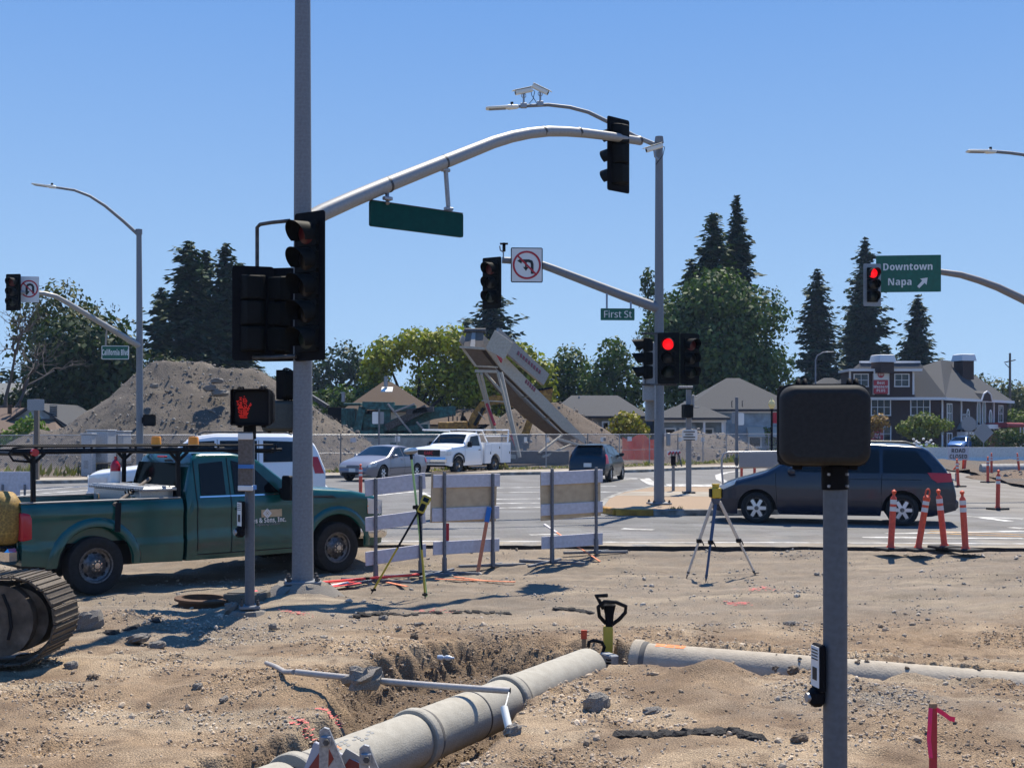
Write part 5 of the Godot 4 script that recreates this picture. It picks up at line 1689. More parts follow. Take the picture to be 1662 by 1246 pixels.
	for g in [-1.0, 1.0]:
		mb.tube([B.call(6.1, 1.985, g * 0.90), B.call(1.95, 1.985, g * 0.90)], 0.024, 10)
		mb.tube([B.call(5.94, 2.06, g * 0.90), B.call(2.1, 2.06, g * 0.90)], 0.014, 8)
		mb.tube([B.call(5.94, 2.06, g * 0.90), B.call(6.08, 2.045, g * 0.90), B.call(6.14, 1.97, g * 0.90), B.call(6.08, 1.88, g * 0.90), B.call(5.86, 1.86, g * 0.90)], 0.016, 8)
		for s in [5.78, 5.0, 4.35, 3.6, 2.6, 2.05]: mb.cyl(B.call(s, 1.98, g * 0.90), B.call(s, 2.06, g * 0.90), 0.018, -1, 8)
	for s in [5.84, 3.66, 2.1]: mb.tube([B.call(s, 1.96, -0.90), B.call(s, 1.96, 0.90)], 0.03, 8)
	part(o, "rack_rail", mb, M.black)
	for g in [-1.0, 1.0]:
		for s in [5.82, 3.70]:
			mb = MB.new()
			mb.bar(B.call(s, 1.28, g * 0.92), B.call(s, 1.99, g * 0.90), 0.06, 0.06, Vector3.UP, 0.01)
			mb.bar(B.call(s - 0.0, 1.83, g * 0.90), B.call(s - 0.16, 1.97, g * 0.90), 0.05, 0.04, Vector3.UP, 0.008)
			mb.bar(B.call(s - 0.0, 1.83, g * 0.90), B.call(s + 0.13, 1.97, g * 0.90), 0.05, 0.04, Vector3.UP, 0.008)
			part(o, "rack_post", mb, M.black)
	mb = MB.new()
	mb.cyl(B.call(5.82, 1.985, 0.93), B.call(5.82, 1.985, 1.0), 0.05, -1, 10)
	part(o, "rack_clamp", mb, M.tail_red)
	for g in [-1.0, 1.0]:
		mb = MB.new()
		mb.lathe([[0.0, 0.13], [0.068, 0.125], [0.078, 0.10], [0.08, 0.0], [0.0, 0.0]], B.call(3.30, 2.065, g * 0.62), Basis(), 16, 35)
		var bc := part(o, "amber_beacon", mb, M.beacon)
		mb = MB.new()
		mb.cyl(B.call(3.30, 1.98, g * 0.62), B.call(3.30, 2.065, g * 0.62), 0.06, 0.085)
		part(bc, "beacon_base", mb, M.black)
	# fire extinguisher strapped to the far rack post
	var X := Transform3D(o.transform)
	var fx := thing("fire_extinguisher", "red and white fire extinguisher strapped to the far post of the ladder rack", "fire extinguisher", X * B.call(3.86, 1.30, -0.86))
	mb = MB.new()
	mb.lathe([[0.0, 0.0], [0.075, 0.0], [0.08, 0.03], [0.08, 0.13], [0.0, 0.13]], X * B.call(3.86, 1.30, -0.86), Basis(), 14, 40)
	part(fx, "foot_band", mb, M.tail_red)
	mb = MB.new()
	mb.lathe([[0.08, 0.35], [0.08, 0.44], [0.05, 0.50], [0.02, 0.53], [0.02, 0.58], [0.0, 0.58]], X * B.call(3.86, 1.30, -0.86), Basis(), 14, 40)
	part(fx, "cylinder", mb, M.tail_red)
	mb = MB.new()
	mb.cyl(X * B.call(3.86, 1.43, -0.86), X * B.call(3.86, 1.65, -0.86), 0.0805, -1, 14)
	part(fx, "white_band", mb, M.sign_white)
	# pole lying out of the bed, and the yellow bundle at the tail
	var po := thing("shovel_handle", "grey wooden handle leaning over the pickup's bed rail beside the tool chest", "handle", X * B.call(4.62, 1.22, 0.98))
	mb = MB.new()
	mb.tube([X * B.call(4.72, 1.24, 1.0), X * B.call(3.80, 1.56, 0.20)], 0.026, 10)
	part(po, "shaft", mb, M.wood_grey)
	mb = MB.new()
	mb.tube([X * B.call(4.66, 1.262, 0.95), X * B.call(4.60, 1.283, 0.90)], 0.036, 10)
	mb.bar(X * B.call(4.68, 1.27, 1.06), X * B.call(4.70, 0.86, 1.075), 0.08, 0.012)
	part(po, "strap", mb, M.black)
	text(po, "US", M.black, X * B.call(4.36, 1.385, 0.715), Basis(X.basis.x, Vector3.UP, X.basis.z) * Basis(Vector3.BACK, 0.28), 0.09)
	var yb := thing("woven_sack", "yellow woven sack hanging over the pickup's tailgate", "sack", X * B.call(6.1, 0.75, 0.1))
	mb = MB.new()
	mb.rr(X * B.call(6.10, 1.08, 0.25), X.basis.orthonormalized(), [[-0.75, 0.2, 0.5, 0.1], [-0.68, 0.34, 0.74, 0.13], [0.4, 0.36, 0.76, 0.13], [0.62, 0.30, 0.62, 0.13], [0.68, 0.16, 0.4, 0.08]], 50)
	part(yb, "sack", mb, mat("sack", Color(0.50, 0.30, 0.06), 0.7, 0, noise_tex(0.05, 2, Color(0.5, 0.5, 0.5), Color.WHITE, 21, 256, 0.0, FastNoiseLite.TYPE_CELLULAR), 2.5))
	# a green bin seen through the cab on the far side is the reflection's counterpart: a bin standing beyond
func work_truck() -> void:
	var S := {"len": 5.9, "w": 1.0, "wr": 0.40, "arch": 0.48, "wheels": [0.95, 4.35], "rim": "steel", "rc": 0.09, "blur": 0.06, "crown": 0.03, "end": 3.15,
		"top": [[0, 1.06], [0.05, 1.16], [0.25, 1.24], [1.35, 1.32], [1.55, 1.36], [2.15, 1.84], [2.5, 1.92], [2.95, 1.92], [3.10, 1.86], [3.15, 1.7]],
		"bot": [[0, 0.46], [0.3, 0.40], [5.9, 0.42]], "plan": [[0, 0.90], [0.2, 0.97], [0.5, 1.0], [5.9, 1.0]],
		"side": [[0.36, 0.96], [0.6, 1.0], [1.1, 1.0], [1.30, 0.955], [1.95, 0.79]],
		"glass": [[[1.86, 1.32], [2.28, 1.74], [2.95, 1.80], [2.95, 1.30]]], "seams": [[[1.55, 1.28], [1.5, 0.5]], [[3.0, 1.84], [3.0, 0.5]]], "handles": [[2.85, 1.12]], "handle": "black",
		"lamps": [[[[0.02, 0.88], [0.02, 1.10], [0.34, 1.14], [0.32, 0.90]], "headlamp", 0.34]], "screen": [1.6, 2.14], "mirror": [1.85, 1.38, 0.26], "mirror_paint": "black"}
	var fr := Vector3(-2.55, 0.02, -56.4)
	var o := car("utility_truck", "white utility truck with tool cabinets waiting by the fence", "truck", S, "white_paint", fr, fr + Vector3(1.63, 0, -2.98), -1)
	var B := func(s: float, y: float, z: float) -> Vector3: return Vector3(S.len / 2 - s, y, z)
	face_box(o, S, "grille", 0.0, 1.0, 0, Vector3(0.06, 0.30, 1.20), "seam", 0.02)
	text(o, "GMC", M.sign_red, B.call(-0.035, 1.0, 0), Basis(Vector3.FORWARD, Vector3.UP, Vector3.RIGHT), 0.16)
	face_box(o, S, "front_bumper", -0.05, 0.66, 0, Vector3(0.2, 0.24, 1.92), "chrome", 0.06)
	face_box(o, S, "number_plate", -0.16, 0.66, 0.0, Vector3(0.02, 0.15, 0.31), "plate", 0.004)
	var mb := MB.new()
	for g in [-1.0, 1.0]:
		mb = MB.new()
		side_poly(mb, S, [[0.03, 0.9], [0.03, 1.0], [0.33, 1.02], [0.32, 0.9]], g, 0.012)
		part(o, "turn_signal", mb, M.amber)
		# tool cabinets along each side, with an arch for the wheel
		mb = MB.new()
		var p := PackedVector2Array([Vector2(3.3, 0.46), Vector2(3.3, 1.45), Vector2(5.85, 1.45), Vector2(5.85, 0.46)])
		for k in 11:
			var e := PI * k / 10.0
			p.append(Vector2(4.35 + cos(e) * 0.5, maxf(0.40 + sin(e) * 0.52, 0.46)))
		var z0: float = 0.55 * g
		var z1: float = 1.03 * g
		mb.prism(p, z0, z1, Vector3(S.len / 2, 0, 0), Basis(Vector3.LEFT, Vector3.UP, Vector3.BACK))
		part(o, "tool_cabinet", mb, M.white_paint)
		for q in [[3.62, 0.95, 0.52, 0.86], [4.36, 1.20, 0.88, 0.42], [5.36, 0.95, 0.86, 0.86]]:
			mb = MB.new()
			mb.box(B.call(q[0], q[1], 1.036 * g), Vector3(q[2], q[3], 0.02), Basis(), 0.006)
			var dr := part(o, "cabinet_door", mb, M.white_paint)
			mb = MB.new()
			mb.box(B.call(q[0] + q[2] * 0.4, q[1], 1.05 * g), Vector3(0.06, 0.12, 0.02))
			part(dr, "door_latch", mb, M.dark_steel)
		mb = MB.new()
		side_line(mb, S, [[0.47, 0.55], [0.52, 0.80], [0.70, 0.92], [0.95, 0.97], [1.2, 0.92], [1.38, 0.80], [1.43, 0.55]], 0.10, g, 0.03)
		part(o, "wheel_arch", mb, M.black)
	mb = MB.new()
	mb.box(B.call(4.58, 0.72, 0), Vector3(2.5, 0.08, 1.1))
	mb.box(B.call(3.32, 1.0, 0), Vector3(0.05, 0.8, 1.1))
	part(o, "bed_floor", mb, M.white_paint)
	mb = MB.new()
	for g in [-0.92, 0.92]:
		mb.tube([B.call(5.75, 1.45, g), B.call(5.85, 2.05, g)], 0.035, 8)
		mb.tube([B.call(3.75, 1.45, g), B.call(3.25, 2.02, g), B.call(0.9, 2.05, g)], 0.035, 8)
		mb.tube([B.call(5.85, 2.05, g), B.call(5.2, 2.03, g)], 0.03, 8)
		mb.tube([B.call(5.8, 1.75, g), B.call(3.5, 1.75, g)], 0.025, 8)
	for s in [0.95, 2.0, 3.2, 5.84]: mb.tube([B.call(s, 2.05, -0.92), B.call(s, 2.05, 0.92)], 0.03, 8)
	part(o, "pipe_rack", mb, M.white_paint)
func gp(px: float, py: float) -> Vector3:   # the bare ground seen at that place in the picture
	var q := G(px, py, -0.2)
	for i in 4: q = G(px, py, gh(q.x, -q.z))
	return q
func barricade(label: String, pa: Array, pb: Array, boards: Array, ply: Array, da: float, db: float) -> Node3D:
	# posts at screen columns pa / pb: [x, top y]; boards: [x0, x1, y0, y1, half height], drawn in the plane of the posts
	var plane := func(px: float, py: float) -> Vector3:
		return P(px, py, lerpf(da, db, (px - pa[0]) / (pb[0] - pa[0])))
	var base := func(p: Array) -> Vector3:
		var q: Vector3 = plane.call(p[0], p[1])
		return Vector3(q.x, gh(q.x, -q.z), q.z)
	var a: Vector3 = base.call(pa)
	var b: Vector3 = base.call(pb)
	var o := thing("barricade", label, "barricade", (a + b) / 2, "wooden board barricades along the edge of the road")
	var fw := (plane.call(pb[0], pb[1]) - plane.call(pa[0], pa[1])) as Vector3
	fw.y = 0
	fw = fw.normalized()
	var nr := Vector3.UP.cross(fw)   # towards the camera
	if nr.z < 0: nr = -nr
	for p in [pa, pb]:
		var q: Vector3 = base.call(p)
		var t: Vector3 = plane.call(p[0], p[1])
		var mb := MB.new()
		mb.bar(q + Vector3(0, 0.03, 0) + nr * 0.04, Vector3(t.x, t.y, t.z) + nr * 0.04, 0.045, 0.045, fw, 0.006)
		mb.bar(q + Vector3(0, 0.02, 0) + nr * 0.04, q + Vector3(0, 0.28, 0) + nr * 0.04, 0.06, 0.06, fw, 0.006)
		var ps := part(o, "post", mb, M.post_steel)
		mb = MB.new()
		for i in 9: mb.box(q.lerp(t, 0.2 + i * 0.085) + nr * 0.064, Vector3(0.012, 0.012, 0.003))
		part(ps, "post_hole", mb, M.seam)
		mb = MB.new()
		var f := (nr + fw * 0.5).normalized()
		if p == pb: f = (nr * 0.55 + fw).normalized()
		mb.bar(q - f * 0.55 + Vector3(0, 0.05, 0), q + f * 0.60 + Vector3(0, 0.045, 0), 0.05, 0.045, Vector3.UP, 0.006)
		part(o, "foot", mb, M.post_steel)
		mb = MB.new()
		f = (nr * 0.2 - fw).normalized() if p == pa else (nr * -0.3 + fw).normalized()
		mb.bar(q - f * 0.3 + Vector3(0, 0.07, 0), q + f * 0.62 + Vector3(0, 0.03, 0), 0.045, 0.04, Vector3.UP, 0.006)
		part(o, "foot", mb, M.post_steel)
	for q in boards:
		var mb := MB.new()
		mb.bar(plane.call(q[0], q[2]), plane.call(q[1], q[3]), 0.022, q[4] * 2.0, Vector3.UP, 0.005)
		part(o, "board", mb, M.board)
	if ply.size():
		var l: Vector3 = plane.call(ply[0], ply[2])
		var r: Vector3 = plane.call(ply[1], ply[3])
		var mb := MB.new()
		mb.bar(l - nr * 0.024, r - nr * 0.024, 0.018, ply[4] * 2.0, Vector3.UP, 0.003)
		part(o, "plywood_panel", mb, M.plywood)
	return o
func delineator(label: String, at: Vector3, lean: float, top: int, group: String) -> Node3D:
	var o := thing("delineator_post", label, "traffic delineator", at, group, false)
	var bs := Basis(Vector3.BACK, lean)
	var mb := MB.new()
	mb.box(Vector3(0, 0.025, 0), Vector3(0.42, 0.05, 0.40), yaw(20), 0.012)
	part(o, "rubber_base", mb, M.rubber)
	mb = MB.new()
	mb.lathe([[0.075, 0.05], [0.052, 0.09], [0.052, 0.86], [0.045, 0.89], [0.022, 0.92], [0.022, 0.95], [0.038, 0.975], [0.038, 1.0], [0.0, 1.03]] if top == 0 else [[0.075, 0.05], [0.052, 0.09], [0.052, 0.84], [0.06, 0.86], [0.06, 0.91], [0.02, 0.95]], Vector3.ZERO, bs, 16, 40)
	if top == 1:
		var p := []
		for i in 11: p.append(bs * Vector3(0.033 * cos(PI * i / 10.0 * 1.0), 0.99 + 0.06 * sin(PI * i / 10.0), 0))
		p.push_front(bs * Vector3(0.033, 0.92, 0)); p.append(bs * Vector3(-0.033, 0.92, 0))
		mb.tube(p, 0.014, 8)
	var tu := part(o, "tube", mb, M.orange)
	for y in [0.66, 0.78]:
		mb = MB.new()
		mb.cyl(bs * Vector3(0, y, 0), bs * Vector3(0, y + 0.075, 0), 0.0535, -1, 16)
		part(tu, "reflective_band", mb, M.reflect)
	return o
func leg3(o: Node3D, a: Vector3, b: Vector3, r0: float, r1: float, m0: String, m1: String, foot: bool) -> void:
	var mid := a.lerp(b, 0.52)
	var mb := MB.new()
	mb.bar(a, mid, r0, r0, Vector3.FORWARD, 0.004)
	var l := part(o, "leg", mb, M[m0])
	mb = MB.new()
	mb.cyl(mid, a.lerp(b, 0.97), r1, -1, 8)
	part(l, "lower_leg", mb, M[m1])
	mb = MB.new()
	mb.box(mid, Vector3(r0 * 1.7, 0.06, r0 * 1.7), Basis(), 0.006)
	mb.bar(mid + Vector3(r0, 0, 0), mid + Vector3(r0 * 1.6, -0.07, 0.01), 0.015, 0.015)
	part(l, "clamp", mb, M.black)
	mb = MB.new()
	mb.cyl(a.lerp(b, 0.93), b - (b - a).normalized() * -0.03, r1 * 1.3, 0.004, 8)
	if foot: mb.box(a.lerp(b, 0.96) + Vector3(0.03, 0, 0.02), Vector3(0.08, 0.015, 0.03), yaw(30))
	part(l, "point", mb, M.dark_steel)
func lath(called: String, label: String, a: Vector3, b: Vector3, m: String, tip: String = "", w := 0.04, cat := "lath") -> Node3D:
	var o := thing(called, label, cat, a if a.y < b.y else b)
	var mb := MB.new()
	mb.bar(a, b, w, 0.010, Vector3.UP if absf((b - a).normalized().y) < 0.8 else Vector3.BACK, 0.002)
	part(o, "stick", mb, M[m])
	if tip:
		mb = MB.new()
		mb.bar(b.lerp(a, 0.22), b - (a - b).normalized() * 0.01, w * 1.35, 0.016, Vector3.UP if absf((b - a).normalized().y) < 0.8 else Vector3.BACK)
		part(o, "painted_end", mb, M[tip])
	return o
func rock_thing(called: String, label: String, px: float, py: float, s: Vector3, turn: float, m: String = "concrete_chunk", cat := "rock", group := "") -> void:
	var q := gp(px, py)
	var mb := MB.new()
	mb.chunk(Vector3.ZERO, s, rng, 0.2)
	var bs := yaw(turn) * Basis(Vector3.BACK, 0.15)
	for i in mb.v.size():
		mb.v[i] = bs * mb.v[i] + q + Vector3(0, s.y * 0.55, 0)
		mb.n[i] = bs * mb.n[i]
	solo(called, mb, M[m], label, cat, group)
func near_things() -> void:
	var mb := MB.new()
	barricade("barricade of three pale boards nearest the pickup, no plywood", [607, 776], [680, 771], [[592, 690, 792, 780, 0.125], [593, 690, 851, 838, 0.105], [593, 691, 907, 893, 0.105]], [], 18.5, 19.1)
	var b := barricade("middle barricade with a plywood panel and a red reflector", [718.5, 766], [797, 768], [[703, 811, 781, 779, 0.105], [701, 810, 836, 831, 0.105], [703, 810, 890, 884, 0.105]], [701, 807, 807, 807, 0.395], 19.4, 20.2)
	mb = MB.new()
	mb.box(P(724.5, 864, 19.5), Vector3(0.085, 0.29, 0.01), Basis(), 0.003)
	part(b, "red_reflector", mb, M.sign_red)
	barricade("right hand barricade with a plywood panel beside the traffic island", [893.5, 760], [965, 758], [[878, 978, 777, 772, 0.11], [878, 978, 828, 822, 0.095], [879, 978, 881, 874, 0.105]], [879, 976, 806, 799, 0.40], 20.4, 21.1)
	b = barricade("barricade board at the left edge behind the pickup's bed", [4, 786], [40, 786], [[-40, 49, 780, 780, 0.20], [-40, 32, 794, 794, 0.14]], [], 26.5, 26.6)
	# orange delineators
	var gname := "orange delineator posts in a row at the edge of the road"
	delineator("leftmost of the four near orange posts, its top torn", G(1446, 893, 0.0), -0.06, 0, gname)
	delineator("orange post with a loop handle, leaning right, second of the four", G(1490, 894, 0.0), -0.17, 1, gname)
	delineator("orange post leaning left, third of the four near ones", G(1534, 890, 0.0), 0.11, 0, gname)
	delineator("rightmost of the four near orange posts", G(1568, 895, 0.0), 0.06, 0, gname)
	gname = "orange delineator posts along the far road works"
	for q in [[1620, 827, -0.02, "upright orange post standing alone on the road to the right"], [1604, 783, 0.0, "orange post beside the long white pipe, left of the lone post"], [1610, 771, 0.0, "orange post close behind another by the concrete barriers"], [1656, 771, 0.12, "orange post leaning left at the right edge of the view"], [1566, 765, -0.1, "orange post standing at the road closed sign"], [1556, 790, 0.05, "orange post peeping out behind the minivan's tail"], [1204, 784, 0.0, "left of two orange posts behind the aluminium barrier"], [1225, 784, 0.0, "right of two orange posts behind the aluminium barrier"], [585, 808, 0.0, "orange post just beyond the pickup's bonnet"]]:
		delineator(q[3], G(q[0], q[1], 0.0), q[2], 0, gname)
	# satellite survey rover on its bipod
	var top := P(667, 737, 16.75)
	var bot := P(692, 968, 16.75)
	var o := thing("survey_rover", "survey pole with a white antenna dome and yellow legs in front of the barricades", "survey instrument", bot)
	mb = MB.new()
	mb.cyl(bot, top, 0.016, -1, 10)
	part(o, "pole", mb, M.pole_green)
	mb = MB.new()
	var ax := (top - bot).normalized()
	var ab := Basis(Vector3.BACK.cross(ax).normalized() * -1.0, ax, Vector3.BACK)
	ab = Basis(ax.cross(Vector3.BACK).normalized(), ax, ax.cross(Vector3.BACK).normalized().cross(ax))
	mb.lathe([[0.0, 0.0], [0.05, 0.0], [0.09, 0.018], [0.098, 0.04]], top, ab, 24, 50)
	var dm := part(o, "antenna", mb, M.sign_back)
	mb = MB.new()
	mb.lathe([[0.098, 0.04], [0.095, 0.058], [0.075, 0.078], [0.03, 0.088], [0.0, 0.09]], top, ab, 24, 50)
	part(dm, "antenna_dome", mb, M.white_plastic)
	mb = MB.new()
	mb.cyl(top - ax * 0.07, top, 0.02, 0.022, 10)
	mb.box(P(678, 823, 16.72), Vector3(0.14, 0.05, 0.06), Basis(), 0.01)
	mb.cyl(P(674, 820, 16.7), P(685, 836, 16.7), 0.03, -1, 8)
	part(o, "clamp", mb, M.black)
	for q in [[602, 964, 16.55, 0.0], [690, 972, 16.35, 1.0]]:
		var hd := P(680, 828, 16.7)
		var ft := P(q[0], q[1], q[2])
		mb = MB.new()
		mb.cyl(hd, hd.lerp(ft, 0.45), 0.015, -1, 8)
		var lg := part(o, "leg", mb, M.black)
		mb = MB.new()
		mb.cyl(hd.lerp(ft, 0.43), hd.lerp(ft, 0.95), 0.014, -1, 8)
		part(lg, "lower_leg", mb, M.yellow_plastic)
		mb = MB.new()
		mb.cyl(hd.lerp(ft, 0.93), ft, 0.016, 0.004, 8)
		mb.box(hd.lerp(ft, 0.95), Vector3(0.07, 0.03, 0.04), yaw(30), 0.006)
		part(lg, "point", mb, M.black)
	var cb := Basis(Vector3.BACK, -0.42) * Basis(Vector3.RIGHT, -0.35)
	var cc := P(688, 818, 16.5)
	o = thing("data_collector", "yellow and black handheld data collector clamped to the survey pole", "controller", cc)
	mb = MB.new()
	mb.rr(cc + cb * Vector3(0, 0.06, 0), cb, [[-0.02, 0.10, 0.10, 0.02], [0.015, 0.125, 0.12, 0.025], [0.02, 0.11, 0.105, 0.02]], 30)
	mb.rr(cc + cb * Vector3(0, -0.06, 0), cb, [[-0.02, 0.09, 0.13, 0.02], [0.012, 0.105, 0.15, 0.03], [0.018, 0.095, 0.14, 0.03]], 30)
	part(o, "case", mb, M.yellow_plastic)
	mb = MB.new()
	mb.box(cc + cb * Vector3(0, 0.06, 0.019), Vector3(0.075, 0.06, 0.006), cb)
	part(o, "screen", mb, M.glass)
	mb = MB.new()
	mb.rr(cc + cb * Vector3(0, -0.055, 0.016), cb, [[0, 0.07, 0.11, 0.02], [0.006, 0.065, 0.105, 0.02]], 30)
	part(o, "keypad", mb, M.black)
	# rotating laser on its tripod
	var hd := P(1162, 812, 18.75)
	o = thing("tripod", "silver and blue surveyor's tripod standing on the bare ground", "tripod", PX(1162, -0.2, 18.75))
	var lgs := [[1115, 936, 18.9, "tripod_silver", -0.05], [1146, 942, 18.35, "tripod_blue", 0.0], [1227, 934, 19.1, "tripod_silver", 0.06]]
	for q in lgs: leg3(o, hd + Vector3(q[4], -0.02, 0.0), P(q[0], q[1], q[2]), 0.045, 0.019, q[3], q[3], q[0] > 1200)
	mb = MB.new()
	mb.lathe([[0.0, -0.06], [0.05, -0.05], [0.07, 0.0], [0.07, 0.03], [0.0, 0.03]], hd, Basis(), 16, 40)
	part(o, "tripod_head", mb, M.tripod_blue)
	hd += Vector3(0, 0.03, 0)
	o = thing("laser_level", "yellow rotating laser level mounted on the surveyor's tripod", "laser level", hd)
	mb = MB.new()
	mb.rr(hd + Vector3(0, 0.085, 0), yaw(15), [[-0.07, 0.10, 0.14, 0.03], [-0.05, 0.15, 0.165, 0.03], [0.05, 0.15, 0.165, 0.03], [0.07, 0.10, 0.14, 0.03]], 35)
	part(o, "case", mb, M.yellow_plastic)
	mb = MB.new()
	for x in [-0.082, 0.082]: mb.box(hd + Vector3(x, 0.085, 0.01), Vector3(0.014, 0.13, 0.10), yaw(15), 0.004)
	part(o, "bumper", mb, M.black)
	mb = MB.new()
	mb.cyl(hd + Vector3(0, 0.168, 0), hd + Vector3(0, 0.205, 0), 0.055, -1, 14)
	mb.box(hd + Vector3(0, 0.215, 0), Vector3(0.12, 0.02, 0.05), yaw(15), 0.006)
	part(o, "rotor_head", mb, M.yellow_plastic)
	# laths and staffs
	lath("lath", "salmon orange lath with a blue top leaning on the middle barricade", P(775, 931, 19.6), P(794, 824, 20.1), "orange_lath", "tape_blue", 0.06)
	lath("lath", "salmon orange lath leaning through the right hand barricade", P(974, 911, 20.6), P(884, 851, 21.2), "orange_lath", "board", 0.055)
	var y0 := 0.02
	for q in [[737, 938, 792, 945, "orange lath lying upper of two crossed below the middle barricade"], [706, 943, 836, 948, "orange lath lying lower of two crossed below the middle barricade"], [628, 950, 660, 957, "short orange lath lying under the red staff"]]:
		lath("lath", q[4], gp(q[0], q[1]) + Vector3(0, y0, 0), gp(q[2], q[3]) + Vector3(0, y0, 0), "orange_lath", "", 0.06)
		y0 += 0.014
	o = thing("grade_staff", "long red staff lying on the ground beside the big signal pole", "survey staff", gp(600, 945))
	mb = MB.new()
	mb.bar(gp(522, 956) + Vector3(0, 0.10, 0), gp(682, 940) + Vector3(0, 0.08, 0), 0.055, 0.03, Vector3.UP, 0.006)
	part(o, "staff", mb, M.red_plastic)
	mb = MB.new()
	for k in [0.42, 0.98]: mb.bar((gp(522, 956) + Vector3(0, 0.10, 0)).lerp(gp(682, 940) + Vector3(0, 0.08, 0), k), (gp(522, 956) + Vector3(0, 0.10, 0)).lerp(gp(682, 940) + Vector3(0, 0.08, 0), k + 0.04), 0.06, 0.036)
	part(o, "joint", mb, M.black)
	o = thing("sign_paddle", "red and white sign paddle lying face up at the end of the red staff", "sign", gp(545, 957))
	mb = MB.new()
	mb.bar(gp(520, 958) + Vector3(0, 0.05, 0.05), gp(580, 953) + Vector3(0, 0.08, 0.05), 0.28, 0.012, Vector3.UP, 0.003)
	part(o, "board", mb, M.red_plastic)
	mb = MB.new()
	mb.bar(gp(532, 957) + Vector3(0, 0.062, 0.02), gp(566, 954) + Vector3(0, 0.084, 0.02), 0.10, 0.008)
	part(o, "white_print", mb, M.sign_white)
	# pink-ribboned stake in the right foreground
	var sb := PX(1515, -0.22, 7.5)
	o = thing("survey_stake", "red wooden stake with fluttering pink ribbon in the right foreground", "stake", sb)
	mb = MB.new()
	mb.box(sb + Vector3(0, 0.27, 0), Vector3(0.046, 0.58, 0.02), yaw(8), 0.002)
	part(o, "stake", mb, M.sign_red)
	mb = MB.new()
	mb.box(sb + Vector3(0, 0.55, 0), Vector3(0.047, 0.03, 0.021), yaw(8), 0.002)
	part(o, "bare_end", mb, M.wood)
	for q in [[[0.02, 0.53], [0.06, 0.505], [0.10, 0.475], [0.125, 0.472]], [[-0.02, 0.54], [-0.028, 0.45], [-0.03, 0.35], [-0.022, 0.24]]]:
		mb = MB.new()
		for i in q.size() - 1:
			var a := sb + Vector3(q[i][0], q[i][1], 0.014 + 0.01 * (i & 1))
			var e := sb + Vector3(q[i + 1][0], q[i + 1][1], 0.014 + 0.01 * ((i + 1) & 1))
			var dd := Vector3(0, 0.016, 0.004) if q[0][0] > 0 else Vector3(0.011, 0, 0.006)
			mb.quad(a - dd, a + dd, e + dd, e - dd)
		part(o, "ribbon", mb, M.pink)
	# barrier with striped board and brackets at the bottom edge
	var bb := PX(558, -0.35, 6.0)
	o = thing("striped_barrier", "red and white striped barrier with folded steel brackets at the bottom edge", "barricade", bb)
	var bs := Basis(Vector3.BACK, -0.36) * yaw(-14)
	var bc := P(560, 1262, 6.0)
	mb = MB.new()
	mb.box(bc, Vector3(0.42, 0.20, 0.025), bs, 0.004)
	part(o, "board", mb, M.barrier_grey)
	for k in 3:
		mb = MB.new()
		var xx := -0.145 + k * 0.145
		mb.prism(PackedVector2Array([Vector2(xx - 0.06, -0.098), Vector2(xx + 0.02, -0.098), Vector2(xx + 0.07, 0.098), Vector2(xx - 0.01, 0.098)]), 0.013, 0.016, bc, bs)
		part(o, "red_stripe", mb, M.barrier_red)
	for q in [[533, 1208, -0.02], [598, 1236, 0.03]]:
		var c := P(q[0], q[1], 5.95)
		mb = MB.new()
		mb.prism(PackedVector2Array([Vector2(-0.06, -0.13), Vector2(-0.035, 0.07), Vector2(-0.01, 0.085), Vector2(0.012, 0.075), Vector2(0.07, -0.13), Vector2(0.04, -0.13), Vector2(0.0, -0.01), Vector2(-0.02, -0.13)]), -0.012, 0.012, c, Basis(Vector3.BACK, 0.12))
		mb.box(c + Vector3(-0.01, 0.02, 0.02), Vector3(0.05, 0.05, 0.02), Basis(), 0.004)
		var br := part(o, "bracket", mb, M.steel)
		mb = MB.new()
		mb.cyl(c + Vector3(-0.005, 0.02, 0.03), c + Vector3(-0.005, 0.02, 0.05), 0.016, -1, 6)
		part(br, "bolt", mb, M.dark_steel)
	mb = MB.new()
	mb.bar(P(555, 1225, 6.0), P(590, 1246, 6.0), 0.02, 0.08)
	part(o, "cross_bar", mb, M.grey_machine)
	# thin conduit lying over the trench
	var ca := gp(480, 1110) + Vector3(0, 0.10, 0)
	var ce := P(828, 1121, 9.75)
	o = thing("plastic_conduit", "thin pale plastic conduit lying across the concrete pipe", "conduit pipe", ca.lerp(ce, 0.4) - Vector3(0, 0.1, 0))
	mb = MB.new()
	var pts := []
	for i in 9: pts.append(ca.lerp(ce, i / 8.0) + Vector3(0, -0.012 * sin(PI * i / 8.0), 0))
	mb.tube(pts, 0.0265, 12, false)
	part(o, "tube", mb, M.conduit)
	mb = MB.new()
	mb.cyl(ce - (ce - ca).normalized() * 0.004, ce + (ce - ca).normalized() * 0.001, 0.02, -1, 12)
	part(o, "bore", mb, M.seam)
	mb = MB.new()
	mb.tube([gp(432, 1083) + Vector3(0, 0.04, 0), gp(445, 1090) + Vector3(0, 0.05, 0), gp(462, 1098) + Vector3(0, 0.04, 0), ca + Vector3(-0.02, 0.0, 0)], 0.022, 8)
	part(o, "bent_end", mb, M.conduit)
	mb = MB.new()
	mb.chunk(ca.lerp(ce, 0.33) + Vector3(0, 0.01, 0.06), Vector3(0.16, 0.10, 0.12), rng, 0.3)
	solo("concrete_lump", mb, M.concrete_chunk, "large grey concrete lump resting on the thin conduit", "concrete lump")
	# short pipe stub set in a lump of concrete hanging at the conduit's end
	o = thing("pipe_stub", "short white pipe stub set in a concrete lump below the conduit's end", "pipe stub", gp(838, 1196))
	mb = MB.new()
	mb.tube([P(818, 1148, 9.35), P(827, 1186, 9.2)], 0.03, 12)
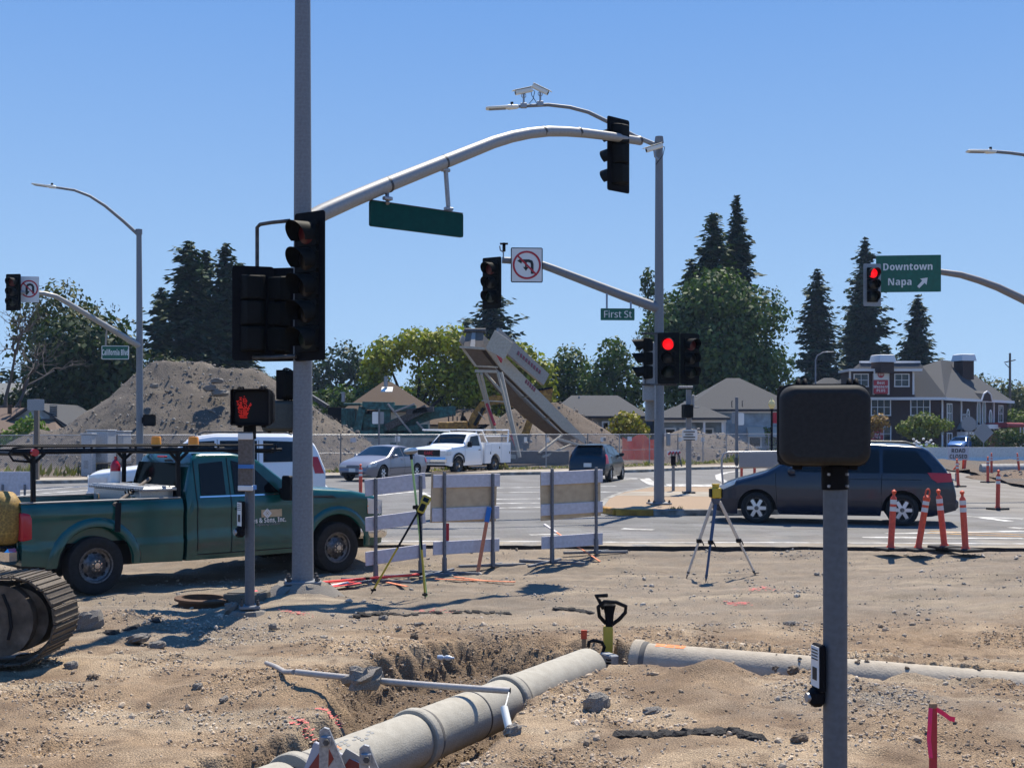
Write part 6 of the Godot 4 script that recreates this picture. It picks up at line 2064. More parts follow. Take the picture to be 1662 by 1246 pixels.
	part(o, "stub", mb, M.white_plastic)
	mb = MB.new()
	mb.chunk(P(839, 1192, 9.1), Vector3(0.085, 0.075, 0.08), rng, 0.22)
	part(o, "concrete_lump", mb, M.concrete_chunk)
	mb = MB.new()
	mb.tube([P(826, 1124, 9.7), P(822, 1140, 9.5), P(819, 1150, 9.36)], 0.006, 5)
	part(o, "tie_wire", mb, M.white_plastic)
	# digging tool standing in the trench
	var tb := P(986, 1090, 12.6)
	o = thing("trench_breaker", "yellow and black powered breaker with black loop handles standing in the trench", "power tool", tb)
	mb = MB.new()
	mb.rr(P(987, 1040, 12.6), Basis(Vector3.RIGHT, Vector3.FORWARD, Vector3.UP), [[-0.28, 0.085, 0.09, 0.02], [0.13, 0.10, 0.10, 0.02], [0.15, 0.085, 0.085, 0.02]], 30)
	part(o, "body", mb, M.yellow_plastic)
	mb = MB.new()
	mb.rr(P(989, 996, 12.6), Basis(Vector3.RIGHT, Vector3.FORWARD, Vector3.UP), [[-0.13, 0.07, 0.08, 0.02], [0.0, 0.09, 0.10, 0.03], [0.09, 0.13, 0.12, 0.03], [0.11, 0.08, 0.08, 0.03]], 35)
	part(o, "motor", mb, M.black_matte)
	mb = MB.new()
	mb.tube([P(983, 1011, 12.6), P(973, 1000, 12.55), P(971, 985, 12.5), P(981, 976, 12.5), P(1000, 977, 12.45), P(1016, 984, 12.5), P(1015, 994, 12.5), P(1005, 1005, 12.55), P(994, 1013, 12.6)], 0.02, 10)
	part(o, "loop_handle", mb, M.black)
	mb = MB.new()
	mb.tube([P(979, 987, 12.55), P(973, 975, 12.5), P(967, 967, 12.5), P(986, 966, 12.45)], 0.02, 10)
	part(o, "top_handle", mb, M.black)
	mb = MB.new()
	mb.tube([P(955, 1050, 12.3), P(956, 1042, 12.3), P(963, 1039, 12.3), P(977, 1042, 12.35), P(981, 1050, 12.4), P(978, 1060, 12.4)], 0.018, 8)
	part(o, "lower_handle", mb, M.black)
	var gb := P(989, 1077, 12.25)
	o = thing("toothed_bucket", "small grey toothed steel bucket between the two pipe ends", "bucket", gb - Vector3(0, 0.1, 0))
	mb = MB.new()
	mb.box(gb, Vector3(0.10, 0.20, 0.22), yaw(25), 0.012)
	var sh := part(o, "shell", mb, M.sign_back)
	for k in 5:
		mb = MB.new()
		mb.box(gb + yaw(25) * Vector3(-0.06, 0.06 - k * 0.035, 0.09), Vector3(0.035, 0.016, 0.05), yaw(25), 0.003)
		part(sh, "tooth", mb, M.black_matte)
	lath("grade_stake", "short stake with an orange tip beside the trench tool", gp(947, 1058) - Vector3(0, 0.15, 0), P(948, 1024, 12.6), "wood", "orange", 0.045, "stake")
	# manhole ring, pull box, and lumps of concrete round the posts
	var mc := gp(328, 985)
	o = thing("manhole_ring", "rusty iron manhole ring lying open near the slim pedestrian post", "manhole frame", mc)
	mb = MB.new()
	mb.lathe([[0.27, 0.02], [0.27, 0.13], [0.31, 0.13], [0.36, 0.12], [0.36, 0.09], [0.31, 0.08], [0.30, 0.0], [0.27, 0.02]], mc, Basis(Vector3.BACK, -0.04), 36, 30)
	part(o, "iron_ring", mb, M.rust)
	mb = MB.new()
	mb.lathe([[0.0, 0.022], [0.27, 0.024]], mc, Basis(), 24)
	part(o, "opening", mb, M.seam)
	var pb := gp(398, 976)
	o = thing("utility_box", "low concrete utility box behind the slim pedestrian post", "utility box", pb)
	mb = MB.new()
	mb.box(pb + Vector3(0, 0.03, -0.1), Vector3(0.50, 0.16, 0.42), yaw(-8), 0.012)
	part(o, "box", mb, M.box_concrete)
	mb = MB.new()
	mb.box(pb + Vector3(0, 0.117, -0.1), Vector3(0.42, 0.012, 0.34), yaw(-8), 0.004)
	part(o, "lid", mb, M.box_concrete)
	mb = MB.new()
	mb.box(pb + Vector3(0.07, 0.126, -0.08), Vector3(0.14, 0.004, 0.10), yaw(20))
	part(o, "paint_mark", mb, M.spray_pink)
	for q in [["pale concrete boulder leaning against the excavator track", 143, 1020, 0.17, 0.13, 0.10, 30], ["flat pale stone left of the ring's shadow", 225, 1040, 0.14, 0.05, 0.09, -15], ["pinkish stone just below the flat pale stone", 254, 1052, 0.10, 0.05, 0.08, 10], ["squarish concrete lump beside the slim post's footing", 375, 995, 0.09, 0.09, 0.08, 5], ["broken concrete lump in the dirt right of the pipe", 968, 1150, 0.115, 0.085, 0.10, 40], ["small grey stone right of the broken lump", 1058, 1158, 0.08, 0.035, 0.05, 0], ["grey stone by the pipe's second collar", 832, 1192, 0.07, 0.05, 0.06, 20], ["small white stone in the open dirt left of centre", 320, 1120, 0.05, 0.04, 0.04, 12], ["white flake of stone lowest of the pale pair", 363, 1139, 0.05, 0.03, 0.03, 60], ["pale stone below the excavator track", 115, 1085, 0.07, 0.045, 0.06, 20], ["small dark clod left of the pale patch", 150, 1104, 0.06, 0.04, 0.05, 0], ["white lump in the gravel by the big pole", 442, 1020, 0.05, 0.04, 0.04, 0], ["white crumpled scrap at the trench edge", 622, 1006, 0.06, 0.04, 0.05, 0], ["white scrap of paper right of the crumpled one", 679, 1014, 0.07, 0.02, 0.04, 10], ["pale chip beside a dark clod in the slope", 672, 1036, 0.05, 0.04, 0.04, 0], ["dark clod at the end of the crack on the right", 1160, 1092, 0.06, 0.05, 0.05, 0], ["dark clod upper left of a pair behind the near post", 1262, 1092, 0.06, 0.05, 0.06, 0], ["dark clod upper right of a pair behind the near post", 1288, 1094, 0.06, 0.05, 0.05, 30], ["brown clod left of the near post", 1298, 1203, 0.07, 0.035, 0.04, 15], ["flat pale stone on the bare slope left of the near post", 1282, 1014, 0.09, 0.03, 0.05, -12]]:
		var dark: bool = q[0].contains("clod")
		rock_thing("clod" if dark else "stone", q[0], q[1], q[2], Vector3(q[3], q[4], q[5]), q[6], "soil" if dark else "concrete_chunk", "clod" if dark else "stone")
	var bq := gp(722, 1070)
	o = thing("plastic_bottle", "crushed clear plastic bottle on the dirt slope", "bottle", bq)
	mb = MB.new()
	mb.lathe([[0.0, 0.0], [0.022, 0.005], [0.03, 0.05], [0.014, 0.075], [0.028, 0.10], [0.024, 0.13], [0.011, 0.16], [0.011, 0.18], [0.0, 0.18]], bq + Vector3(-0.08, 0.02, 0), Basis(Vector3.UP, Vector3(1, 0, 0.2).normalized(), Vector3.RIGHT.cross(Vector3.UP)), 14, 40)
	part(o, "bottle", mb, M.bottle)
	# spray marks on the ground
	for q in [[500, 1168, 0.16], [538, 1167, 0.14], [477, 994, 0.22], [705, 992, 0.3], [1230, 958, 0.3], [1195, 975, 0.25]]:
		mb = MB.new()
		var c := gp(q[0], q[1])
		for i in 60:
			var w: Vector2 = Vector2(rng.randfn(0, 0.4), rng.randfn(0, 0.22)) * q[2]
			var e := Vector3(c.x + w.x, gh(c.x + w.x, -c.z + w.y) + 0.006, c.z - w.y)
			var s: float = rng.randf_range(0.004, 0.02)
			mb.quad(e + Vector3(-s, 0, -s * 0.4), e + Vector3(s, 0.004, -s * 0.5), e + Vector3(s * 0.9, 0.003, s * 0.4), e + Vector3(-s * 0.8, 0, s * 0.5))
		struct("spray_mark", mb, M.spray_pink, "pink marking paint sprayed on the earth", "stuff")
	# crusts of old asphalt along the cut and a dark crack in the right foreground
	var crust := 0
	for q in [[[575, 1000], [610, 997], [650, 998]], [[660, 999], [700, 996], [760, 994], [830, 997]], [[900, 988], [935, 990], [960, 996]], [[1010, 1193], [1060, 1196], [1110, 1191], [1160, 1188], [1195, 1188], [1228, 1200]], [[165, 1031], [200, 1024], [235, 1012], [264, 1003]]]:
		mb = MB.new()
		for i in q.size() - 1:
			for k in 7:
				var a := gp(lerpf(q[i][0], q[i + 1][0], k / 7.0), lerpf(q[i][1], q[i + 1][1], k / 7.0))
				mb.rock(a + Vector3(rng.randfn(0, 0.01), 0.0, rng.randfn(0, 0.02)), Vector3(0.07, rng.randf_range(0.022, 0.04), rng.randf_range(0.04, 0.09)), rng, 0.35)
		struct("asphalt_crust", mb, M.asphalt_old, "crumbling dark edge of old asphalt in the dirt", "stuff")
	# gravel spilled over the buried pipe
	mb = MB.new()
	for i in 260:
		var t: float = 0.32 + 0.75 * pow(rng.randf(), 0.8)
		var v2 := PC.lerp(PD, t)
		var off := rng.randf_range(-0.16, 0.17)
		if n2.get_noise_1d(t * 9.0) + off * 1.5 < -0.02: continue
		var g := Vector2(-(PD - PC).normalized().y, (PD - PC).normalized().x) * off
		var yy: float = lerpf(-0.32, -0.375, t) + sqrt(maxf(0.0, 0.0462 - off * off))
		mb.rock(Vector3(v2.x + g.x, yy + 0.004, -v2.y - g.y), Vector3(1, 0.7, 1) * rng.randf_range(0.008, 0.024), rng, 0.3)
	struct("spilled_gravel", mb, M.soil, "gravel spilled along the top of the buried pipe", "stuff")
	excavator_track()
func excavator_track() -> void:
	# the end of a crawler track that enters from the left
	var d := 11.3
	var base := PX(20, -0.2, d)
	var o := thing("excavator_track", "dusty crawler track of an excavator at the left edge", "excavator track", base)
	var w := 0.62
	var path := []
	var R := 0.40
	var cx := PX(14, 0.26, d).x
	var zc := -d - w / 2 - 0.02
	# loop: bottom from left to the idler, round it, and back along the top
	var pitch := 0.165
	var L := 3.2
	var n := int((2 * L + PI * R) / pitch)
	for i in n:
		var s := (i + 0.5) * pitch
		if s < L: path.append([Vector2(cx - L + s, 0.25 - R), 0.0])
		elif s < L + PI * R:
			var g := -PI / 2 + (s - L) / R
			path.append([Vector2(cx + cos(g) * R, 0.25 + sin(g) * R), g + PI / 2])
		else: path.append([Vector2(cx - (s - L - PI * R), 0.25 + R - 0.015 * sin((s - L - PI * R) * 2.0)), PI])
	for q in path:
		if q[0].x < -8.2: continue
		var bs := Basis(Vector3.BACK, q[1])
		var at := Vector3(q[0].x, q[0].y, zc)
		var mb := MB.new()
		mb.box(at, Vector3(0.158, 0.022, w), bs, 0.004)
		for k in [-0.06, 0.0, 0.06]: mb.box(at + bs * Vector3(k, -0.017, 0), Vector3(0.014, 0.014, w - 0.01), bs, 0.004)
		part(o, "track_shoe", mb, M.track_steel)
	var mb := MB.new()
	var p := PackedVector2Array()
	for k in 13: p.append(Vector2(cx - 0.10 + cos(-PI / 2 + PI * k / 12.0) * 0.30, 0.25 + sin(-PI / 2 + PI * k / 12.0) * 0.33))
	p.append(Vector2(cx - 3.0, 0.58)); p.append(Vector2(cx - 3.0, -0.08))
	mb.prism(p, zc - w * 0.2, zc + w * 0.44)
	part(o, "track_frame", mb, M.track_frame)
	mb = MB.new()
	mb.cyl(Vector3(cx, 0.25, zc - w * 0.36), Vector3(cx, 0.25, zc + w * 0.26), R - 0.10, -1, 28)
	var idl := part(o, "idler_wheel", mb, M.track_frame)
	mb = MB.new()
	mb.cyl(Vector3(cx, 0.25, zc + w * 0.36), Vector3(cx, 0.25, zc + w * 0.40), 0.10, -1, 16)
	part(idl, "axle", mb, M.track_steel)
	mb = MB.new()
	for k in 26:
		var g := -PI / 2 + PI * k / 25.0
		mb.box(Vector3(cx + cos(g) * (R - 0.04), 0.25 + sin(g) * (R - 0.04), zc + w * 0.12), Vector3(0.05, 0.03, 0.10), Basis(Vector3.BACK, g + PI / 2), 0.004)
	part(o, "chain_links", mb, M.track_steel)
	mb = MB.new()
	mb.tube([Vector3(cx - 0.08, 0.50, zc + w * 0.44), Vector3(cx - 0.02, 0.36, zc + w * 0.45), Vector3(cx + 0.0, 0.2, zc + w * 0.45), Vector3(cx - 0.03, 0.08, zc + w * 0.44)], 0.016, 6)
	part(o, "hose", mb, M.black)
func pile(called: String, label: String, c: Vector3, ridge: Array, sharp: float, cols: Array, sd: int, rough := 0.16) -> void:
	# ridge: [x offset, height, half width along x, half depth]; peaks are blended cones
	var x0 := 1e9
	var x1 := -1e9
	var z1 := 0.0
	for q in ridge:
		x0 = minf(x0, q[0] - q[2]); x1 = maxf(x1, q[0] + q[2]); z1 = maxf(z1, q[3])
	var st := 0.32
	var nx := int((x1 - x0) / st)
	var nz := int(z1 * 2 / st)
	var rows := []
	for j in nz + 1:
		var row := PackedVector3Array()
		for i in nx + 1:
			var x := x0 + (x1 - x0) * i / nx
			var z := -z1 + 2 * z1 * j / nz
			var h := 0.0
			for q in ridge:
				var k := sqrt(pow((x - q[0]) / q[2], 2) + pow((z - (q[4] if q.size() > 4 else 0.0)) / q[3], 2))
				k += 0.05 * n1.get_noise_2d(x * 0.25 + sd, z * 0.25)
				h = maxf(h, q[1] * minf(1.0, maxf(0.0, 1.0 - k) * sharp))
			if h > 0.02: h += rough * (n1.get_noise_2d(x * 1.3 + sd, z * 1.3) + 0.7 * n2.get_noise_2d(x + sd, z) + 0.35 * n3.get_noise_2d(x + sd, z)) * minf(1.0, h)
			row.append(c + Vector3(x, h - 0.04, z))
		rows.append(row)
	var mb := MB.new()
	for j in nz:
		for i in nx:
			if maxf(rows[j][i].y, maxf(rows[j + 1][i].y, maxf(rows[j][i + 1].y, rows[j + 1][i + 1].y))) < c.y + 0.03: continue
			var p: Vector3 = rows[j][i]
			var k := clampf(0.5 + 0.9 * n1.get_noise_3d(p.x * 0.35 + sd, p.y * 0.9, p.z * 0.35) + 0.3 * n3.get_noise_2d(p.x, p.y), 0, 1)
			mb.col = (cols[0] as Color).lerp(cols[1], k)
			mb.quad(rows[j][i], rows[j][i + 1], rows[j + 1][i + 1], rows[j + 1][i])
	mb.smooth(0, 62.0)
	var o := solo(called, mb, M.pile, label, "earth pile")
	var mm := MultiMesh.new()
	var pm := MB.new()
	pm.rock(Vector3.ZERO, Vector3(1.0, 0.6, 0.8), rng, 0.3)
	mm.transform_format = MultiMesh.TRANSFORM_3D
	mm.use_colors = true
	mm.mesh = pm.mesh(Vector3.ZERO, M.pebble)
	var buf := PackedFloat32Array()
	for i in int(nx * nz * rough * 9.0):
		var p: Vector3 = rows[rng.randi() % (nz + 1)][rng.randi() % (nx + 1)] + Vector3(rng.randf() * st, 0, rng.randf() * st)
		if p.y < c.y + 0.1: continue
		var s := 0.035 + 0.12 * pow(rng.randf(), 6.0)
		var b := Basis.from_euler(Vector3(rng.randf() * 6, rng.randf() * 6, rng.randf() * 6)).scaled(Vector3(s, s, s))
		p -= o.position
		for r in 3: buf.append_array(PackedFloat32Array([b.x[r], b.y[r], b.z[r], p[r]]))
		var k := ((cols[0] as Color).lerp(cols[1], rng.randf())).lerp(Color(0.36, 0.33, 0.29), rng.randf() * 0.5) * rng.randf_range(0.6, 1.2)
		buf.append_array(PackedFloat32Array([k.r, k.g, k.b, 1.0]))
	mm.instance_count = buf.size() / 16
	mm.buffer = buf
	var mi := MultiMeshInstance3D.new()
	mi.name = "rubble"
	mi.multimesh = mm
	mi.set_meta("kind", "stuff")
	o.add_child(mi)
func fence_run(a: Vector3, b: Vector3, label: String, n: int) -> void:
	var o := thing("chain_link_fence", label, "fence", (a + b) / 2)
	var h := 1.76
	for i in n + 1:
		var q := a.lerp(b, float(i) / n)
		var mb := MB.new()
		mb.cyl(q, q + Vector3(0, h + 0.04, 0), 0.03, -1, 8)
		part(o, "post", mb, M.steel)
		if i == n: break
		var r := a.lerp(b, float(i + 1) / n)
		mb = MB.new()
		var l := q.distance_to(r)
		var up := Vector3(0, h, 0)
		for t in [[q, q + up, r + up, 0.0, 1.0, 1.0], [q, r + up, r, 0.0, 1.0, 0.0]]:
			mb.tri(t[0], t[1], t[2])
		var k := 11.0
		mb.uv.append_array(PackedVector2Array([Vector2(0, h * k), Vector2(0, 0), Vector2(l * k, 0), Vector2(0, h * k), Vector2(l * k, 0), Vector2(l * k, h * k)]))
		part(o, "wire_panel", mb, M.chain_link)
	for y in [h, h * 0.52]:
		var mb := MB.new()
		mb.cyl(a + Vector3(0, y, 0), b + Vector3(0, y, 0), 0.025 if y > 1 else 0.012, -1, 6)
		part(o, "rail", mb, M.steel)
func post_sign(called: String, label: String, px: float, d: float, top: float, r: float, m: String, panels: Array, cat := "sign") -> Node3D:
	# a post with flat panels seen from behind: [x, y, w, h, turn, material]
	var b := PX(px, 0.1, d)
	var o := thing(called, label, cat, b)
	var mb := MB.new()
	mb.box(Vector3(b.x, (b.y + P(px, top, d).y) / 2, b.z), Vector3(r * 2, P(px, top, d).y - b.y, r * 2), Basis(), 0.01)
	part(o, "post", mb, M[m])
	for q in panels:
		mb = MB.new()
		var at := P(q[0], q[1], d) + Vector3(0, 0, r + 0.02)
		mb.rr(at, yaw(q[4]), [[-0.008, q[2], q[3], 0.05], [0.0, q[2], q[3], 0.05]], 30.0)
		part(o, "sign_panel", mb, M[q[5]])
	return o
func beam(mb: MB, a: Vector3, b: Vector3, w: float, t: float) -> void: mb.bar(a, b, w, t, Vector3.UP, 0.01)
func site() -> void:
	var mb := MB.new()
	# earth piles
	pile("earth_stockpile", "large heap of grey brown rubble and earth on the left", PX(322, 0, 74), [[-1.0, 6.15, 9.6, 9.0], [1.9, 5.75, 10.2, 9.5], [-8.0, 2.1, 5.0, 5.0, 2.0]], 1.2, [Color(0.18, 0.155, 0.125), Color(0.275, 0.235, 0.19)], 5, 0.15)
	pile("earth_stockpile", "smooth brown heap sloping away right of the conveyor's foot", PX(900, 0, 88), [[0.0, 4.1, 7.0, 7.0]], 1.05, [Color(0.21, 0.16, 0.12), Color(0.25, 0.195, 0.145)], 15, 0.08)
	pile("earth_stockpile", "pale pointed heap framed by the conveyor's legs", PX(835, 0, 84), [[0.0, 3.6, 4.6, 4.6]], 1.04, [Color(0.30, 0.25, 0.20), Color(0.34, 0.29, 0.235)], 25, 0.07)
	pile("earth_stockpile", "low grey heap behind the fence in front of the blue house", PX(1130, 0, 84), [[-0.5, 2.2, 5.2, 4.0], [1.5, 1.9, 4.6, 4.0]], 1.1, [Color(0.27, 0.23, 0.19), Color(0.31, 0.27, 0.225)], 35, 0.1)
	pile("earth_stockpile", "low brown heap at the right edge beyond the orange posts", Vector3(24.5, 0, -50), [[0.0, 0.62, 5.5, 9.0], [-2.2, 0.45, 4.0, 8.0, 6.0]], 1.2, [Color(0.27, 0.185, 0.115), Color(0.34, 0.25, 0.17)], 45, 0.12)
	for q in [["pale slab of broken concrete high on the left heap", 340, 630, 0.42, 0.2], ["larger pale slab right of its neighbour on the left heap", 357, 638, 0.55, 0.22], ["slab of concrete just right of the top of the left heap", 352, 618, 0.4, 0.18], ["small pale slab low on the left heap's flank", 250, 626, 0.3, 0.15]]:
		mb = MB.new()
		mb.chunk(P(q[1], q[2], 69.5), Vector3(q[3], q[4], q[3] * 0.7), rng, 0.15)
		solo("concrete_slab", mb, M.concrete_chunk, q[0], "concrete slab")
	# chain link fence along the pavement
	var f := [Vector3(-30, 0.08, -49.5), Vector3(-17, 0.08, -53.0), Vector3(-8, 0.08, -57.5), Vector3(-0.5, 0.08, -61.5), Vector3(4.0, 0.08, -65.0), Vector3(9.5, 0.08, -70.5), Vector3(18.6, 0.08, -83.0)]
	var fl := ["chain link fence in front of the left houses", "chain link fence in front of the left rubble heap", "chain link fence behind the silver car", "chain link fence behind the white utility truck", "chain link fence below the conveyor's foot", "chain link fence in front of the orange netting and blue house"]
	for i in 6: fence_run(f[i], f[i + 1], fl[i], [4, 3, 3, 2, 3, 5][i])
	for q in [[573, 714, 0.3, 0.2, "lavender notice on the fence behind the silver car"], [645, 712, 0.26, 0.26, "white notice on the fence left of the utility truck"], [853, 713, 0.16, 0.24, "white notice on the fence left of the conveyor's foot"], [889, 714, 0.16, 0.24, "white notice on the fence at the conveyor's foot"], [977, 713, 0.16, 0.24, "white notice on the fence above the black hatchback"], [1022, 712, 0.24, 0.24, "white notice on the fence over the orange netting"], [1104, 713, 0.2, 0.24, "white notice on the fence right of the island pole"], [1141, 713, 0.2, 0.24, "white notice on the fence right of the restriction sign"]]:
		var d := 60.0
		for i in 6:
			for k in 40:
				var e: Vector3 = f[i].lerp(f[i + 1], k / 40.0)
				if absf(831 + e.x / -e.z * FL - q[0]) < 6: d = -e.z - 0.06
		mb = MB.new()
		mb.box(P(q[0], q[1], d), Vector3(q[2], q[3], 0.012), yaw(-15))
		solo("notice", mb, M["board" if q[0] < 600 else "sign_white"], q[4], "notice")
	# orange safety netting behind the fence
	mb = MB.new()
	var rows := []
	for j in 5:
		var a := PackedVector3Array()
		for i in 31:
			var t := i / 30.0
			var p := P(lerpf(1010, 1068, t), 0, 80)
			a.append(Vector3(p.x, 0.15 + (1.5 - 0.18 * sin(t * 9.0)) * j / 4.0, -80 + 0.5 * sin(t * 14.0)))
		rows.append(a)
	mb.loft(rows, false, false, 60)
	solo("safety_netting", mb, M.net_orange, "drooping orange safety netting behind the fence", "netting")
	# striped A-frame behind the island pole
	var o := thing("barricade", "red striped A-frame barricade by the far pavement behind the island post", "barricade", PX(1096, 0.1, 66))
	mb = MB.new()
	mb.bar(P(1083, 736, 66), P(1104, 734, 66), 0.03, 0.26)
	part(o, "board", mb, M.sign_white)
	for k in 4:
		mb = MB.new()
		mb.bar(P(1085 + k * 5, 738, 65.95), P(1089 + k * 5, 733, 65.95), 0.02, 0.1)
		part(o, "red_stripe", mb, M.sign_red)
	for q in [[1089, 734, 1099, 760], [1097, 734, 1090, 760], [1101, 734, 1107, 758]]:
		mb = MB.new()
		mb.bar(P(q[0], q[1], 65.9), P(q[2], q[3], 65.7), 0.06, 0.05)
		part(o, "leg", mb, M.dark_steel)
	# sign posts and poles
	post_sign("sign_post", "brown wooden post with the back of a pale sign on the left pavement", 59, 47.6, 647, 0.085, "wood_grey", [[59, 657, 0.66, 0.44, 0.0, "sign_back"]])
	post_sign("sign_post", "slim post with two pale sign backs by the fence behind the silver car", 615, 57.5, 664, 0.035, "post_steel", [[610, 678, 0.34, 0.56, 20.0, "sign_white"], [619, 678, 0.28, 0.56, -30.0, "sign_back"]])
	o = post_sign("sign_post", "grey post with two narrow sign backs right of the blue house's porch", 1196, 45, 644, 0.05, "post_steel", [[1191, 678, 0.2, 0.42, 30.0, "sign_back"], [1202, 680, 0.24, 0.44, -20.0, "sign_white"]])
	mb = MB.new()
	for q in [[1188, 650, 661], [1205, 650, 660]]:
		mb.tube([P(q[0] + 1.5, q[1], 45), P(q[0], q[1] + 1, 45), P(q[0], q[2] - 1, 45), P(q[0] + 1.5, q[2], 45)], 0.018, 6)
	mb.box(P(1195, 748, 45) + Vector3(0, 0, 0.09), Vector3(0.14, 0.26, 0.12), Basis(), 0.02)
	part(o, "bracket", mb, M.dark_steel)
	o = post_sign("sign_post", "post on the island with a small printed restriction sign and a dark box", 1118, 37, 632, 0.075, "galv", [[1119, 706, 0.46, 0.33, 2.0, "sign_white"]])
	mb = MB.new()
	for k in 4: mb.box(P(1119, 700.5 + k * 4.4, 36.85), Vector3([0.34, 0.24, 0.36, 0.34][k], 0.035, 0.006))
	part(o, "sign_print", mb, M.dark_steel)
	mb = MB.new()
	mb.box(P(1116, 667, 36.8), Vector3(0.29, 0.40, 0.26), yaw(15), 0.02)
	part(o, "signal_box", mb, M.housing)
	mb = MB.new()
	mb.box(P(1113, 628, 36.9), Vector3(0.42, 0.06, 0.2), Basis(), 0.01)
	mb.box(P(1127, 643, 37), Vector3(0.16, 0.03, 0.1), Basis(Vector3.BACK, -0.1), 0.005)
	mb.box(P(1125, 650, 37), Vector3(0.07, 0.36, 0.07), Basis(), 0.01)
	mb.box(P(1127, 661, 37), Vector3(0.30, 0.04, 0.05), Basis(), 0.005)
	part(o, "bracket", mb, M.sign_back)
	mb = MB.new()
	mb.box(PX(1118, 0.17, 37), Vector3(0.36, 0.06, 0.36), Basis(), 0.01)
	part(o, "base_plate", mb, M.dark_steel)
	o = post_sign("push_button_post", "short post with a crossing push button behind the island pole", 1093, 38.5, 742, 0.045, "galv", [], "push button post")
	mb = MB.new()
	mb.box(P(1093, 747, 38.3), Vector3(0.14, 0.30, 0.14), Basis(), 0.02)
	part(o, "push_button_box", mb, M.black_matte)
	# aluminium frame barrier with a grey panel
	o = thing("frame_barrier", "tubular aluminium barrier with a grey panel behind the minivan's bonnet", "barrier", PX(1215, 0.14, 33.5))
	mb = MB.new()
	mb.tube([PX(1176, 0.1, 33.5), P(1171.5, 760, 33.5), P(1172, 744, 33.5), P(1175, 737, 33.5), P(1182, 734, 33.5), P(1265, 733, 33.5), P(1300, 733, 33.5), P(1306, 738, 33.5), PX(1307, 0.1, 33.5)], 0.028, 10)
	mb.tube([P(1172, 758, 33.5), P(1306, 758, 33.5)], 0.022, 8)
	part(o, "frame", mb, M.steel)
	mb = MB.new()
	mb.box(P(1243, 746, 33.45), Vector3(1.45, 0.40, 0.012), Basis(), 0.003)
	part(o, "panel", mb, M.sign_back)
	# traffic signal cabinets
	for q in [[160, 704, 52.5, 0.95, 1.35, 0.8, "grey traffic signal cabinet on a dark plinth behind the ladder rack", 0.55], [190, 706, 54.0, 0.70, 1.30, 0.8, "second grey cabinet standing just right of the larger one", 0.55], [139, 735, 51.6, 0.48, 1.75, 0.4, "slim grey meter pedestal left of the traffic cabinets", 0.0]]:
		var at := PX(q[0] + 4, 0.12, q[2])
		o = thing("signal_cabinet", q[6], "utility cabinet", at)
		if q[7] > 0:
			mb = MB.new()
			mb.box(at + Vector3(0, q[7] / 2 - 0.05, 0), Vector3(q[3] + 0.06, q[7], q[5]), yaw(-8), 0.01)
			part(o, "plinth", mb, M.dark_steel)
		mb = MB.new()
		mb.box(at + Vector3(0, q[7] + q[4] / 2, 0), Vector3(q[3], q[4], q[5]), yaw(-8), 0.03)
		mb.box(at + Vector3(0, q[7] + q[4] + 0.03, 0), Vector3(q[3] + 0.06, 0.05, q[5] + 0.06), yaw(-8), 0.015)
		part(o, "housing", mb, M.cabinet)
		mb = MB.new()
		mb.box(at + yaw(-8) * Vector3(0, q[7] + q[4] / 2, q[5] / 2 + 0.012), Vector3(q[3] * 0.84, q[4] * 0.86, 0.02), yaw(-8), 0.008)
		var dr := part(o, "door", mb, M.cabinet)
		mb = MB.new()
		for k in 7: mb.box(at + yaw(-8) * Vector3(0, q[7] + q[4] * 0.2 + k * 0.05, q[5] / 2 + 0.026), Vector3(q[3] * 0.4, 0.012, 0.008), yaw(-8))
		part(dr, "louvre", mb, M.dark_steel)
	conveyor()
	crusher()
	digger()
	# far right: barriers, closed road sign, white pipe, hotel street furniture
	for i in 7:
		var a := G(1418 + i * 45.0, 760 - i * 1.2, 0.0).lerp(Vector3(23.5 + i * 3.8, 0, -80.0 - i * 0.6), 0.9)
		var e := a + Vector3(3.72, 0, -0.5)
		o = thing("concrete_barrier", "pale concrete road barrier, number %s from the left in the row below the hotel" % ["one", "two", "three", "four", "five", "six", "seven"][i], "concrete barrier", (a + e) / 2, "concrete barriers in a row below the hotel")
		mb = MB.new()
		var x := (e - a).normalized()
		var hgt := 0.98
		mb.prism(PackedVector2Array([Vector2(-0.30, 0), Vector2(0.30, 0), Vector2(0.30, 0.08), Vector2(0.15, 0.33), Vector2(0.09, hgt), Vector2(-0.09, hgt), Vector2(-0.15, 0.33), Vector2(-0.30, 0.08)]), 0.0, a.distance_to(e), a, Basis(Vector3.UP.cross(x) * -1.0, Vector3.UP, x))
		part(o, "barrier_body", mb, M.barrier_concrete)
	var rc := P(1556, 736, 61.5)
	o = thing("road_closed_sign", "white road closed sign on an orange stand at the end of the road works", "sign", PX(1557, 0, 61.5))
	mb = MB.new()
	mb.box(rc, Vector3(1.02, 0.62, 0.02), yaw(-3), 0.005)
	part(o, "sign_board", mb, M.board)
	text(o, "ROAD", M.sign_black, rc + Vector3(0, 0.145, 0.016), yaw(-3), 0.20, "Droid Sans", "lettering", 700, 0.95)
	text(o, "CLOSED", M.sign_black, rc + Vector3(0, -0.145, 0.016), yaw(-3), 0.20, "Droid Sans", "lettering", 700, 0.88)
	mb = MB.new()
	mb.box(P(1564, 755, 61.7), Vector3(0.1, 0.9, 0.05), Basis(Vector3.BACK, -0.05))
	mb.box(P(1552, 758, 61.7), Vector3(0.08, 0.5, 0.05), Basis(Vector3.BACK, -0.7))
	part(o, "stand", mb, M.orange)
	mb = MB.new()
	mb.box(PX(1564, 0.05, 61.6), Vector3(0.5, 0.1, 0.4))
	part(o, "rubber_base", mb, M.rubber_dusty)
	mb = MB.new()
	mb.tube([Vector3(21.9, 0.18, -57.5), Vector3(30.0, 0.26, -57.0)], 0.30, 18)
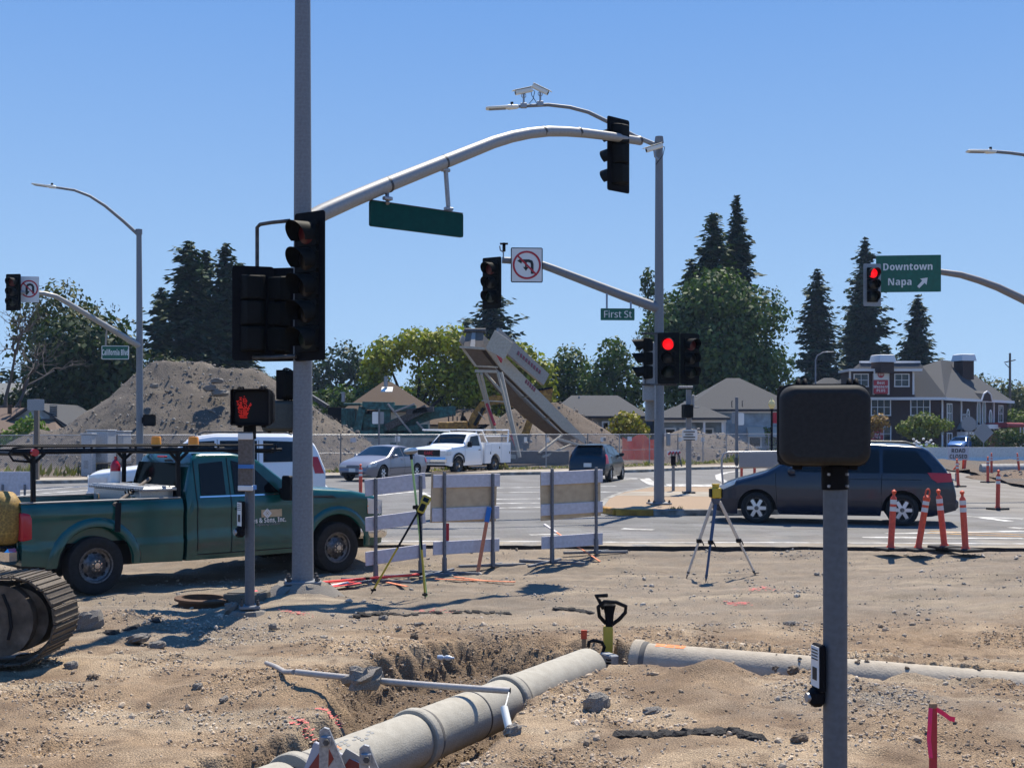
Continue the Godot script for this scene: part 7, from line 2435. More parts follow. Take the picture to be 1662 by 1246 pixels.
	solo("large_white_pipe", mb, M.concrete, "large white pipe lying in the dirt at the right edge", "pipe")
	# lamp posts
	o = thing("lamp_post", "black lamp post with a yellow acorn globe and a red banner beside the blue house", "street lamp", PX(1253, 0.1, 68))
	mb = MB.new()
	mb.lathe([[0.16, 0.0], [0.16, 0.3], [0.09, 0.6], [0.065, 1.0], [0.055, 3.0], [0.10, 3.05], [0.10, 3.15], [0.0, 3.15]], PX(1253, 0.1, 68), Basis(), 12, 30)
	part(o, "post", mb, M.black_matte)
	mb = MB.new()
	mb.lathe([[0.09, 0.0], [0.19, 0.18], [0.18, 0.34], [0.12, 0.44], [0.05, 0.5], [0.05, 0.56], [0.0, 0.66]], PX(1253, 3.25, 68), Basis(), 14, 50)
	part(o, "lamp_globe", mb, M.globe)
	mb = MB.new()
	mb.box(P(1261, 678, 68), Vector3(0.42, 0.6, 0.01), yaw(-12))
	part(o, "banner", mb, M.sign_red)
	o = thing("street_lamp", "small grey street lamp far behind the near signal, left of the hotel", "street lamp", PX(1324, 0, 112))
	mb = MB.new()
	mb.tube([PX(1324, 0, 112), P(1324, 584, 112), P(1327, 577, 112), P(1336, 572, 112), P(1344, 571, 112)], [0.1, 0.075, 0.07, 0.06, 0.06], 8)
	part(o, "pole", mb, M.galv)
	lamp_head(o, P(1340, 571, 112), Vector3(1, 0.02, 0), 0.75)
func conveyor() -> void:
	var d := 76.0
	var o := thing("conveyor", "tall cream belt conveyor rising above the stockpiles", "conveyor", PX(900, 0, d))
	# the boom: from its foot up to the head; it leans towards the camera's left
	var foot := P(950, 715, d + 1.5)
	var head := P(784, 551, d - 5.0)
	var x := (head - foot).normalized()
	var side := x.cross(Vector3.UP).normalized()
	if side.z > 0: side = -side
	var up := side.cross(x)
	if up.y < 0: up = -up
	var wd := 0.8
	var L := foot.distance_to(head)
	var mb := MB.new()
	for s in [0.0, 1.0]:   # near and far side beams, deep in the middle
		mb = MB.new()
		var p := PackedVector2Array([Vector2(0, -0.2), Vector2(L * 0.2, -0.6), Vector2(L * 0.8, -0.6), Vector2(L + 0.3, -0.22), Vector2(L + 0.3, 0.22), Vector2(0, 0.12)])
		mb.prism(p, s * wd * 2 - 0.05, s * wd * 2 + 0.05, foot, Basis(x, up, side))
		part(o, "side_beam", mb, M.cream_machine)
	mb = MB.new()
	var pts := []
	for i in 13: pts.append([L * i / 12.0, -0.46 - 0.55 * sin(PI * i / 12.0)])
	for i in 12:
		var c := foot + side * wd
		mb.quad(c + x * pts[i][0] + up * pts[i][1] - side * wd * 0.85, c + x * pts[i][0] + up * pts[i][1] + side * wd * 0.85, c + x * pts[i + 1][0] + up * pts[i + 1][1] + side * wd * 0.85, c + x * pts[i + 1][0] + up * pts[i + 1][1] - side * wd * 0.85)
	part(o, "return_belt", mb, M.belt)
	mb = MB.new()
	var cc := foot + side * wd
	mb.quad(cc + up * 0.1 - side * wd * 0.8, cc + up * 0.1 + side * wd * 0.8, cc + up * 0.1 + side * wd * 0.8 + x * L, cc + up * 0.1 - side * wd * 0.8 + x * L)
	part(o, "carrying_belt", mb, M.belt)
	mb = MB.new()
	for i in 3: mb.bar(foot + x * L * (0.3 + 0.22 * i) + up * -0.46, foot + x * L * (0.3 + 0.22 * i) + up * -0.46 + side * wd * 2, 0.08, 0.08)
	part(o, "cross_brace", mb, M.cream_machine)
	# upper folding section lying back along the boom, with its grey flank
	var u0 := P(882, 626, d - 1.2)
	var u1 := P(802, 557, d - 5.2)
	var ux := (u1 - u0).normalized()
	mb = MB.new()
	mb.prism(PackedVector2Array([Vector2(0.1, 0.0), Vector2(u0.distance_to(u1) + 0.1, 0.0), Vector2(u0.distance_to(u1) + 0.1, 0.95), Vector2(-0.1, 0.85)]), -0.1, 0.1, u0, Basis(ux, side.cross(ux) * (1.0 if side.cross(ux).y > 0 else -1.0), side))
	part(o, "upper_flank", mb, M.grey_machine)
	mb = MB.new()
	for k in 9: mb.bar(u0.lerp(u1, 0.16 + k * 0.055) - side * 0.13 + up * 0.5, u0.lerp(u1, 0.16 + k * 0.055 + 0.03) - side * 0.13 + up * 0.5, 0.02, 0.22)
	part(o, "red_lettering", mb, M.faded_red)
	mb = MB.new()
	for k in 5: mb.bar(foot.lerp(head, 0.52 + k * 0.02) - side * 0.07, foot.lerp(head, 0.52 + k * 0.02 + 0.013) - side * 0.07, 0.02, 0.24)
	part(o, "red_lettering", mb, M.faded_red)
	# head: a box open to the front with the belt running over its drum
	var h0 := P(747, 563, d - 5.8)
	var h1 := P(788, 566, d - 6.2)
	var hx := (h1 - h0).normalized()
	mb = MB.new()
	mb.bar(h0, h1, 0.35, 0.12)
	part(o, "head_sill", mb, M.cream_machine)
	mb = MB.new()
	var q0 := P(757, 538, d - 5.0)
	var q1 := P(784, 538, d - 5.3)
	mb.quad(h0 + Vector3(0.2, 0.05, 0), h1 + Vector3(-0.1, 0.05, 0), q1, q0)
	part(o, "head_belt", mb, M.belt)
	mb = MB.new()
	mb.quad(h0.lerp(h1, 0.32) + Vector3(0.1, 0.07, 0.02), h0.lerp(h1, 0.55) + Vector3(0.05, 0.07, 0.02), q0.lerp(q1, 0.55) + Vector3(0, 0, 0.03), q0.lerp(q1, 0.34) + Vector3(0, 0, 0.03))
	part(o, "belt_streak", mb, M.grey_machine)
	mb = MB.new()
	mb.cyl(q0 + Vector3(-0.1, 0.05, 0), q1 + Vector3(0.15, 0.05, 0), 0.14, -1, 12)
	part(o, "head_drum", mb, M.dark_steel)
	mb = MB.new()
	mb.prism(PackedVector2Array([Vector2(0, 0), Vector2(0.55, 1.05), Vector2(1.6, 0.3), Vector2(1.1, -0.6)]), -0.05, 0.05, h1 + Vector3(0.0, 0.0, 0.05), yaw(-12))
	part(o, "head_plate", mb, M.cream_machine)
	mb = MB.new()
	mb.bar(h0 + Vector3(0.12, -0.05, 0), P(772, 594, d - 5.2), 0.10, 0.10)
	part(o, "head_brace", mb, M.cream_machine)
	mb = MB.new()
	mb.bar(P(803, 566, d - 5.5), P(814, 586, d - 4.5), 0.08, 0.22)
	part(o, "red_guard", mb, M.sign_red)
	# support legs
	for q in [[775, 606, 803, 705, -5.0, -3.5], [808, 604, 843, 742, -5.5, -6.5]]:
		for k in [0.0, 6.0]:
			mb = MB.new()
			beam(mb, P(q[0] + k, q[1], d + q[4] - k * 0.08), P(q[2] + k * 0.2, q[3], d + q[5]), 0.13, 0.13)
			part(o, "support_leg", mb, M.cream_machine)
	for q in [[771, 602, 807, 603, 0.16], [772, 594, 808, 596, 0.08], [788, 605, 818, 640, 0.12], [782, 650, 822, 652, 0.07]]:
		mb = MB.new()
		beam(mb, P(q[0], q[1], d - 5.1), P(q[2], q[3], d - 5.4), 0.14, q[4])
		part(o, "cross_beam", mb, M.cream_machine)
	for q in [[790, 655, 803, 690], [829, 705, 838, 724]]:
		mb = MB.new()
		beam(mb, P(q[0], q[1], d - 5.0), P(q[2], q[3], d - 5.6), 0.12, 0.14)
		part(o, "ram", mb, M.sign_red)
	# foot frame
	for q in [[875, 735, 912, 706, 0.1], [880, 742, 930, 720, 0.1], [905, 712, 945, 724, 0.14], [820, 740, 880, 745, 0.25], [885, 740, 905, 735, 0.08]]:
		mb = MB.new()
		beam(mb, P(q[0], q[1], d - 3.0), P(q[2], q[3], d - 2.0), 0.16, q[4])
		part(o, "foot_beam", mb, M.cream_machine)
	mb = MB.new()
	mb.box(PX(866, 0.45, d - 2.0), Vector3(4.2, 0.8, 1.6), Basis(), 0.05)
	part(o, "crawler", mb, M.dark_steel)
func crusher() -> void:
	var d := 88.0
	var o := thing("screening_plant", "teal green screening plant beside the brown roofed house", "crusher", PX(640, 0, d))
	var mb := MB.new()
	# engine box
	mb.box(P(567, 680, d), Vector3(0.9, 1.5, 2.0), Basis(), 0.03)
	part(o, "engine_box", mb, M.teal_machine)
	for k in 6:
		mb = MB.new()
		mb.box(P(562 + k * 2.6, 680, d - 1.05), Vector3(0.04, 1.3, 0.06))
		part(o, "box_rib", mb, M.teal_machine)
	mb = MB.new()
	mb.box(P(546, 678, d + 0.4), Vector3(1.0, 1.5, 1.8), Basis(), 0.02)
	part(o, "side_box", mb, M.black_matte)
	mb = MB.new()
	mb.box(P(574, 656, d), Vector3(1.2, 0.16, 2.1), Basis(), 0.03)
	part(o, "box_lid", mb, M.teal_machine)
	# frame: sloping legs and beams
	for q in [[589, 660, 579, 706, 0.5], [589, 658, 640, 659, 0.55], [596, 690, 624, 690, 0.3], [624, 658, 622, 708, 0.45], [579, 704, 720, 705, 0.5], [640, 662, 675, 662, 0.4], [625, 698, 695, 694, 0.5], [600, 672, 600, 706, 0.25]]:
		mb = MB.new()
		beam(mb, P(q[0], q[1], d - 0.6), P(q[2], q[3], d - 0.6), 0.9, q[4])
		part(o, "frame_beam", mb, M.teal_machine)
	mb = MB.new()
	mb.box(P(606, 684, d + 0.3), Vector3(1.5, 1.5, 1.0))
	part(o, "screen_deck", mb, M.black_matte)
	# feed conveyor rising to the right
	for z in [-1.2, 0.2]:
		mb = MB.new()
		mb.prism(PackedVector2Array([Vector2(-2.2, -0.9), Vector2(1.6, 0.5), Vector2(3.8, 0.62), Vector2(3.8, -0.05), Vector2(2.2, -0.3), Vector2(-1.9, -1.7)]), 0, 0.12, P(652, 673, d) + Vector3(0, 0, z))
		part(o, "chute_side", mb, M.teal_machine)
	mb = MB.new()
	mb.bar(P(628, 694, d - 0.6), P(693, 662, d - 0.6), 1.4, 0.5)
	mb.bar(P(660, 668, d - 0.6), P(704, 664, d - 0.6), 1.4, 0.35)
	part(o, "feed_belt", mb, M.dark_steel)
	for q in [[629, 655, 668, 703], [640, 668, 673, 655], [676, 684, 690, 700]]:
		mb = MB.new()
		beam(mb, P(q[0], q[1], d - 1.6), P(q[2], q[3], d - 1.6), 0.1, 0.12)
		part(o, "strut", mb, M.grey_machine)
	mb = MB.new()
	mb.cyl(P(664, 668, d - 1.4), P(664, 668, d - 1.5), 0.22)
	part(o, "drum", mb, M.dark_steel)
	for x in [585, 640, 700]:
		mb = MB.new()
		mb.box(PX(x, 0.6, d), Vector3(0.5, 1.2, 1.4), Basis(), 0.03)
		part(o, "stand", mb, M.teal_machine)
	# flat rusty bed and tail conveyor left of the box
	mb = MB.new()
	mb.bar(P(500, 640, d), P(532, 660, d), 1.2, 0.25)
	part(o, "tail_belt", mb, M.dark_steel)
func digger() -> void:
	var d := 82.0
	var o := thing("excavator", "yellow excavator with its arm bent behind the conveyor", "excavator", PX(735, 0, d))
	var mb := MB.new()
	mb.box(P(733, 692, d), Vector3(1.7, 0.62, 2.0), Basis(), 0.06)
	mb.box(P(748, 692, d - 0.2), Vector3(0.9, 0.7, 1.8), Basis(), 0.06)
	part(o, "engine_house", mb, M.yellow_machine)
	mb = MB.new()
	mb.box(PX(740, 0.7, d), Vector3(3.0, 1.3, 2.4), Basis(), 0.2)
	part(o, "undercarriage", mb, M.dark_steel)
	mb = MB.new()
	for q in [[728, 685, 674], [735, 683, 672], [742, 684, 676]]: mb.cyl(P(q[0], q[1], d - 0.5), P(q[0], q[2], d - 0.5), 0.05, -1, 6)
	part(o, "exhaust", mb, M.dark_steel)
	# boom: an arched plate
	mb = MB.new()
	var p := PackedVector2Array()
	for q in [[757, 692], [765, 672], [780, 652], [800, 641], [822, 643], [838, 652], [858, 676], [852, 680], [835, 662], [815, 655], [800, 656], [788, 666], [778, 684], [772, 700]]: p.append(Vector2((q[0] - 800) / FL * d, -(q[1] - 650) / FL * d))
	mb.prism(p, -0.3, 0.3, P(800, 650, d))
	part(o, "boom", mb, M.yellow_machine)
	mb = MB.new()
	p = PackedVector2Array()
	for q in [[846, 705], [858, 672], [868, 676], [858, 708]]: p.append(Vector2((q[0] - 855) / FL * d, -(q[1] - 690) / FL * d))
	mb.prism(p, -0.22, 0.22, P(855, 690, d))
	part(o, "stick", mb, M.yellow_machine)
	mb = MB.new()
	for q in [[760, 690, 752, 676], [770, 690, 785, 662], [768, 700, 790, 690]]: mb.cyl(P(q[0], q[1], d - 0.4), P(q[2], q[3], d - 0.4), 0.11)
	for k in 5: mb.tube([P(752, 668 + k * 3, d - 0.4), P(748, 680 + k * 2, d - 0.4), P(756, 692, d - 0.4)], 0.05, 5)
	part(o, "hoses", mb, M.black)
	# a loader bucket lifted behind the conveyor
	o = thing("loader_bucket", "yellow loader bucket raised behind the conveyor's boom", "loader", PX(882, 0, 90))
	mb = MB.new()
	p = PackedVector2Array()
	for q in [[866, 634], [895, 628], [897, 632], [893, 656], [886, 660], [872, 645]]: p.append(Vector2((q[0] - 882) / FL * 90, -(q[1] - 645) / FL * 90))
	mb.prism(p, -1.2, 1.2, P(882, 645, 90))
	part(o, "bucket", mb, M.yellow_machine)
	mb = MB.new()
	mb.bar(P(864, 634, 88.7), P(896, 629, 88.7), 0.1, 0.16)
	part(o, "bucket_lip", mb, M.black_matte)
	mb = MB.new()
	mb.bar(P(884, 655, 90), PX(900, 0.8, 90), 0.4, 0.4)
	part(o, "lift_arm", mb, M.yellow_machine)
	mb = MB.new()
	mb.bar(P(776, 668, 79), P(788, 681, 79), 0.12, 0.06)
	solo("loose_plank", mb, M.cream_machine, "pale plank leaning on the excavator's arm", "plank")
func hip(mb: MB, c: Vector3, w: float, l: float, h: float, ridge: float, turn: float, over := 0.4) -> void:   # a hip roof; w along its ridge
	var bs := yaw(turn)
	var a := []
	for q in [[-1, -1], [1, -1], [1, 1], [-1, 1]]: a.append(c + bs * Vector3(q[0] * (w / 2 + over), 0, q[1] * (l / 2 + over)))
	var r0 := c + bs * Vector3(-ridge / 2, h, 0)
	var r1 := c + bs * Vector3(ridge / 2, h, 0)
	mb.quad(a[3], a[2], r1, r0); mb.quad(a[1], a[0], r0, r1)
	mb.tri(a[0], a[3], r0); mb.tri(a[2], a[1], r1)
	var dn := Vector3(0, -0.16, 0)
	for i in 4: mb.quad(a[i], a[(i + 1) % 4], a[(i + 1) % 4] + dn, a[i] + dn)
	mb.quad(a[0] + dn, a[1] + dn, a[2] + dn, a[3] + dn)
func window(o: Node3D, at: Vector3, bs: Basis, w: float, h: float, glass := "glass", bars := 1) -> void:
	var mb := MB.new()
	mb.box(at + bs * Vector3(0, 0, 0.015), Vector3(w, h, 0.03), bs)
	var p := part(o, "window", mb, M[glass])
	mb = MB.new()
	var t := 0.11
	for q in [[0, h / 2, w + t, t], [0, -h / 2, w + t * 1.4, t], [-w / 2, 0, t, h - t], [w / 2, 0, t, h - t]]: mb.box(at + bs * Vector3(q[0], q[1], 0.045), Vector3(q[2], q[3], 0.09), bs)
	for k in bars: mb.box(at + bs * Vector3((k + 1.0) / (bars + 1) * w - w / 2, 0, 0.035), Vector3(0.06, h - t, 0.05), bs)
	mb.box(at + bs * Vector3(0, 0.02, 0.033), Vector3(w - t, 0.05, 0.045), bs)
	part(p, "frame", mb, M.trim_white)
func house(label: String, c: Vector3, w: float, l: float, eave: float, rise: float, ridge: float, turn: float, wall: String, roof: String) -> Node3D:
	var o := thing("house", label, "house", c)
	var mb := MB.new()
	mb.box(c + Vector3(0, eave / 2, 0), Vector3(w, eave, l), yaw(turn))
	part(o, "wall", mb, M[wall])
	mb = MB.new()
	hip(mb, c + Vector3(0, eave, 0), w, l, rise, ridge, turn)
	part(o, "roof", mb, M[roof])
	return o
func vent(o: Node3D, at: Vector3, r: float, h: float, m := "steel") -> void:
	var mb := MB.new()
	mb.cyl(at, at + Vector3(0, h, 0), r, -1, 10)
	mb.cyl(at + Vector3(0, h, 0), at + Vector3(0, h + r * 0.7, 0), r * 1.5, r * 0.6, 10)
	part(o, "vent_pipe", mb, M[m])
func gable_house(label: String, c: Vector3, w: float, l: float, eave: float, rise: float, turn: float, wall: String, roof: String) -> Node3D:   # ridge along local z, gable faces +z
	var o := thing("house", label, "house", c)
	var bs := yaw(turn)
	var mb := MB.new()
	mb.prism(PackedVector2Array([Vector2(-w / 2, 0), Vector2(w / 2, 0), Vector2(w / 2, eave), Vector2(0, eave + rise - 0.05), Vector2(-w / 2, eave)]), -l / 2, l / 2, c, bs)
	part(o, "wall", mb, M[wall])
	for s in [-1.0, 1.0]:
		mb = MB.new()
		var a := c + bs * Vector3(0, eave + rise, l / 2 + 0.4)
		var k := 0.5 / (w / 2)
		var b := c + bs * Vector3(s * (w / 2 + 0.5), eave - rise * k, l / 2 + 0.4)
		var dz := bs * Vector3(0, 0, -l - 0.8)
		for q in [Vector3.ZERO, Vector3(0, -0.14, 0)]: mb.quad(a + q, b + q, b + q + dz, a + q + dz)
		mb.quad(a, b, b + Vector3(0, -0.14, 0), a + Vector3(0, -0.14, 0))
		mb.quad(b, b + dz, b + dz + Vector3(0, -0.14, 0), b + Vector3(0, -0.14, 0))
		part(o, "roof", mb, M[roof])
	return o
func houses() -> void:
	var mb := MB.new()
	# left: low houses behind the fence
	var o := house("low house with a long pale tan roof at the left edge", PX(10, 0, 86), 9.5, 8.0, 1.9, 1.75, 6.5, 0.0, "wall_cream", "roof_tan")
	vent(o, P(15, 672, 84.5), 0.14, 0.55, "rust")
	vent(o, P(32, 662, 86), 0.06, 0.5, "rust")
	o = gable_house("pale blue house with its gable facing the road, left of the rubble heap", PX(92, 0, 88), 5.6, 8.0, 2.1, 1.85, 0.0, "wall_pale", "roof_grey")
	mb = MB.new()
	mb.box(P(86, 668, 83.9), Vector3(0.5, 0.9, 0.05))
	var lv := part(o, "gable_vent", mb, M.dark_steel)
	for k in 6:
		mb = MB.new()
		mb.box(P(86, 668, 83.86) + Vector3(0, -0.38 + k * 0.15, 0), Vector3(0.46, 0.06, 0.05), Basis(Vector3.RIGHT, 0.6))
		part(lv, "slat", mb, M.wall_grey)
	house("house with a pale grey roof behind the tan one on the left", PX(15, 0, 102), 9.0, 9.0, 3.6, 2.4, 4.5, 0.0, "wall_cream", "roof_lgrey")
	house("house with a long orange roof half hidden by the rubble heap", PX(140, 0, 104), 8.0, 8.0, 2.4, 1.4, 6.0, 0.0, "wall_cream", "roof_orange")
	house("house with a second orange roof behind the rubble heap's shoulder", PX(190, 0, 112), 8.0, 8.0, 3.6, 2.2, 4.0, 0.0, "wall_cream", "roof_orange")
	# centre
	o = house("house with a broad brown hipped roof behind the teal machine", PX(628, 0, 102), 6.6, 7.0, 3.7, 2.4, 0.7, 8.0, "wall_cream", "roof_brown")
	vent(o, P(626, 628, 99.5), 0.16, 0.75)
	vent(o, P(557, 652, 101), 0.16, 0.7)
	mb = MB.new()
	mb.box(P(628, 632, 99.3), Vector3(0.9, 0.06, 0.9), Basis(Vector3.RIGHT, 0.45))
	part(o, "flashing", mb, M.sign_white)
	house("low house with a beige roof between the teal machine and the conveyor", PX(715, 0, 108), 12.0, 8.0, 2.6, 1.4, 7.0, 0.0, "wall_cream", "roof_brown")
	house("house with a pale grey brown roof just left of the conveyor", PX(750, 0, 120), 6.5, 7.0, 3.2, 1.6, 3.0, 0.0, "wall_cream", "roof_lgrey")
	o = house("grey house with a grey hipped roof behind the brown heap", PX(965, 0, 96), 7.0, 7.5, 3.15, 1.65, 3.6, 0.0, "wall_grey", "roof_grey")
	vent(o, P(940, 650, 95.5), 0.06, 0.3)
	window(o, P(983, 701, 92.2), Basis(), 0.45, 1.5, "glass", 0)
	# blue house
	var c := PX(1165, 0, 96)
	o = house("light blue house with a big grey hipped roof and tan awnings", c + Vector3(1.2, 0, 0), 8.2, 9.0, 3.65, 2.5, 1.0, 0.0, "wall_blue", "roof_grey")
	var fz := c.z + 4.5
	mb = MB.new()
	mb.box(c + Vector3(-3.0, 1.65, 5.2), Vector3(0.9, 3.3, 0.8))
	mb.box(c + Vector3(-4.4, 1.6, 1.5), Vector3(1.9, 3.2, 8.0))
	part(o, "side_wing", mb, M.wall_blue)
	mb = MB.new()
	hip(mb, c + Vector3(-2.9, 3.0, 4.6), 5.0, 3.4, 0.85, 2.2, 0.0, 0.25)
	part(o, "porch_roof", mb, M.roof_grey)
	mb = MB.new()
	mb.box(c + Vector3(-2.9, 2.82, 6.15), Vector3(5.0, 0.32, 0.12))
	mb.box(c + Vector3(1.2, 3.50, 4.62), Vector3(8.3, 0.26, 0.10))
	part(o, "fascia", mb, M.trim_white)
	for x in [-5.2, -2.0, -0.65, -0.25]:
		mb = MB.new()
		mb.box(c + Vector3(x, 1.4, 6.1 if x < -0.5 else 4.6), Vector3(0.16, 2.8, 0.16))
		part(o, "porch_column", mb, M.trim_white)
	mb = MB.new()
	mb.box(c + Vector3(0.65, 1.8, 4.56), Vector3(0.2, 3.6, 0.14))
	part(o, "corner_board", mb, M.trim_white)
	for x in [-4.4, -3.3, -1.5]: window(o, c + Vector3(x, 1.45, 4.56 if x > -2 else 5.52), Basis(), 0.75, 1.5, "glass", 0)
	for x in [2.0, 3.75, 5.0]:
		window(o, c + Vector3(x, 1.55, 4.52), Basis(), 0.9, 1.45, "glass", 0)
		mb = MB.new()
		var a := c + Vector3(x, 2.35, 4.6)
		mb.quad(a + Vector3(-0.6, 0, 0), a + Vector3(0.6, 0, 0), a + Vector3(0.6, -0.75, 0.85), a + Vector3(-0.6, -0.75, 0.85))
		mb.tri(a + Vector3(-0.6, 0, 0), a + Vector3(-0.6, -0.75, 0.85), a + Vector3(-0.6, -0.75, 0))
		mb.tri(a + Vector3(0.6, 0, 0), a + Vector3(0.6, -0.75, 0.85), a + Vector3(0.6, -0.75, 0))
		part(o, "awning", mb, M.awning_tan)
	vent(o, c + Vector3(2.6, 5.0, 1.2), 0.06, 0.45, "rust")
	o = house("house with a dark grey roof far left of the hotel", PX(1345, 0, 145), 10.0, 9.0, 5.3, 3.0, 1.0, 0.0, "wall_grey", "roof_grey")
	hotel()
func hotel() -> void:
	var D := 135.0
	var c := PX(1450, 0, D)
	var o := thing("hotel", "dark brown shingled hotel with grey hipped roofs, white windows and a red awning", "hotel", c)
	var mb := MB.new()
	var E := 5.6
	# left block, its front facing the road
	var xl := PX(1372, 0, D).x
	var xr := PX(1528, 0, D).x
	mb.box(Vector3((xl + xr) / 2, E / 2, -D - 6), Vector3(xr - xl, E, 12))
	part(o, "wall", mb, M.wall_brown)
	# left roof: flat topped, sloping to the right
	mb = MB.new()
	var T := 9.75
	var a := [Vector3(xl - 0.4, E, -D + 0.5), Vector3(xr + 0.5, E, -D + 0.5), Vector3(xr + 0.5, E, -D - 12.5), Vector3(xl - 0.4, E, -D - 12.5)]
	var t := [PX(1397, T, D + 3.5), PX(1493, T, D + 3.5), PX(1493, T, D + 8), PX(1397, T, D + 8)]
	for i in 4: mb.quad(a[i], a[(i + 1) % 4], t[(i + 1) % 4], t[i])
	mb.poly(t)
	part(o, "roof", mb, M.roof_grey)
	mb = MB.new()
	for i in 4: mb.bar(t[i] + Vector3(0, 0.05, 0), t[(i + 1) % 4] + Vector3(0, 0.05, 0), 0.25, 0.22)
	part(o, "roof_edge", mb, M.trim_white)
	mb = MB.new()
	mb.box(Vector3((xl + xr) / 2, E - 0.02, -D + 0.55), Vector3(xr - xl + 0.9, 0.3, 0.15))
	part(o, "eave", mb, M.trim_white)
	# right wing running back
	var e1 := PX(1528, 0, D)
	var e2 := PX(1636, 0, 149.5)
	var wx := (e2 - e1).normalized()
	var wz := wx.cross(Vector3.UP)   # outwards
	if wz.z < 0: wz = -wz
	var wl := e1.distance_to(e2)
	var wb := Basis(wx, Vector3.UP, wz)
	mb = MB.new()
	mb.box((e1 + e2) / 2 - wz * 6 + Vector3(0, E / 2, 0), Vector3(wl, E, 12), wb)
	part(o, "wall", mb, M.wall_brown)
	mb = MB.new()
	var q := [e1 + wz * 0.6 - wx * 0.3, e2 + wz * 0.6 + wx * 0.5, e2 - wz * 12.5 + wx * 0.5, e1 - wz * 12.5 - wx * 3.0]
	for i in 4: q[i].y = E
	var r0 := P(1527, 584, 143)
	var r1 := P(1548, 586, 150)
	mb.quad(q[0], q[1], r1, r0); mb.tri(q[1], q[2], r1); mb.quad(q[2], q[3], r0, r1); mb.tri(q[3], q[0], r0)
	mb.quad(q[0], PX(1505, E, D - 0.45), PX(1500, T - 1.2, D + 4.5), r0)
	part(o, "roof", mb, M.roof_grey)
	mb = MB.new()
	mb.bar(q[0] + Vector3(0, -0.05, 0), q[1] + Vector3(0, -0.05, 0), 0.14, 0.3)
	part(o, "eave", mb, M.trim_white)
	# cross gable on the wing with its arched windows
	var W := func(u: float, y: float, n: float) -> Vector3: return e1 + wx * u + wz * n + Vector3(0, y, 0)
	mb = MB.new()
	var gp2 := [W.call(9.6, E - 0.1, 0.7), W.call(10.2, E + 0.75, 0.75), W.call(11.2, E + 1.05, 0.75), W.call(12.2, E + 0.75, 0.75), W.call(12.8, E - 0.1, 0.7)]
	var bk := W.call(11.2, E + 1.3, -4.0) as Vector3
	for i in 4: mb.tri(gp2[i], gp2[i + 1], bk)
	part(o, "roof", mb, M.roof_grey)
	mb = MB.new()
	for i in 4: mb.bar(gp2[i], gp2[i + 1], 0.1, 0.16)
	part(o, "gable_trim", mb, M.trim_white)
	mb = MB.new()
	mb.poly([gp2[0], gp2[1], gp2[2], gp2[3], gp2[4]])
	part(o, "gable", mb, M.wall_brown)
	for u in [10.4, 12.0]:
		mb = MB.new()
		var p := PackedVector2Array([Vector2(-0.55, -1.5), Vector2(0.55, -1.5)])
		for k in 9: p.append(Vector2(cos(PI * k / 8.0) * 0.55, 0.55 + 1.0 * sin(PI * k / 8.0)))
		mb.prism(p, 0.0, 0.06, W.call(u, 4.1, 0.03), wb)
		var fr := part(o, "arched_window", mb, M.trim_white)
		mb = MB.new()
		p = PackedVector2Array([Vector2(-0.38, -1.3), Vector2(0.38, -1.3)])
		for k in 9: p.append(Vector2(cos(PI * k / 8.0) * 0.38, 0.55 + 0.8 * sin(PI * k / 8.0)))
		mb.prism(p, 0.06, 0.08, W.call(u, 4.1, 0.03), wb)
		part(fr, "pane", mb, M.glass)
	for u in [7.3, 14.0]:
		mb = MB.new()
		var p := PackedVector2Array()
		var p2 := PackedVector2Array()
		for k in 14:
			p.append(Vector2(cos(TAU * k / 14) * 0.5, sin(TAU * k / 14) * 1.0))
			p2.append(Vector2(cos(TAU * k / 14) * 0.3, sin(TAU * k / 14) * 0.8))
		mb.prism(p, 0.0, 0.06, W.call(u, 3.6, 0.03), wb)
		var fr := part(o, "oval_window", mb, M.trim_white)
		mb = MB.new()
		mb.prism(p2, 0.06, 0.08, W.call(u, 3.6, 0.03), wb)
		part(fr, "pane", mb, M.glass)
	for w in [[2.1, 4.0, 1.3, 2.1], [2.1, 0.95, 1.3, 1.7], [17.2, 4.1, 1.3, 2.0], [16.6, 1.1, 1.1, 1.9]]: window(o, W.call(w[0], w[1], 0.02), wb, w[2], w[3], "glass", 1)
	for u in [0.2, 5.4, 15.0]:
		mb = MB.new()
		mb.box(W.call(u, E / 2, 0.06), Vector3(0.22, E, 0.12), wb)
		part(o, "white_corner", mb, M.trim_white)
	# entrance porch, wooden bay and red awning
	mb = MB.new()
	mb.box(W.call(5.6, 0.9, 0.5), Vector3(2.6, 2.1, 1.0), wb)
	var en := part(o, "entrance", mb, M.trim_white)
	mb = MB.new()
	mb.box(W.call(5.6, 0.8, 1.02), Vector3(1.6, 1.7, 0.06), wb)
	part(en, "door", mb, M.glass_blue)
	mb = MB.new()
	for i in 2: mb.tri(W.call(4.1, 2.2, 1.3 - i * 1.4), W.call(5.6, 3.3, 1.3 - i * 1.4), W.call(7.1, 2.2, 1.3 - i * 1.4))
	mb.quad(W.call(4.1, 2.2, 1.3), W.call(5.6, 3.3, 1.3), W.call(5.6, 3.3, -0.1), W.call(4.1, 2.2, -0.1))
	mb.quad(W.call(7.1, 2.2, 1.3), W.call(5.6, 3.3, 1.3), W.call(5.6, 3.3, -0.1), W.call(7.1, 2.2, -0.1))
	part(o, "porch_gable", mb, M.roof_lgrey)
	mb = MB.new()
	mb.box(W.call(15.0, 1.0, 0.25), Vector3(5.0, 2.0, 0.5), wb)
	part(o, "wooden_bay", mb, M.wall_cedar)
	window(o, W.call(15.6, 1.05, 0.52), wb, 1.2, 1.9, "glass", 1)
	mb = MB.new()
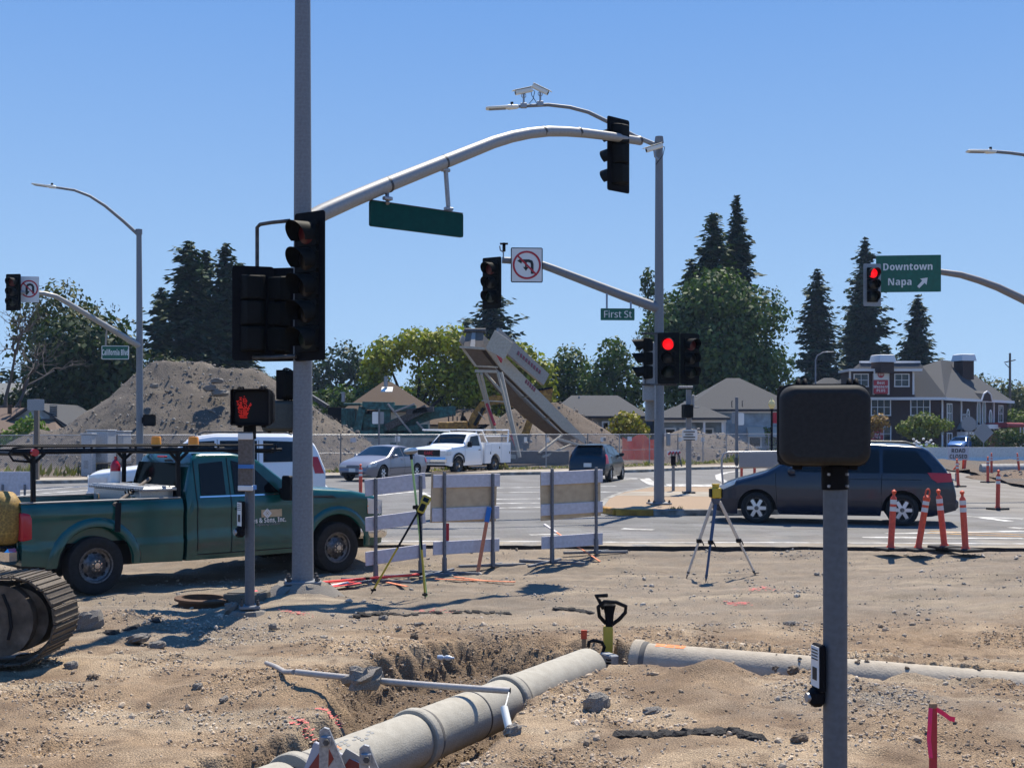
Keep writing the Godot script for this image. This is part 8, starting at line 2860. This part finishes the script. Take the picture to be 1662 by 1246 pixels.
	mb.rr(W.call(15.0, 2.75, 1.4), wb * Basis(Vector3.UP, PI / 2), [[-2.7, 2.6, 0.55, 0.25], [2.7, 2.6, 0.55, 0.25]], 40)
	part(o, "awning", mb, M.awning_red)
	mb = MB.new()
	mb.box(W.call(11.2, 2.55, 0.9), Vector3(3.6, 0.5, 1.4), wb)
	part(o, "balcony", mb, M.trim_white)
	for u in [16.6, 17.6]:
		mb = MB.new()
		mb.cyl(W.call(u, 0, 2.6), W.call(u, 2.5, 2.6), 0.09, -1, 8)
		part(o, "awning_post", mb, M.trim_white)
	# dormer storey with sign
	var x0 := PX(1379, 0, D).x
	var x1 := PX(1482, 0, D).x
	mb = MB.new()
	mb.box(Vector3((x0 + x1) / 2, 7.1, -D - 1.5), Vector3(x1 - x0, 3.0, 3.9))
	part(o, "dormer", mb, M.wall_brown)
	mb = MB.new()
	mb.box(Vector3((x0 + x1) / 2 + 0.2, 8.68, -D - 1.2), Vector3(x1 - x0 + 1.0, 0.26, 4.6))
	for x in [1380, 1418.5, 1442.5, 1483]: mb.box(P(x, 621, D - 0.5), Vector3(0.2, 2.6, 0.1))
	part(o, "dormer_trim", mb, M.trim_white)
	for x in [1398, 1464]: window(o, P(x, 617, D - 0.47), Basis(), 1.55, 1.35, "glass_blue", 1)
	for x in [[1430, 661, 2.1], [1494, 661, 2.1]]: window(o, P(x[0], x[1], D - 0.02), Basis(), x[2], 1.75, "glass", 2)
	window(o, P(1440, 704, D - 0.02), Basis(), 0.8, 1.6, "glass_blue", 0)
	for ch in [[1433, 601, 577, D - 1.0, 1.7], [1565, 612, 575, 147.0, 1.6]]:
		mb = MB.new()
		var b0 := P(ch[0], ch[1], ch[3])
		var b1 := P(ch[0], ch[2] + 11, ch[3])
		mb.box((b0 + b1) / 2, Vector3(ch[4], b1.y - b0.y + 0.6, ch[4]), yaw(20))
		var cm := part(o, "chimney", mb, M.wall_brown)
		mb = MB.new()
		mb.rr(b1, Basis(Vector3.RIGHT, Vector3.FORWARD, Vector3.UP) * Basis(Vector3.BACK, 0.3), [[0, 2.1, 2.1, 0.05], [0.75, 1.8, 1.8, 0.05], [0.8, 1.6, 1.6, 0.05]], 30)
		part(cm, "chimney_cap", mb, M.trim_white)
	# signs on the front: round emblem over a red panel, and a lower board
	var at := P(1430, 617, D - 1.1)
	mb = MB.new()
	mb.box(at + Vector3(0, 0.55, 0), Vector3(1.55, 1.0, 0.1))
	var sg := part(o, "sign_panel", mb, M.sign_white)
	mb = MB.new()
	mb.cyl(at + Vector3(0, 0.62, 0.04), at + Vector3(0, 0.62, 0.08), 0.36, -1, 20)
	part(sg, "round_emblem", mb, M.sign_red)
	text(sg, "BW", M.sign_white, at + Vector3(0, 0.62, 0.09), Basis(), 0.26)
	mb = MB.new()
	mb.box(at + Vector3(0, -0.72, 0.0), Vector3(1.55, 1.5, 0.1))
	sg = part(o, "sign_panel", mb, M.sign_red)
	for i in 3: text(sg, ["Best", "Western", "PLUS"][i], M.sign_white, at + Vector3(0, -0.28 - i * 0.42, 0.06), Basis(), 0.30)
	at = P(1423, 704, D - 1.0)
	mb = MB.new()
	mb.box(at, Vector3(1.5, 1.3, 0.1))
	sg = part(o, "sign_panel", mb, M.sign_red)
	for i in 3: text(sg, ["Best", "Western", "PLUS"][i], M.sign_white, at + Vector3(0, 0.38 - i * 0.38, 0.06), Basis(), 0.27)
	# street signs seen from behind in front of the hotel
	for s in [["stop sign", "back of a stop sign on a post in front of the hotel", 1573, 688, 0.95, 0], ["sign", "back of a diamond sign on a post right of the stop sign", 1597, 702, 1.25, 1]]:
		var d := 112.0
		var b := PX(s[2], 0, d)
		var so := thing("street_sign", s[1], s[0], b)
		mb = MB.new()
		mb.cyl(b, P(s[2], s[3] - 14, d), 0.05, -1, 8)
		part(so, "post", mb, M.galv)
		mb = MB.new()
		var p := PackedVector2Array()
		var n := 8 if s[5] == 0 else 4
		for k in n: p.append(Vector2(cos(TAU * (k + (0.5 if n == 8 else 0.0)) / n), sin(TAU * (k + (0.5 if n == 8 else 0.0)) / n)) * s[4] * 0.75)
		mb.prism(p, 0.0, 0.02, P(s[2], s[3], d - 0.1))
		part(so, "sign_plate", mb, M.sign_back)
		if n == 8:
			for q2 in [[1568, 673, 1.6], [1567, 678, 0.9], [1571, 696, 1.6]]:
				mb = MB.new()
				mb.box(P(q2[0], q2[1], d - 0.12), Vector3(q2[2] * 0.5, 0.2, 0.02), yaw(20))
				part(so, "name_plate", mb, M.sign_back)
	o = thing("utility_pole", "tall wooden utility pole at the right edge beyond the hotel", "utility pole", PX(1640, 0, 165))
	mb = MB.new()
	mb.cyl(PX(1640, 0, 165), P(1640, 573, 165), 0.19, 0.14, 10)
	part(o, "pole", mb, M.wood_grey)
	mb = MB.new()
	mb.bar(P(1631, 588, 165), P(1649, 584, 165), 0.12, 0.14)
	mb.bar(P(1632, 590, 165), P(1640, 598, 165), 0.08, 0.08)
	part(o, "cross_arm", mb, M.wood_grey)
class Leaves:
	var v := PackedVector3Array()
	var n := PackedVector3Array()
	var c := PackedColorArray()
	var ix := PackedInt32Array()
	func quad(at: Vector3, u: Vector3, w: Vector3, col: Color) -> void:
		var k := v.size()
		v.append(at - u * 0.5); v.append(at + w * 0.5); v.append(at + u * 0.6); v.append(at - w * 0.45)
		var nn := u.cross(w).normalized()
		for i in 4:
			n.append(nn); c.append(col)
		ix.append(k); ix.append(k + 1); ix.append(k + 2)
		ix.append(k); ix.append(k + 2); ix.append(k + 3)
	func mesh(off: Vector3, m: Material) -> ArrayMesh:
		for i in v.size(): v[i] -= off
		var a := []
		a.resize(Mesh.ARRAY_MAX)
		a[Mesh.ARRAY_VERTEX] = v; a[Mesh.ARRAY_NORMAL] = n; a[Mesh.ARRAY_COLOR] = c; a[Mesh.ARRAY_INDEX] = ix
		var r := ArrayMesh.new()
		r.add_surface_from_arrays(Mesh.PRIMITIVE_TRIANGLES, a)
		r.surface_set_material(0, m)
		return r
func leafpart(o: Node3D, called: String, L: Leaves, m: Material) -> void:
	var mi := MeshInstance3D.new()
	mi.name = numbered(o, called)
	mi.mesh = L.mesh(org[o], m)
	o.add_child(mi, true)
func blob_leaves(L: Leaves, c: Vector3, r: Vector3, count: int, size: float, col: Color, vary: float, dry: Color, droop := 0.0) -> void:
	for i in count:
		var d := Vector3(rng.randfn(), rng.randfn(), rng.randfn()).normalized()
		var lump := n2.get_noise_3d(d.x * 0.9 + c.x, d.y * 0.9 + c.y, d.z * 0.9 + c.z)
		var f: float = pow(rng.randf(), 0.33) * (1.0 + 0.34 * lump)
		var at := c + d * r * f
		var nn := (d + Vector3(rng.randfn(0, 0.6), rng.randfn(0.25, 0.6), rng.randfn(0, 0.6))).normalized()
		var u := nn.cross(Vector3(rng.randfn(), rng.randfn() - droop, rng.randfn())).normalized()
		var s := size * rng.randf_range(0.8, 1.9)
		var k := rng.randf()
		var cc := (col.lerp(dry, k * k * 0.8) * (1.0 + vary * (rng.randf() - 0.5) + 0.35 * lump)) * Color(1.3, 1.36, 0.86)
		L.quad(at, u * s, nn.cross(u) * s * 0.75, cc)
func broad(label: String, base: Vector3, blobs: Array, per: float, size: float, col: Color, dry: Color, tr: float, cat := "tree", vary := 0.5, bark := "bark") -> void:
	# blobs: [x, y, z offsets, rx, ry, rz] of the crown's masses, in metres from the base
	var o := thing("tree" if cat == "tree" else cat.replace(" ", "_"), label, cat, base)
	var L := Leaves.new()
	var mb := MB.new()
	var lo := 1e9
	for b in blobs: lo = minf(lo, b[1] - b[4])
	var top := maxf(lo * 0.9, 0.4)
	if tr > 0.0:
		mb.tube([base + Vector3(0, -0.2, 0), base + Vector3(tr * 0.4, top * 0.5, 0), base + Vector3(0, top, 0)], [tr * 1.25, tr, tr * 0.85], 9)
	for b in blobs:
		var c := base + Vector3(b[0], b[1], b[2])
		if tr > 0.0:
			var s := base + Vector3(0, top * 0.92, 0)
			var md := s.lerp(c, 0.5) + Vector3(rng.randfn(0, 0.3), -0.15 * absf(b[0]), rng.randfn(0, 0.3))
			mb.tube([s, md, c], [tr * 0.6, tr * 0.42, tr * 0.2], 7)
			for k in 4:
				var e := c + Vector3(rng.randfn(), absf(rng.randfn()) * 0.8, rng.randfn()).normalized() * Vector3(b[3], b[4], b[5]) * 0.8
				mb.tube([c, c.lerp(e, 0.5) + Vector3(0, 0.1, 0), e], [tr * 0.2, tr * 0.13, tr * 0.05], 5, false)
		var area := pow((pow(b[3] * b[4], 1.6) + pow(b[3] * b[5], 1.6) + pow(b[4] * b[5], 1.6)) / 3.0, 1.0 / 1.6) * 12.57
		blob_leaves(L, c, Vector3(b[3], b[4], b[5]), int(area / (size * size) * per * 1.5), size, col, vary, dry)
		# sprigs that break the outline
		for k in int(area * 0.35):
			var d := Vector3(rng.randfn(), rng.randfn(), rng.randfn()).normalized()
			var q := c + d * Vector3(b[3], b[4], b[5]) * rng.randf_range(0.95, 1.16)
			for m in 5: L.quad(q + Vector3(rng.randfn(), rng.randfn(), rng.randfn()) * size * 0.7, Vector3(rng.randfn(), rng.randfn(), rng.randfn()).normalized() * size * 0.8, Vector3(rng.randfn(), rng.randfn(), rng.randfn()).normalized() * size * 0.6, col.lerp(dry, rng.randf() * 0.5) * rng.randf_range(0.8, 1.2))
	if tr > 0.0: part(o, "trunk", mb, M[bark])
	leafpart(o, "crown", L, M.leaf)
func conifer(label: String, base: Vector3, h: float, r: float, col: Color, lean := 0.0, dense := 1.0, shape := 0.8, start := 0.06) -> void:
	var o := thing("conifer_tree", label, "tree", base, "")
	var mb := MB.new()
	var tip := base + Vector3(lean, h, 0)
	mb.tube([base, base.lerp(tip, 0.5), base.lerp(tip, 0.97)], [h * 0.017, h * 0.011, 0.03], 8)
	part(o, "trunk", mb, M.bark)
	var L := Leaves.new()
	var y := start
	var brown := Color(col.r * 1.5, col.g * 1.12, col.b * 0.95)
	while y < 0.992:
		var t := y
		var len0: float = r * 1.55 * pow(1.0 - t, shape) * (0.82 + 0.36 * n1.get_noise_2d(y * h * 1.1, base.x * 3.0)) + 0.16
		var nb := int((8.0 + 5.0 * (1.0 - t)) * dense)
		for b in nb:
			var az := rng.randf() * TAU
			var len: float = len0 * rng.randf_range(0.55, 1.15)
			if rng.randf() < 0.06: len *= 1.25
			var d := Vector3(cos(az), 0, sin(az))
			var root := base.lerp(tip, t)
			var up := lerpf(-0.22, 0.55, pow(t, 1.6))
			var m := maxi(3, int(len / 0.5))
			var sway := rng.randfn(0, 0.12)
			for k in m:
				var f := (k + rng.randf()) / m
				var at := root + d * len * f + Vector3(0, len * (up * f - 0.26 * f * f + 0.20 * f * f * f), 0) + d.cross(Vector3.UP) * sway * len * f
				var w: float = (0.62 + 0.75 * (1.0 - f)) * minf(1.0, len * 0.42 + 0.25)
				var cc := col.lerp(brown, pow(rng.randf(), 2.0) * 0.8) * rng.randf_range(0.8, 1.7) * Color(1.1, 1.2, 0.85)
				for s in 2:
					var sd := d.cross(Vector3.UP) * rng.randfn(0, 0.6) + d
					var u := (sd.normalized() + Vector3(0, rng.randfn(-0.22, 0.25), 0)).normalized()
					var x := u.cross(Vector3.UP + Vector3(rng.randfn(0, 0.5), 0, rng.randfn(0, 0.5))).normalized()
					L.quad(at + Vector3(rng.randfn(), rng.randfn() * 0.6, rng.randfn()) * w * 0.25, u * w * 1.2, x * w * 0.66, cc)
		y += maxf(0.0055, 0.42 / h) * rng.randf_range(0.8, 1.2)
	leafpart(o, "crown", L, M.needle)
func bush(label: String, base: Vector3, blobs: Array, per: float, size: float, col: Color, dry: Color) -> void:
	broad(label, base, blobs, per, size, col, dry, 0.0, "shrub")
func trees() -> void:
	var dk := Color(0.022, 0.036, 0.020)
	var mid := Color(0.040, 0.066, 0.028)
	var rw := Color(0.020, 0.036, 0.022)
	# bare tree at the left edge
	var base := PX(18, 0, 88)
	var o := thing("bare_tree", "leafless grey tree at the left edge of the view", "tree", base)
	var mb := MB.new()
	var todo := [[base, Vector3(-0.1, 1, 0).normalized(), 4.4, 0.20, 0]]
	while todo.size():
		var q: Array = todo.pop_back()
		var e: Vector3 = q[0] + q[1] * q[2]
		var md: Vector3 = q[0].lerp(e, 0.5) + Vector3(rng.randfn(), rng.randfn(), rng.randfn()) * q[2] * 0.06
		mb.tube([q[0], md, e], [q[3], q[3] * 0.8, q[3] * 0.62], 6 if q[4] < 3 else 4, false)
		if q[4] > 5: continue
		for k in (3 if q[4] < 4 else 2):
			var dd: Vector3 = (q[1] + Vector3(rng.randfn(0, 0.5), rng.randfn(0.08, 0.35), rng.randfn(0, 0.5))).normalized()
			todo.append([q[0].lerp(e, rng.randf_range(0.6, 1.0)), dd, q[2] * rng.randf_range(0.55, 0.8), q[3] * 0.62, q[4] + 1])
	part(o, "trunk", mb, M.bark_grey)
	broad("large dark oak behind the left signal arm", PX(130, 0, 98), [[0.2, 8.0, 0, 4.2, 4.0, 4.0], [-1.6, 5.2, 0.5, 3.0, 4.0, 3.2], [2.3, 5.6, 0, 2.6, 4.4, 3.2], [-0.4, 3.0, 1.0, 4.0, 3.0, 3.2], [3.2, 8.0, 0, 2.0, 1.6, 2.0]], 1.15, 0.36, dk, Color(0.05, 0.06, 0.03), 0.4)
	broad("olive green tree rising above the dark oak on the left", PX(85, 0, 112), [[0.6, 13.4, 0, 2.6, 2.4, 2.4], [3.2, 11.6, 0, 2.4, 1.8, 2.4], [-1.8, 11.8, 0, 2.2, 2.6, 2.4], [6.5, 9.0, 0, 2.0, 1.8, 2.0], [0, 9.5, 0, 4.0, 2.5, 3.0]], 0.5, 0.34, Color(0.045, 0.055, 0.022), Color(0.10, 0.08, 0.03), 0.32)
	broad("thin olive tree between the dark oak and the left signal pole", PX(200, 0, 108), [[-0.5, 6.2, 0, 2.4, 2.6, 2.4], [1.4, 4.6, 0, 2.0, 3.0, 2.0]], 0.8, 0.36, Color(0.045, 0.055, 0.024), Color(0.09, 0.075, 0.03), 0.25)
	broad("dark shrubby tree at the far left behind the bare tree", PX(15, 0, 110), [[-1.0, 4.5, 0, 3.5, 3.2, 3.0], [2.5, 4.8, 0, 2.6, 2.6, 2.6]], 0.9, 0.36, Color(0.028, 0.042, 0.022), Color(0.06, 0.06, 0.03), 0.3)
	# redwoods on the left
	for q in [[306, 390, 126, 5.2, "tall redwood, leftmost of the group left of the big signal pole", 0.0], [328, 402, 132, 4.2, "slender redwood second from the left in the left group", 0.3], [366, 394, 128, 4.4, "tall redwood nearest the big signal pole in the left group", 0.0], [388, 424, 138, 4.5, "shorter redwood at the right of the left group", 0.0], [268, 468, 130, 4.0, "short redwood at the left flank of the left group", -0.4]]:
		conifer(q[4], PX(q[0], 0, q[2]), P(0, q[1], q[2]).y, q[3], rw, q[5], 1.0, 0.72)
	broad("dark green tree below the left redwoods", PX(300, 0, 116), [[-1.5, 5.8, 0, 3.2, 3.4, 3.0], [2.2, 5.2, 0, 3.4, 3.0, 3.0], [5.2, 4.8, 0, 2.6, 2.4, 2.6]], 0.95, 0.36, Color(0.030, 0.042, 0.018), Color(0.06, 0.055, 0.025), 0.35)
	# centre
	broad("dark pine crowns far behind the brown roofed house", PX(555, 0, 165), [[-3.5, 8.8, 0, 3.0, 3.2, 3.0], [0.5, 10.8, 0, 3.2, 3.0, 3.0], [3.6, 8.6, 0, 3.0, 3.0, 3.0], [-0.5, 6.0, 0, 5.5, 2.6, 3.0]], 0.8, 0.48, dk, Color(0.04, 0.05, 0.03), 0.4)
	broad("bright green broadleaf hedge tree left of the brown roof", PX(560, 0, 110), [[-3.2, 3.6, 0, 2.8, 2.4, 2.2], [0.0, 4.0, 0, 2.8, 2.2, 2.2], [2.8, 4.4, 0, 2.2, 1.8, 2.2]], 1.0, 0.34, mid, Color(0.09, 0.11, 0.035), 0.2)
	broad("light green bushes behind the left heap beside the big pole", PX(448, 0, 112), [[-1.2, 5.0, 0, 2.2, 1.5, 2.0], [1.4, 5.4, 0, 1.6, 1.4, 1.6]], 0.9, 0.32, Color(0.07, 0.10, 0.025), Color(0.14, 0.15, 0.04), 0.2)
	var gold := Color(0.19, 0.185, 0.024)
	var gdry := Color(0.24, 0.21, 0.035)
	broad("big golden green tree with an arched crown behind the teal machine", PX(672, 0, 112), [[-2.6, 8.9, 0, 1.9, 1.7, 2.4], [0.4, 9.9, 0, 2.4, 1.5, 2.6], [3.4, 10.0, 0, 2.4, 1.6, 2.6], [-3.6, 7.2, 0, 1.5, 1.7, 2.0], [-3.2, 5.2, 0, 1.9, 1.2, 2.2], [5.4, 8.8, 0, 2.2, 1.9, 2.4], [2.2, 7.2, 0, 2.6, 2.1, 2.6], [5.0, 6.0, 0, 2.8, 2.1, 2.4], [-1.0, 4.6, 0, 2.2, 1.4, 2.2]], 1.0, 0.30, gold, gdry, 0.34)
	broad("green lower tree under the golden crown behind the excavator", PX(715, 0, 118), [[-1.8, 5.0, 0, 2.6, 2.2, 2.6], [1.8, 5.6, 0, 2.6, 2.4, 2.6], [4.6, 4.6, 0, 2.4, 2.2, 2.6]], 0.7, 0.34, Color(0.045, 0.068, 0.020), Color(0.10, 0.11, 0.03), 0.35)
	broad("golden green tree right behind the conveyor", PX(838, 0, 112), [[0.2, 8.6, 0, 1.9, 1.5, 2.2], [2.0, 7.0, 0, 1.7, 1.9, 2.2], [-1.8, 8.9, 0, 1.9, 1.6, 2.2], [2.6, 5.2, 0, 1.2, 1.4, 1.8], [-0.4, 5.8, 0, 2.2, 2.2, 2.2], [-3.2, 6.4, 0, 2.2, 2.6, 2.2]], 1.0, 0.30, gold, gdry, 0.32)
	conifer("dark cedar with a broad top behind the conveyor", PX(800, 0, 160), P(0, 478, 160).y, 6.5, Color(0.018, 0.034, 0.026), 0.0, 0.95, 0.62, 0.3)
	conifer("slim dark conifer just left of the cedar's top", PX(757, 0, 170), P(0, 517, 170).y, 3.0, rw, 0.0, 0.8, 0.8, 0.4)
	broad("airy green tree left of the island pole, the left of two", PX(925, 0, 126), [[0.0, 8.6, 0, 2.0, 2.2, 2.4], [-1.2, 6.4, 0, 2.0, 2.2, 2.4], [1.4, 5.6, 0, 2.2, 2.6, 2.4], [-0.4, 3.8, 0, 2.8, 2.2, 2.4], [-3.0, 4.2, 0, 2.0, 2.0, 2.0]], 0.9, 0.32, Color(0.048, 0.070, 0.030), Color(0.10, 0.11, 0.045), 0.25)
	broad("fuller green tree left of the island pole, the right of two", PX(995, 0, 122), [[0.0, 9.2, 0, 1.8, 2.2, 2.4], [-1.4, 6.9, 0, 2.0, 2.2, 2.4], [1.6, 6.6, 0, 2.2, 2.6, 2.4], [0.2, 4.2, 0, 3.2, 2.4, 2.6]], 0.85, 0.32, Color(0.042, 0.068, 0.028), Color(0.09, 0.11, 0.04), 0.25)
	broad("tree with a thin crown beside the top of the island pole", PX(1062, 0, 148), [[0.2, 17.0, 0, 1.6, 2.6, 1.8], [-0.8, 19.6, 0, 0.9, 2.2, 1.2], [1.6, 15.6, 0, 1.4, 3.0, 1.6], [-0.6, 12.5, 0, 1.8, 3.0, 1.8]], 0.55, 0.36, Color(0.032, 0.05, 0.026), Color(0.07, 0.08, 0.035), 0.28)
	# the great tree behind the blue house, with redwoods behind it
	broad("great broad green tree behind the blue house", PX(1172, 0, 120), [[-0.4, 15.0, 0, 3.4, 3.0, 3.6], [-2.8, 13.6, 0, 2.8, 2.6, 3.0], [-4.9, 11.6, 0, 3.0, 3.2, 3.4], [3.4, 13.0, 0, 3.2, 3.0, 3.4], [-0.4, 9.6, 1.0, 4.4, 3.6, 4.0], [4.6, 8.0, 0, 2.4, 2.8, 3.2], [-5.2, 7.6, 0, 2.6, 3.0, 3.2], [1.2, 6.2, 0.6, 4.4, 3.4, 3.6], [-3.0, 4.6, 0, 3.2, 2.8, 3.2], [4.2, 4.6, 0, 2.6, 2.4, 3.0]], 0.92, 0.33, Color(0.040, 0.066, 0.034), Color(0.10, 0.125, 0.055), 0.5)
	for q in [[1158, 346, 142, 5.0, "broad dark redwood left of its taller neighbour above the great tree", 1.4], [1196, 316, 146, 4.2, "tallest redwood rising behind the great tree", 1.0], [1122, 420, 140, 3.4, "short redwood at the left shoulder of the great tree", 0.9]]:
		conifer(q[4], PX(q[0], 0, q[2]), P(0, q[1], q[2]).y, q[3], rw if q[0] > 1180 else Color(0.024, 0.044, 0.020), 0.0, 1.25, 0.66 if q[0] < 1180 else 0.8, 0.3)
	for q in [[1327, 434, 168, 5.2, "redwood standing alone left of the downtown sign"], [1405, 384, 172, 5.2, "tallest redwood right behind the downtown sign's traffic light"], [1490, 476, 166, 4.4, "redwood under the downtown sign's right end"], [1384, 490, 182, 4.0, "shorter redwood between the two tall ones on the right"], [1440, 560, 160, 3.6, "small redwood between the hotel's chimney and the tall one"]]:
		conifer(q[4], PX(q[0], 0, q[2]), P(0, q[1], q[2]).y, q[3], rw, 0.0, 1.1, 0.78, 0.04)
	broad("olive tree behind the hotel's right roof", PX(1600, 0, 178), [[-1.5, 8.0, 0, 2.6, 2.4, 2.4], [1.5, 7.0, 0, 3.0, 2.6, 2.4], [4.5, 6.4, 0, 3.0, 2.6, 2.4], [0.5, 4.2, 0, 5.5, 2.6, 2.4]], 0.8, 0.42, Color(0.06, 0.068, 0.034), Color(0.11, 0.10, 0.05), 0.3)
	broad("olive tree at the right edge behind the utility pole", PX(1655, 0, 182), [[0.0, 6.4, 0, 3.2, 2.6, 2.4], [3.0, 5.4, 0, 3.2, 3.0, 2.4]], 0.8, 0.42, Color(0.055, 0.065, 0.03), Color(0.11, 0.10, 0.05), 0.3)
	broad("yellow green young tree beside the grey house", PX(1018, 0, 90), [[0.0, 2.5, 0, 1.3, 1.0, 1.2], [-0.8, 1.8, 0, 0.9, 0.8, 1.0], [0.9, 1.8, 0, 0.8, 0.9, 1.0]], 0.95, 0.2, Color(0.17, 0.15, 0.025), Color(0.32, 0.20, 0.04), 0.08)
	broad("small spreading green tree in front of the hotel", PX(1500, 0, 120), [[0.0, 3.0, 0, 1.6, 0.9, 1.4], [-1.6, 2.3, 0, 1.1, 0.8, 1.2], [1.7, 2.6, 0, 1.1, 0.7, 1.2], [-0.3, 1.8, 0, 1.7, 0.7, 1.2]], 0.9, 0.22, Color(0.095, 0.115, 0.035), Color(0.18, 0.17, 0.06), 0.1)
	broad("little reddish tree left of the hotel's shrub tree", PX(1426, 0, 122), [[0.0, 2.9, 0, 1.2, 0.9, 1.2], [-0.9, 2.2, 0, 0.9, 0.8, 1.0]], 0.8, 0.22, Color(0.14, 0.075, 0.03), Color(0.25, 0.13, 0.05), 0.09)
	bush("bright green shrub in front of the left tan roof", PX(40, 0, 77), [[0.3, 1.9, 0, 1.1, 1.1, 1.2], [-0.8, 1.3, 0, 0.9, 0.9, 1.0], [1.2, 1.3, 0, 0.7, 0.7, 0.8]], 1.0, 0.18, Color(0.065, 0.105, 0.022), Color(0.14, 0.17, 0.04))
	bush("dark spiky shrub on the ridge of the left tan roof", PX(22, 0, 94), [[0.0, 4.4, 0, 1.1, 0.7, 1.0], [-1.0, 4.2, 0, 0.9, 0.7, 1.0], [1.0, 4.0, 0, 0.8, 0.6, 0.9], [0, 2.2, 0, 1.6, 2.0, 1.2]], 0.9, 0.22, Color(0.028, 0.042, 0.018), Color(0.05, 0.055, 0.025))
	bush("green shrub beside the blue house under the lamp", PX(1246, 0, 92), [[0.0, 1.6, 0, 0.8, 1.0, 0.9], [0.5, 0.7, 0, 0.9, 0.8, 0.9]], 1.0, 0.18, Color(0.07, 0.11, 0.03), Color(0.13, 0.17, 0.05))
	bush("dark rounded shrub between the two grey roofs", PX(1040, 0, 100), [[0.0, 2.6, 0, 1.4, 1.3, 1.3], [0.6, 1.2, 0, 1.5, 1.2, 1.3]], 1.0, 0.24, Color(0.03, 0.048, 0.018), Color(0.07, 0.08, 0.03))
	bush("flowering hydrangea bush with pale heads in front of the hotel", PX(1502, 0, 108), [[-0.9, 0.5, 0, 0.9, 0.5, 0.6], [0.4, 0.4, 0, 1.1, 0.5, 0.6]], 1.1, 0.14, Color(0.08, 0.13, 0.025), Color(0.15, 0.20, 0.05))
	o = thing("hydrangea_blooms", "white flower heads on the bush in front of the hotel", "flowers", PX(1498, 0.8, 107.3))
	for i in 16:
		mb = MB.new()
		mb.rock(PX(1481 + rng.randf() * 36, 0.75 + rng.randf() * 0.6, 107.3), Vector3(0.14, 0.11, 0.12), rng, 0.2)
		part(o, "flower_head", mb, M.sign_white)
	bush("dark green shrubs by the hotel's red awning", PX(1645, 0, 130), [[-0.8, 1.2, 0, 1.6, 1.2, 1.0], [1.6, 1.1, 0, 1.4, 1.1, 1.0]], 1.0, 0.22, Color(0.035, 0.055, 0.018), Color(0.08, 0.09, 0.03))
	bush("bright yellow green shrub at the right edge behind the awning", PX(1652, 0, 150), [[0.0, 3.2, 0, 2.2, 1.6, 1.2], [-1.2, 1.4, 0, 1.6, 1.4, 1.2]], 0.95, 0.26, Color(0.09, 0.12, 0.03), Color(0.16, 0.17, 0.05))
	bush("dark clipped shrub in front of the hotel's porch", PX(1585, 0, 124), [[0.0, 0.8, 0, 1.3, 0.9, 0.9], [-1.9, 0.7, 0, 0.8, 0.8, 0.8]], 1.1, 0.18, Color(0.03, 0.045, 0.018), Color(0.06, 0.07, 0.03))
	# far tree line that closes the gaps along the horizon
	var L := Leaves.new()
	for i in 70:
		var x := -110.0 + i * 3.2
		var hh := 4.5 + 2.2 * n1.get_noise_1d(x * 0.2) + rng.randf() * 1.5
		blob_leaves(L, Vector3(x, hh * 0.5, -212 - rng.randf() * 8), Vector3(2.8, hh * 0.62, 2.4), 320, 0.8, Color(0.042, 0.060, 0.030), 0.5, Color(0.08, 0.085, 0.04))
	o = MeshInstance3D.new()
	o.name = "distant_treeline"
	o.mesh = L.mesh(Vector3.ZERO, M.leaf)
	add_child(o)
	tag(o, "far line of trees closing the horizon", "", "", "stuff")
func details() -> void:
	# weeds along the far fence
	var L := Leaves.new()
	var f := [Vector3(-30, 0.1, -48.9), Vector3(-17, 0.1, -52.3), Vector3(-8, 0.1, -56.8), Vector3(-0.5, 0.1, -60.8), Vector3(4.0, 0.1, -64.3), Vector3(9.5, 0.1, -69.8), Vector3(18.6, 0.1, -82.3)]
	for i in 6:
		var n := int(f[i].distance_to(f[i + 1]) * 34)
		for k in n:
			var q: Vector3 = f[i].lerp(f[i + 1], rng.randf()) + Vector3(rng.randfn(0, 0.2), 0, rng.randfn(0, 0.25))
			var lush := 0.35 + 0.75 * ss(-0.1, 0.4, n1.get_noise_2d(q.x * 0.7, 3.0)) if i > 0 else 1.1
			var hh := rng.randf_range(0.12, 0.5) * lush
			L.quad(q + Vector3(0, hh * 0.5, 0), Vector3(rng.randfn(0, 0.12), hh, rng.randfn(0, 0.1)), Vector3(rng.randf_range(0.05, 0.16), 0.02, rng.randfn(0, 0.1)), Color(0.22, 0.21, 0.08).lerp(Color(0.36, 0.30, 0.16), rng.randf()) * rng.randf_range(0.7, 1.1))
	var o := MeshInstance3D.new()
	o.name = "dry_weeds"
	o.mesh = L.mesh(Vector3.ZERO, M.leaf)
	add_child(o)
	tag(o, "dry weeds growing along the fence", "", "", "stuff")
	L = Leaves.new()
	for i in 70:
		var q := G(1095 + rng.randfn(0, 5), 835) + Vector3(0, 0, 0.12)
		var hh := rng.randf_range(0.05, 0.2)
		L.quad(q + Vector3(0, hh * 0.6, 0), Vector3(rng.randfn(0, 0.06), hh, 0), Vector3(0.03, 0, rng.randfn(0, 0.02)), Color(0.12, 0.14, 0.05) * rng.randf_range(0.6, 1.2))
	o = MeshInstance3D.new()
	o.name = "kerb_weed"
	o.mesh = L.mesh(Vector3.ZERO, M.leaf)
	add_child(o)
	tag(o, "tuft of weeds growing in the island's kerb", "", "", "stuff")
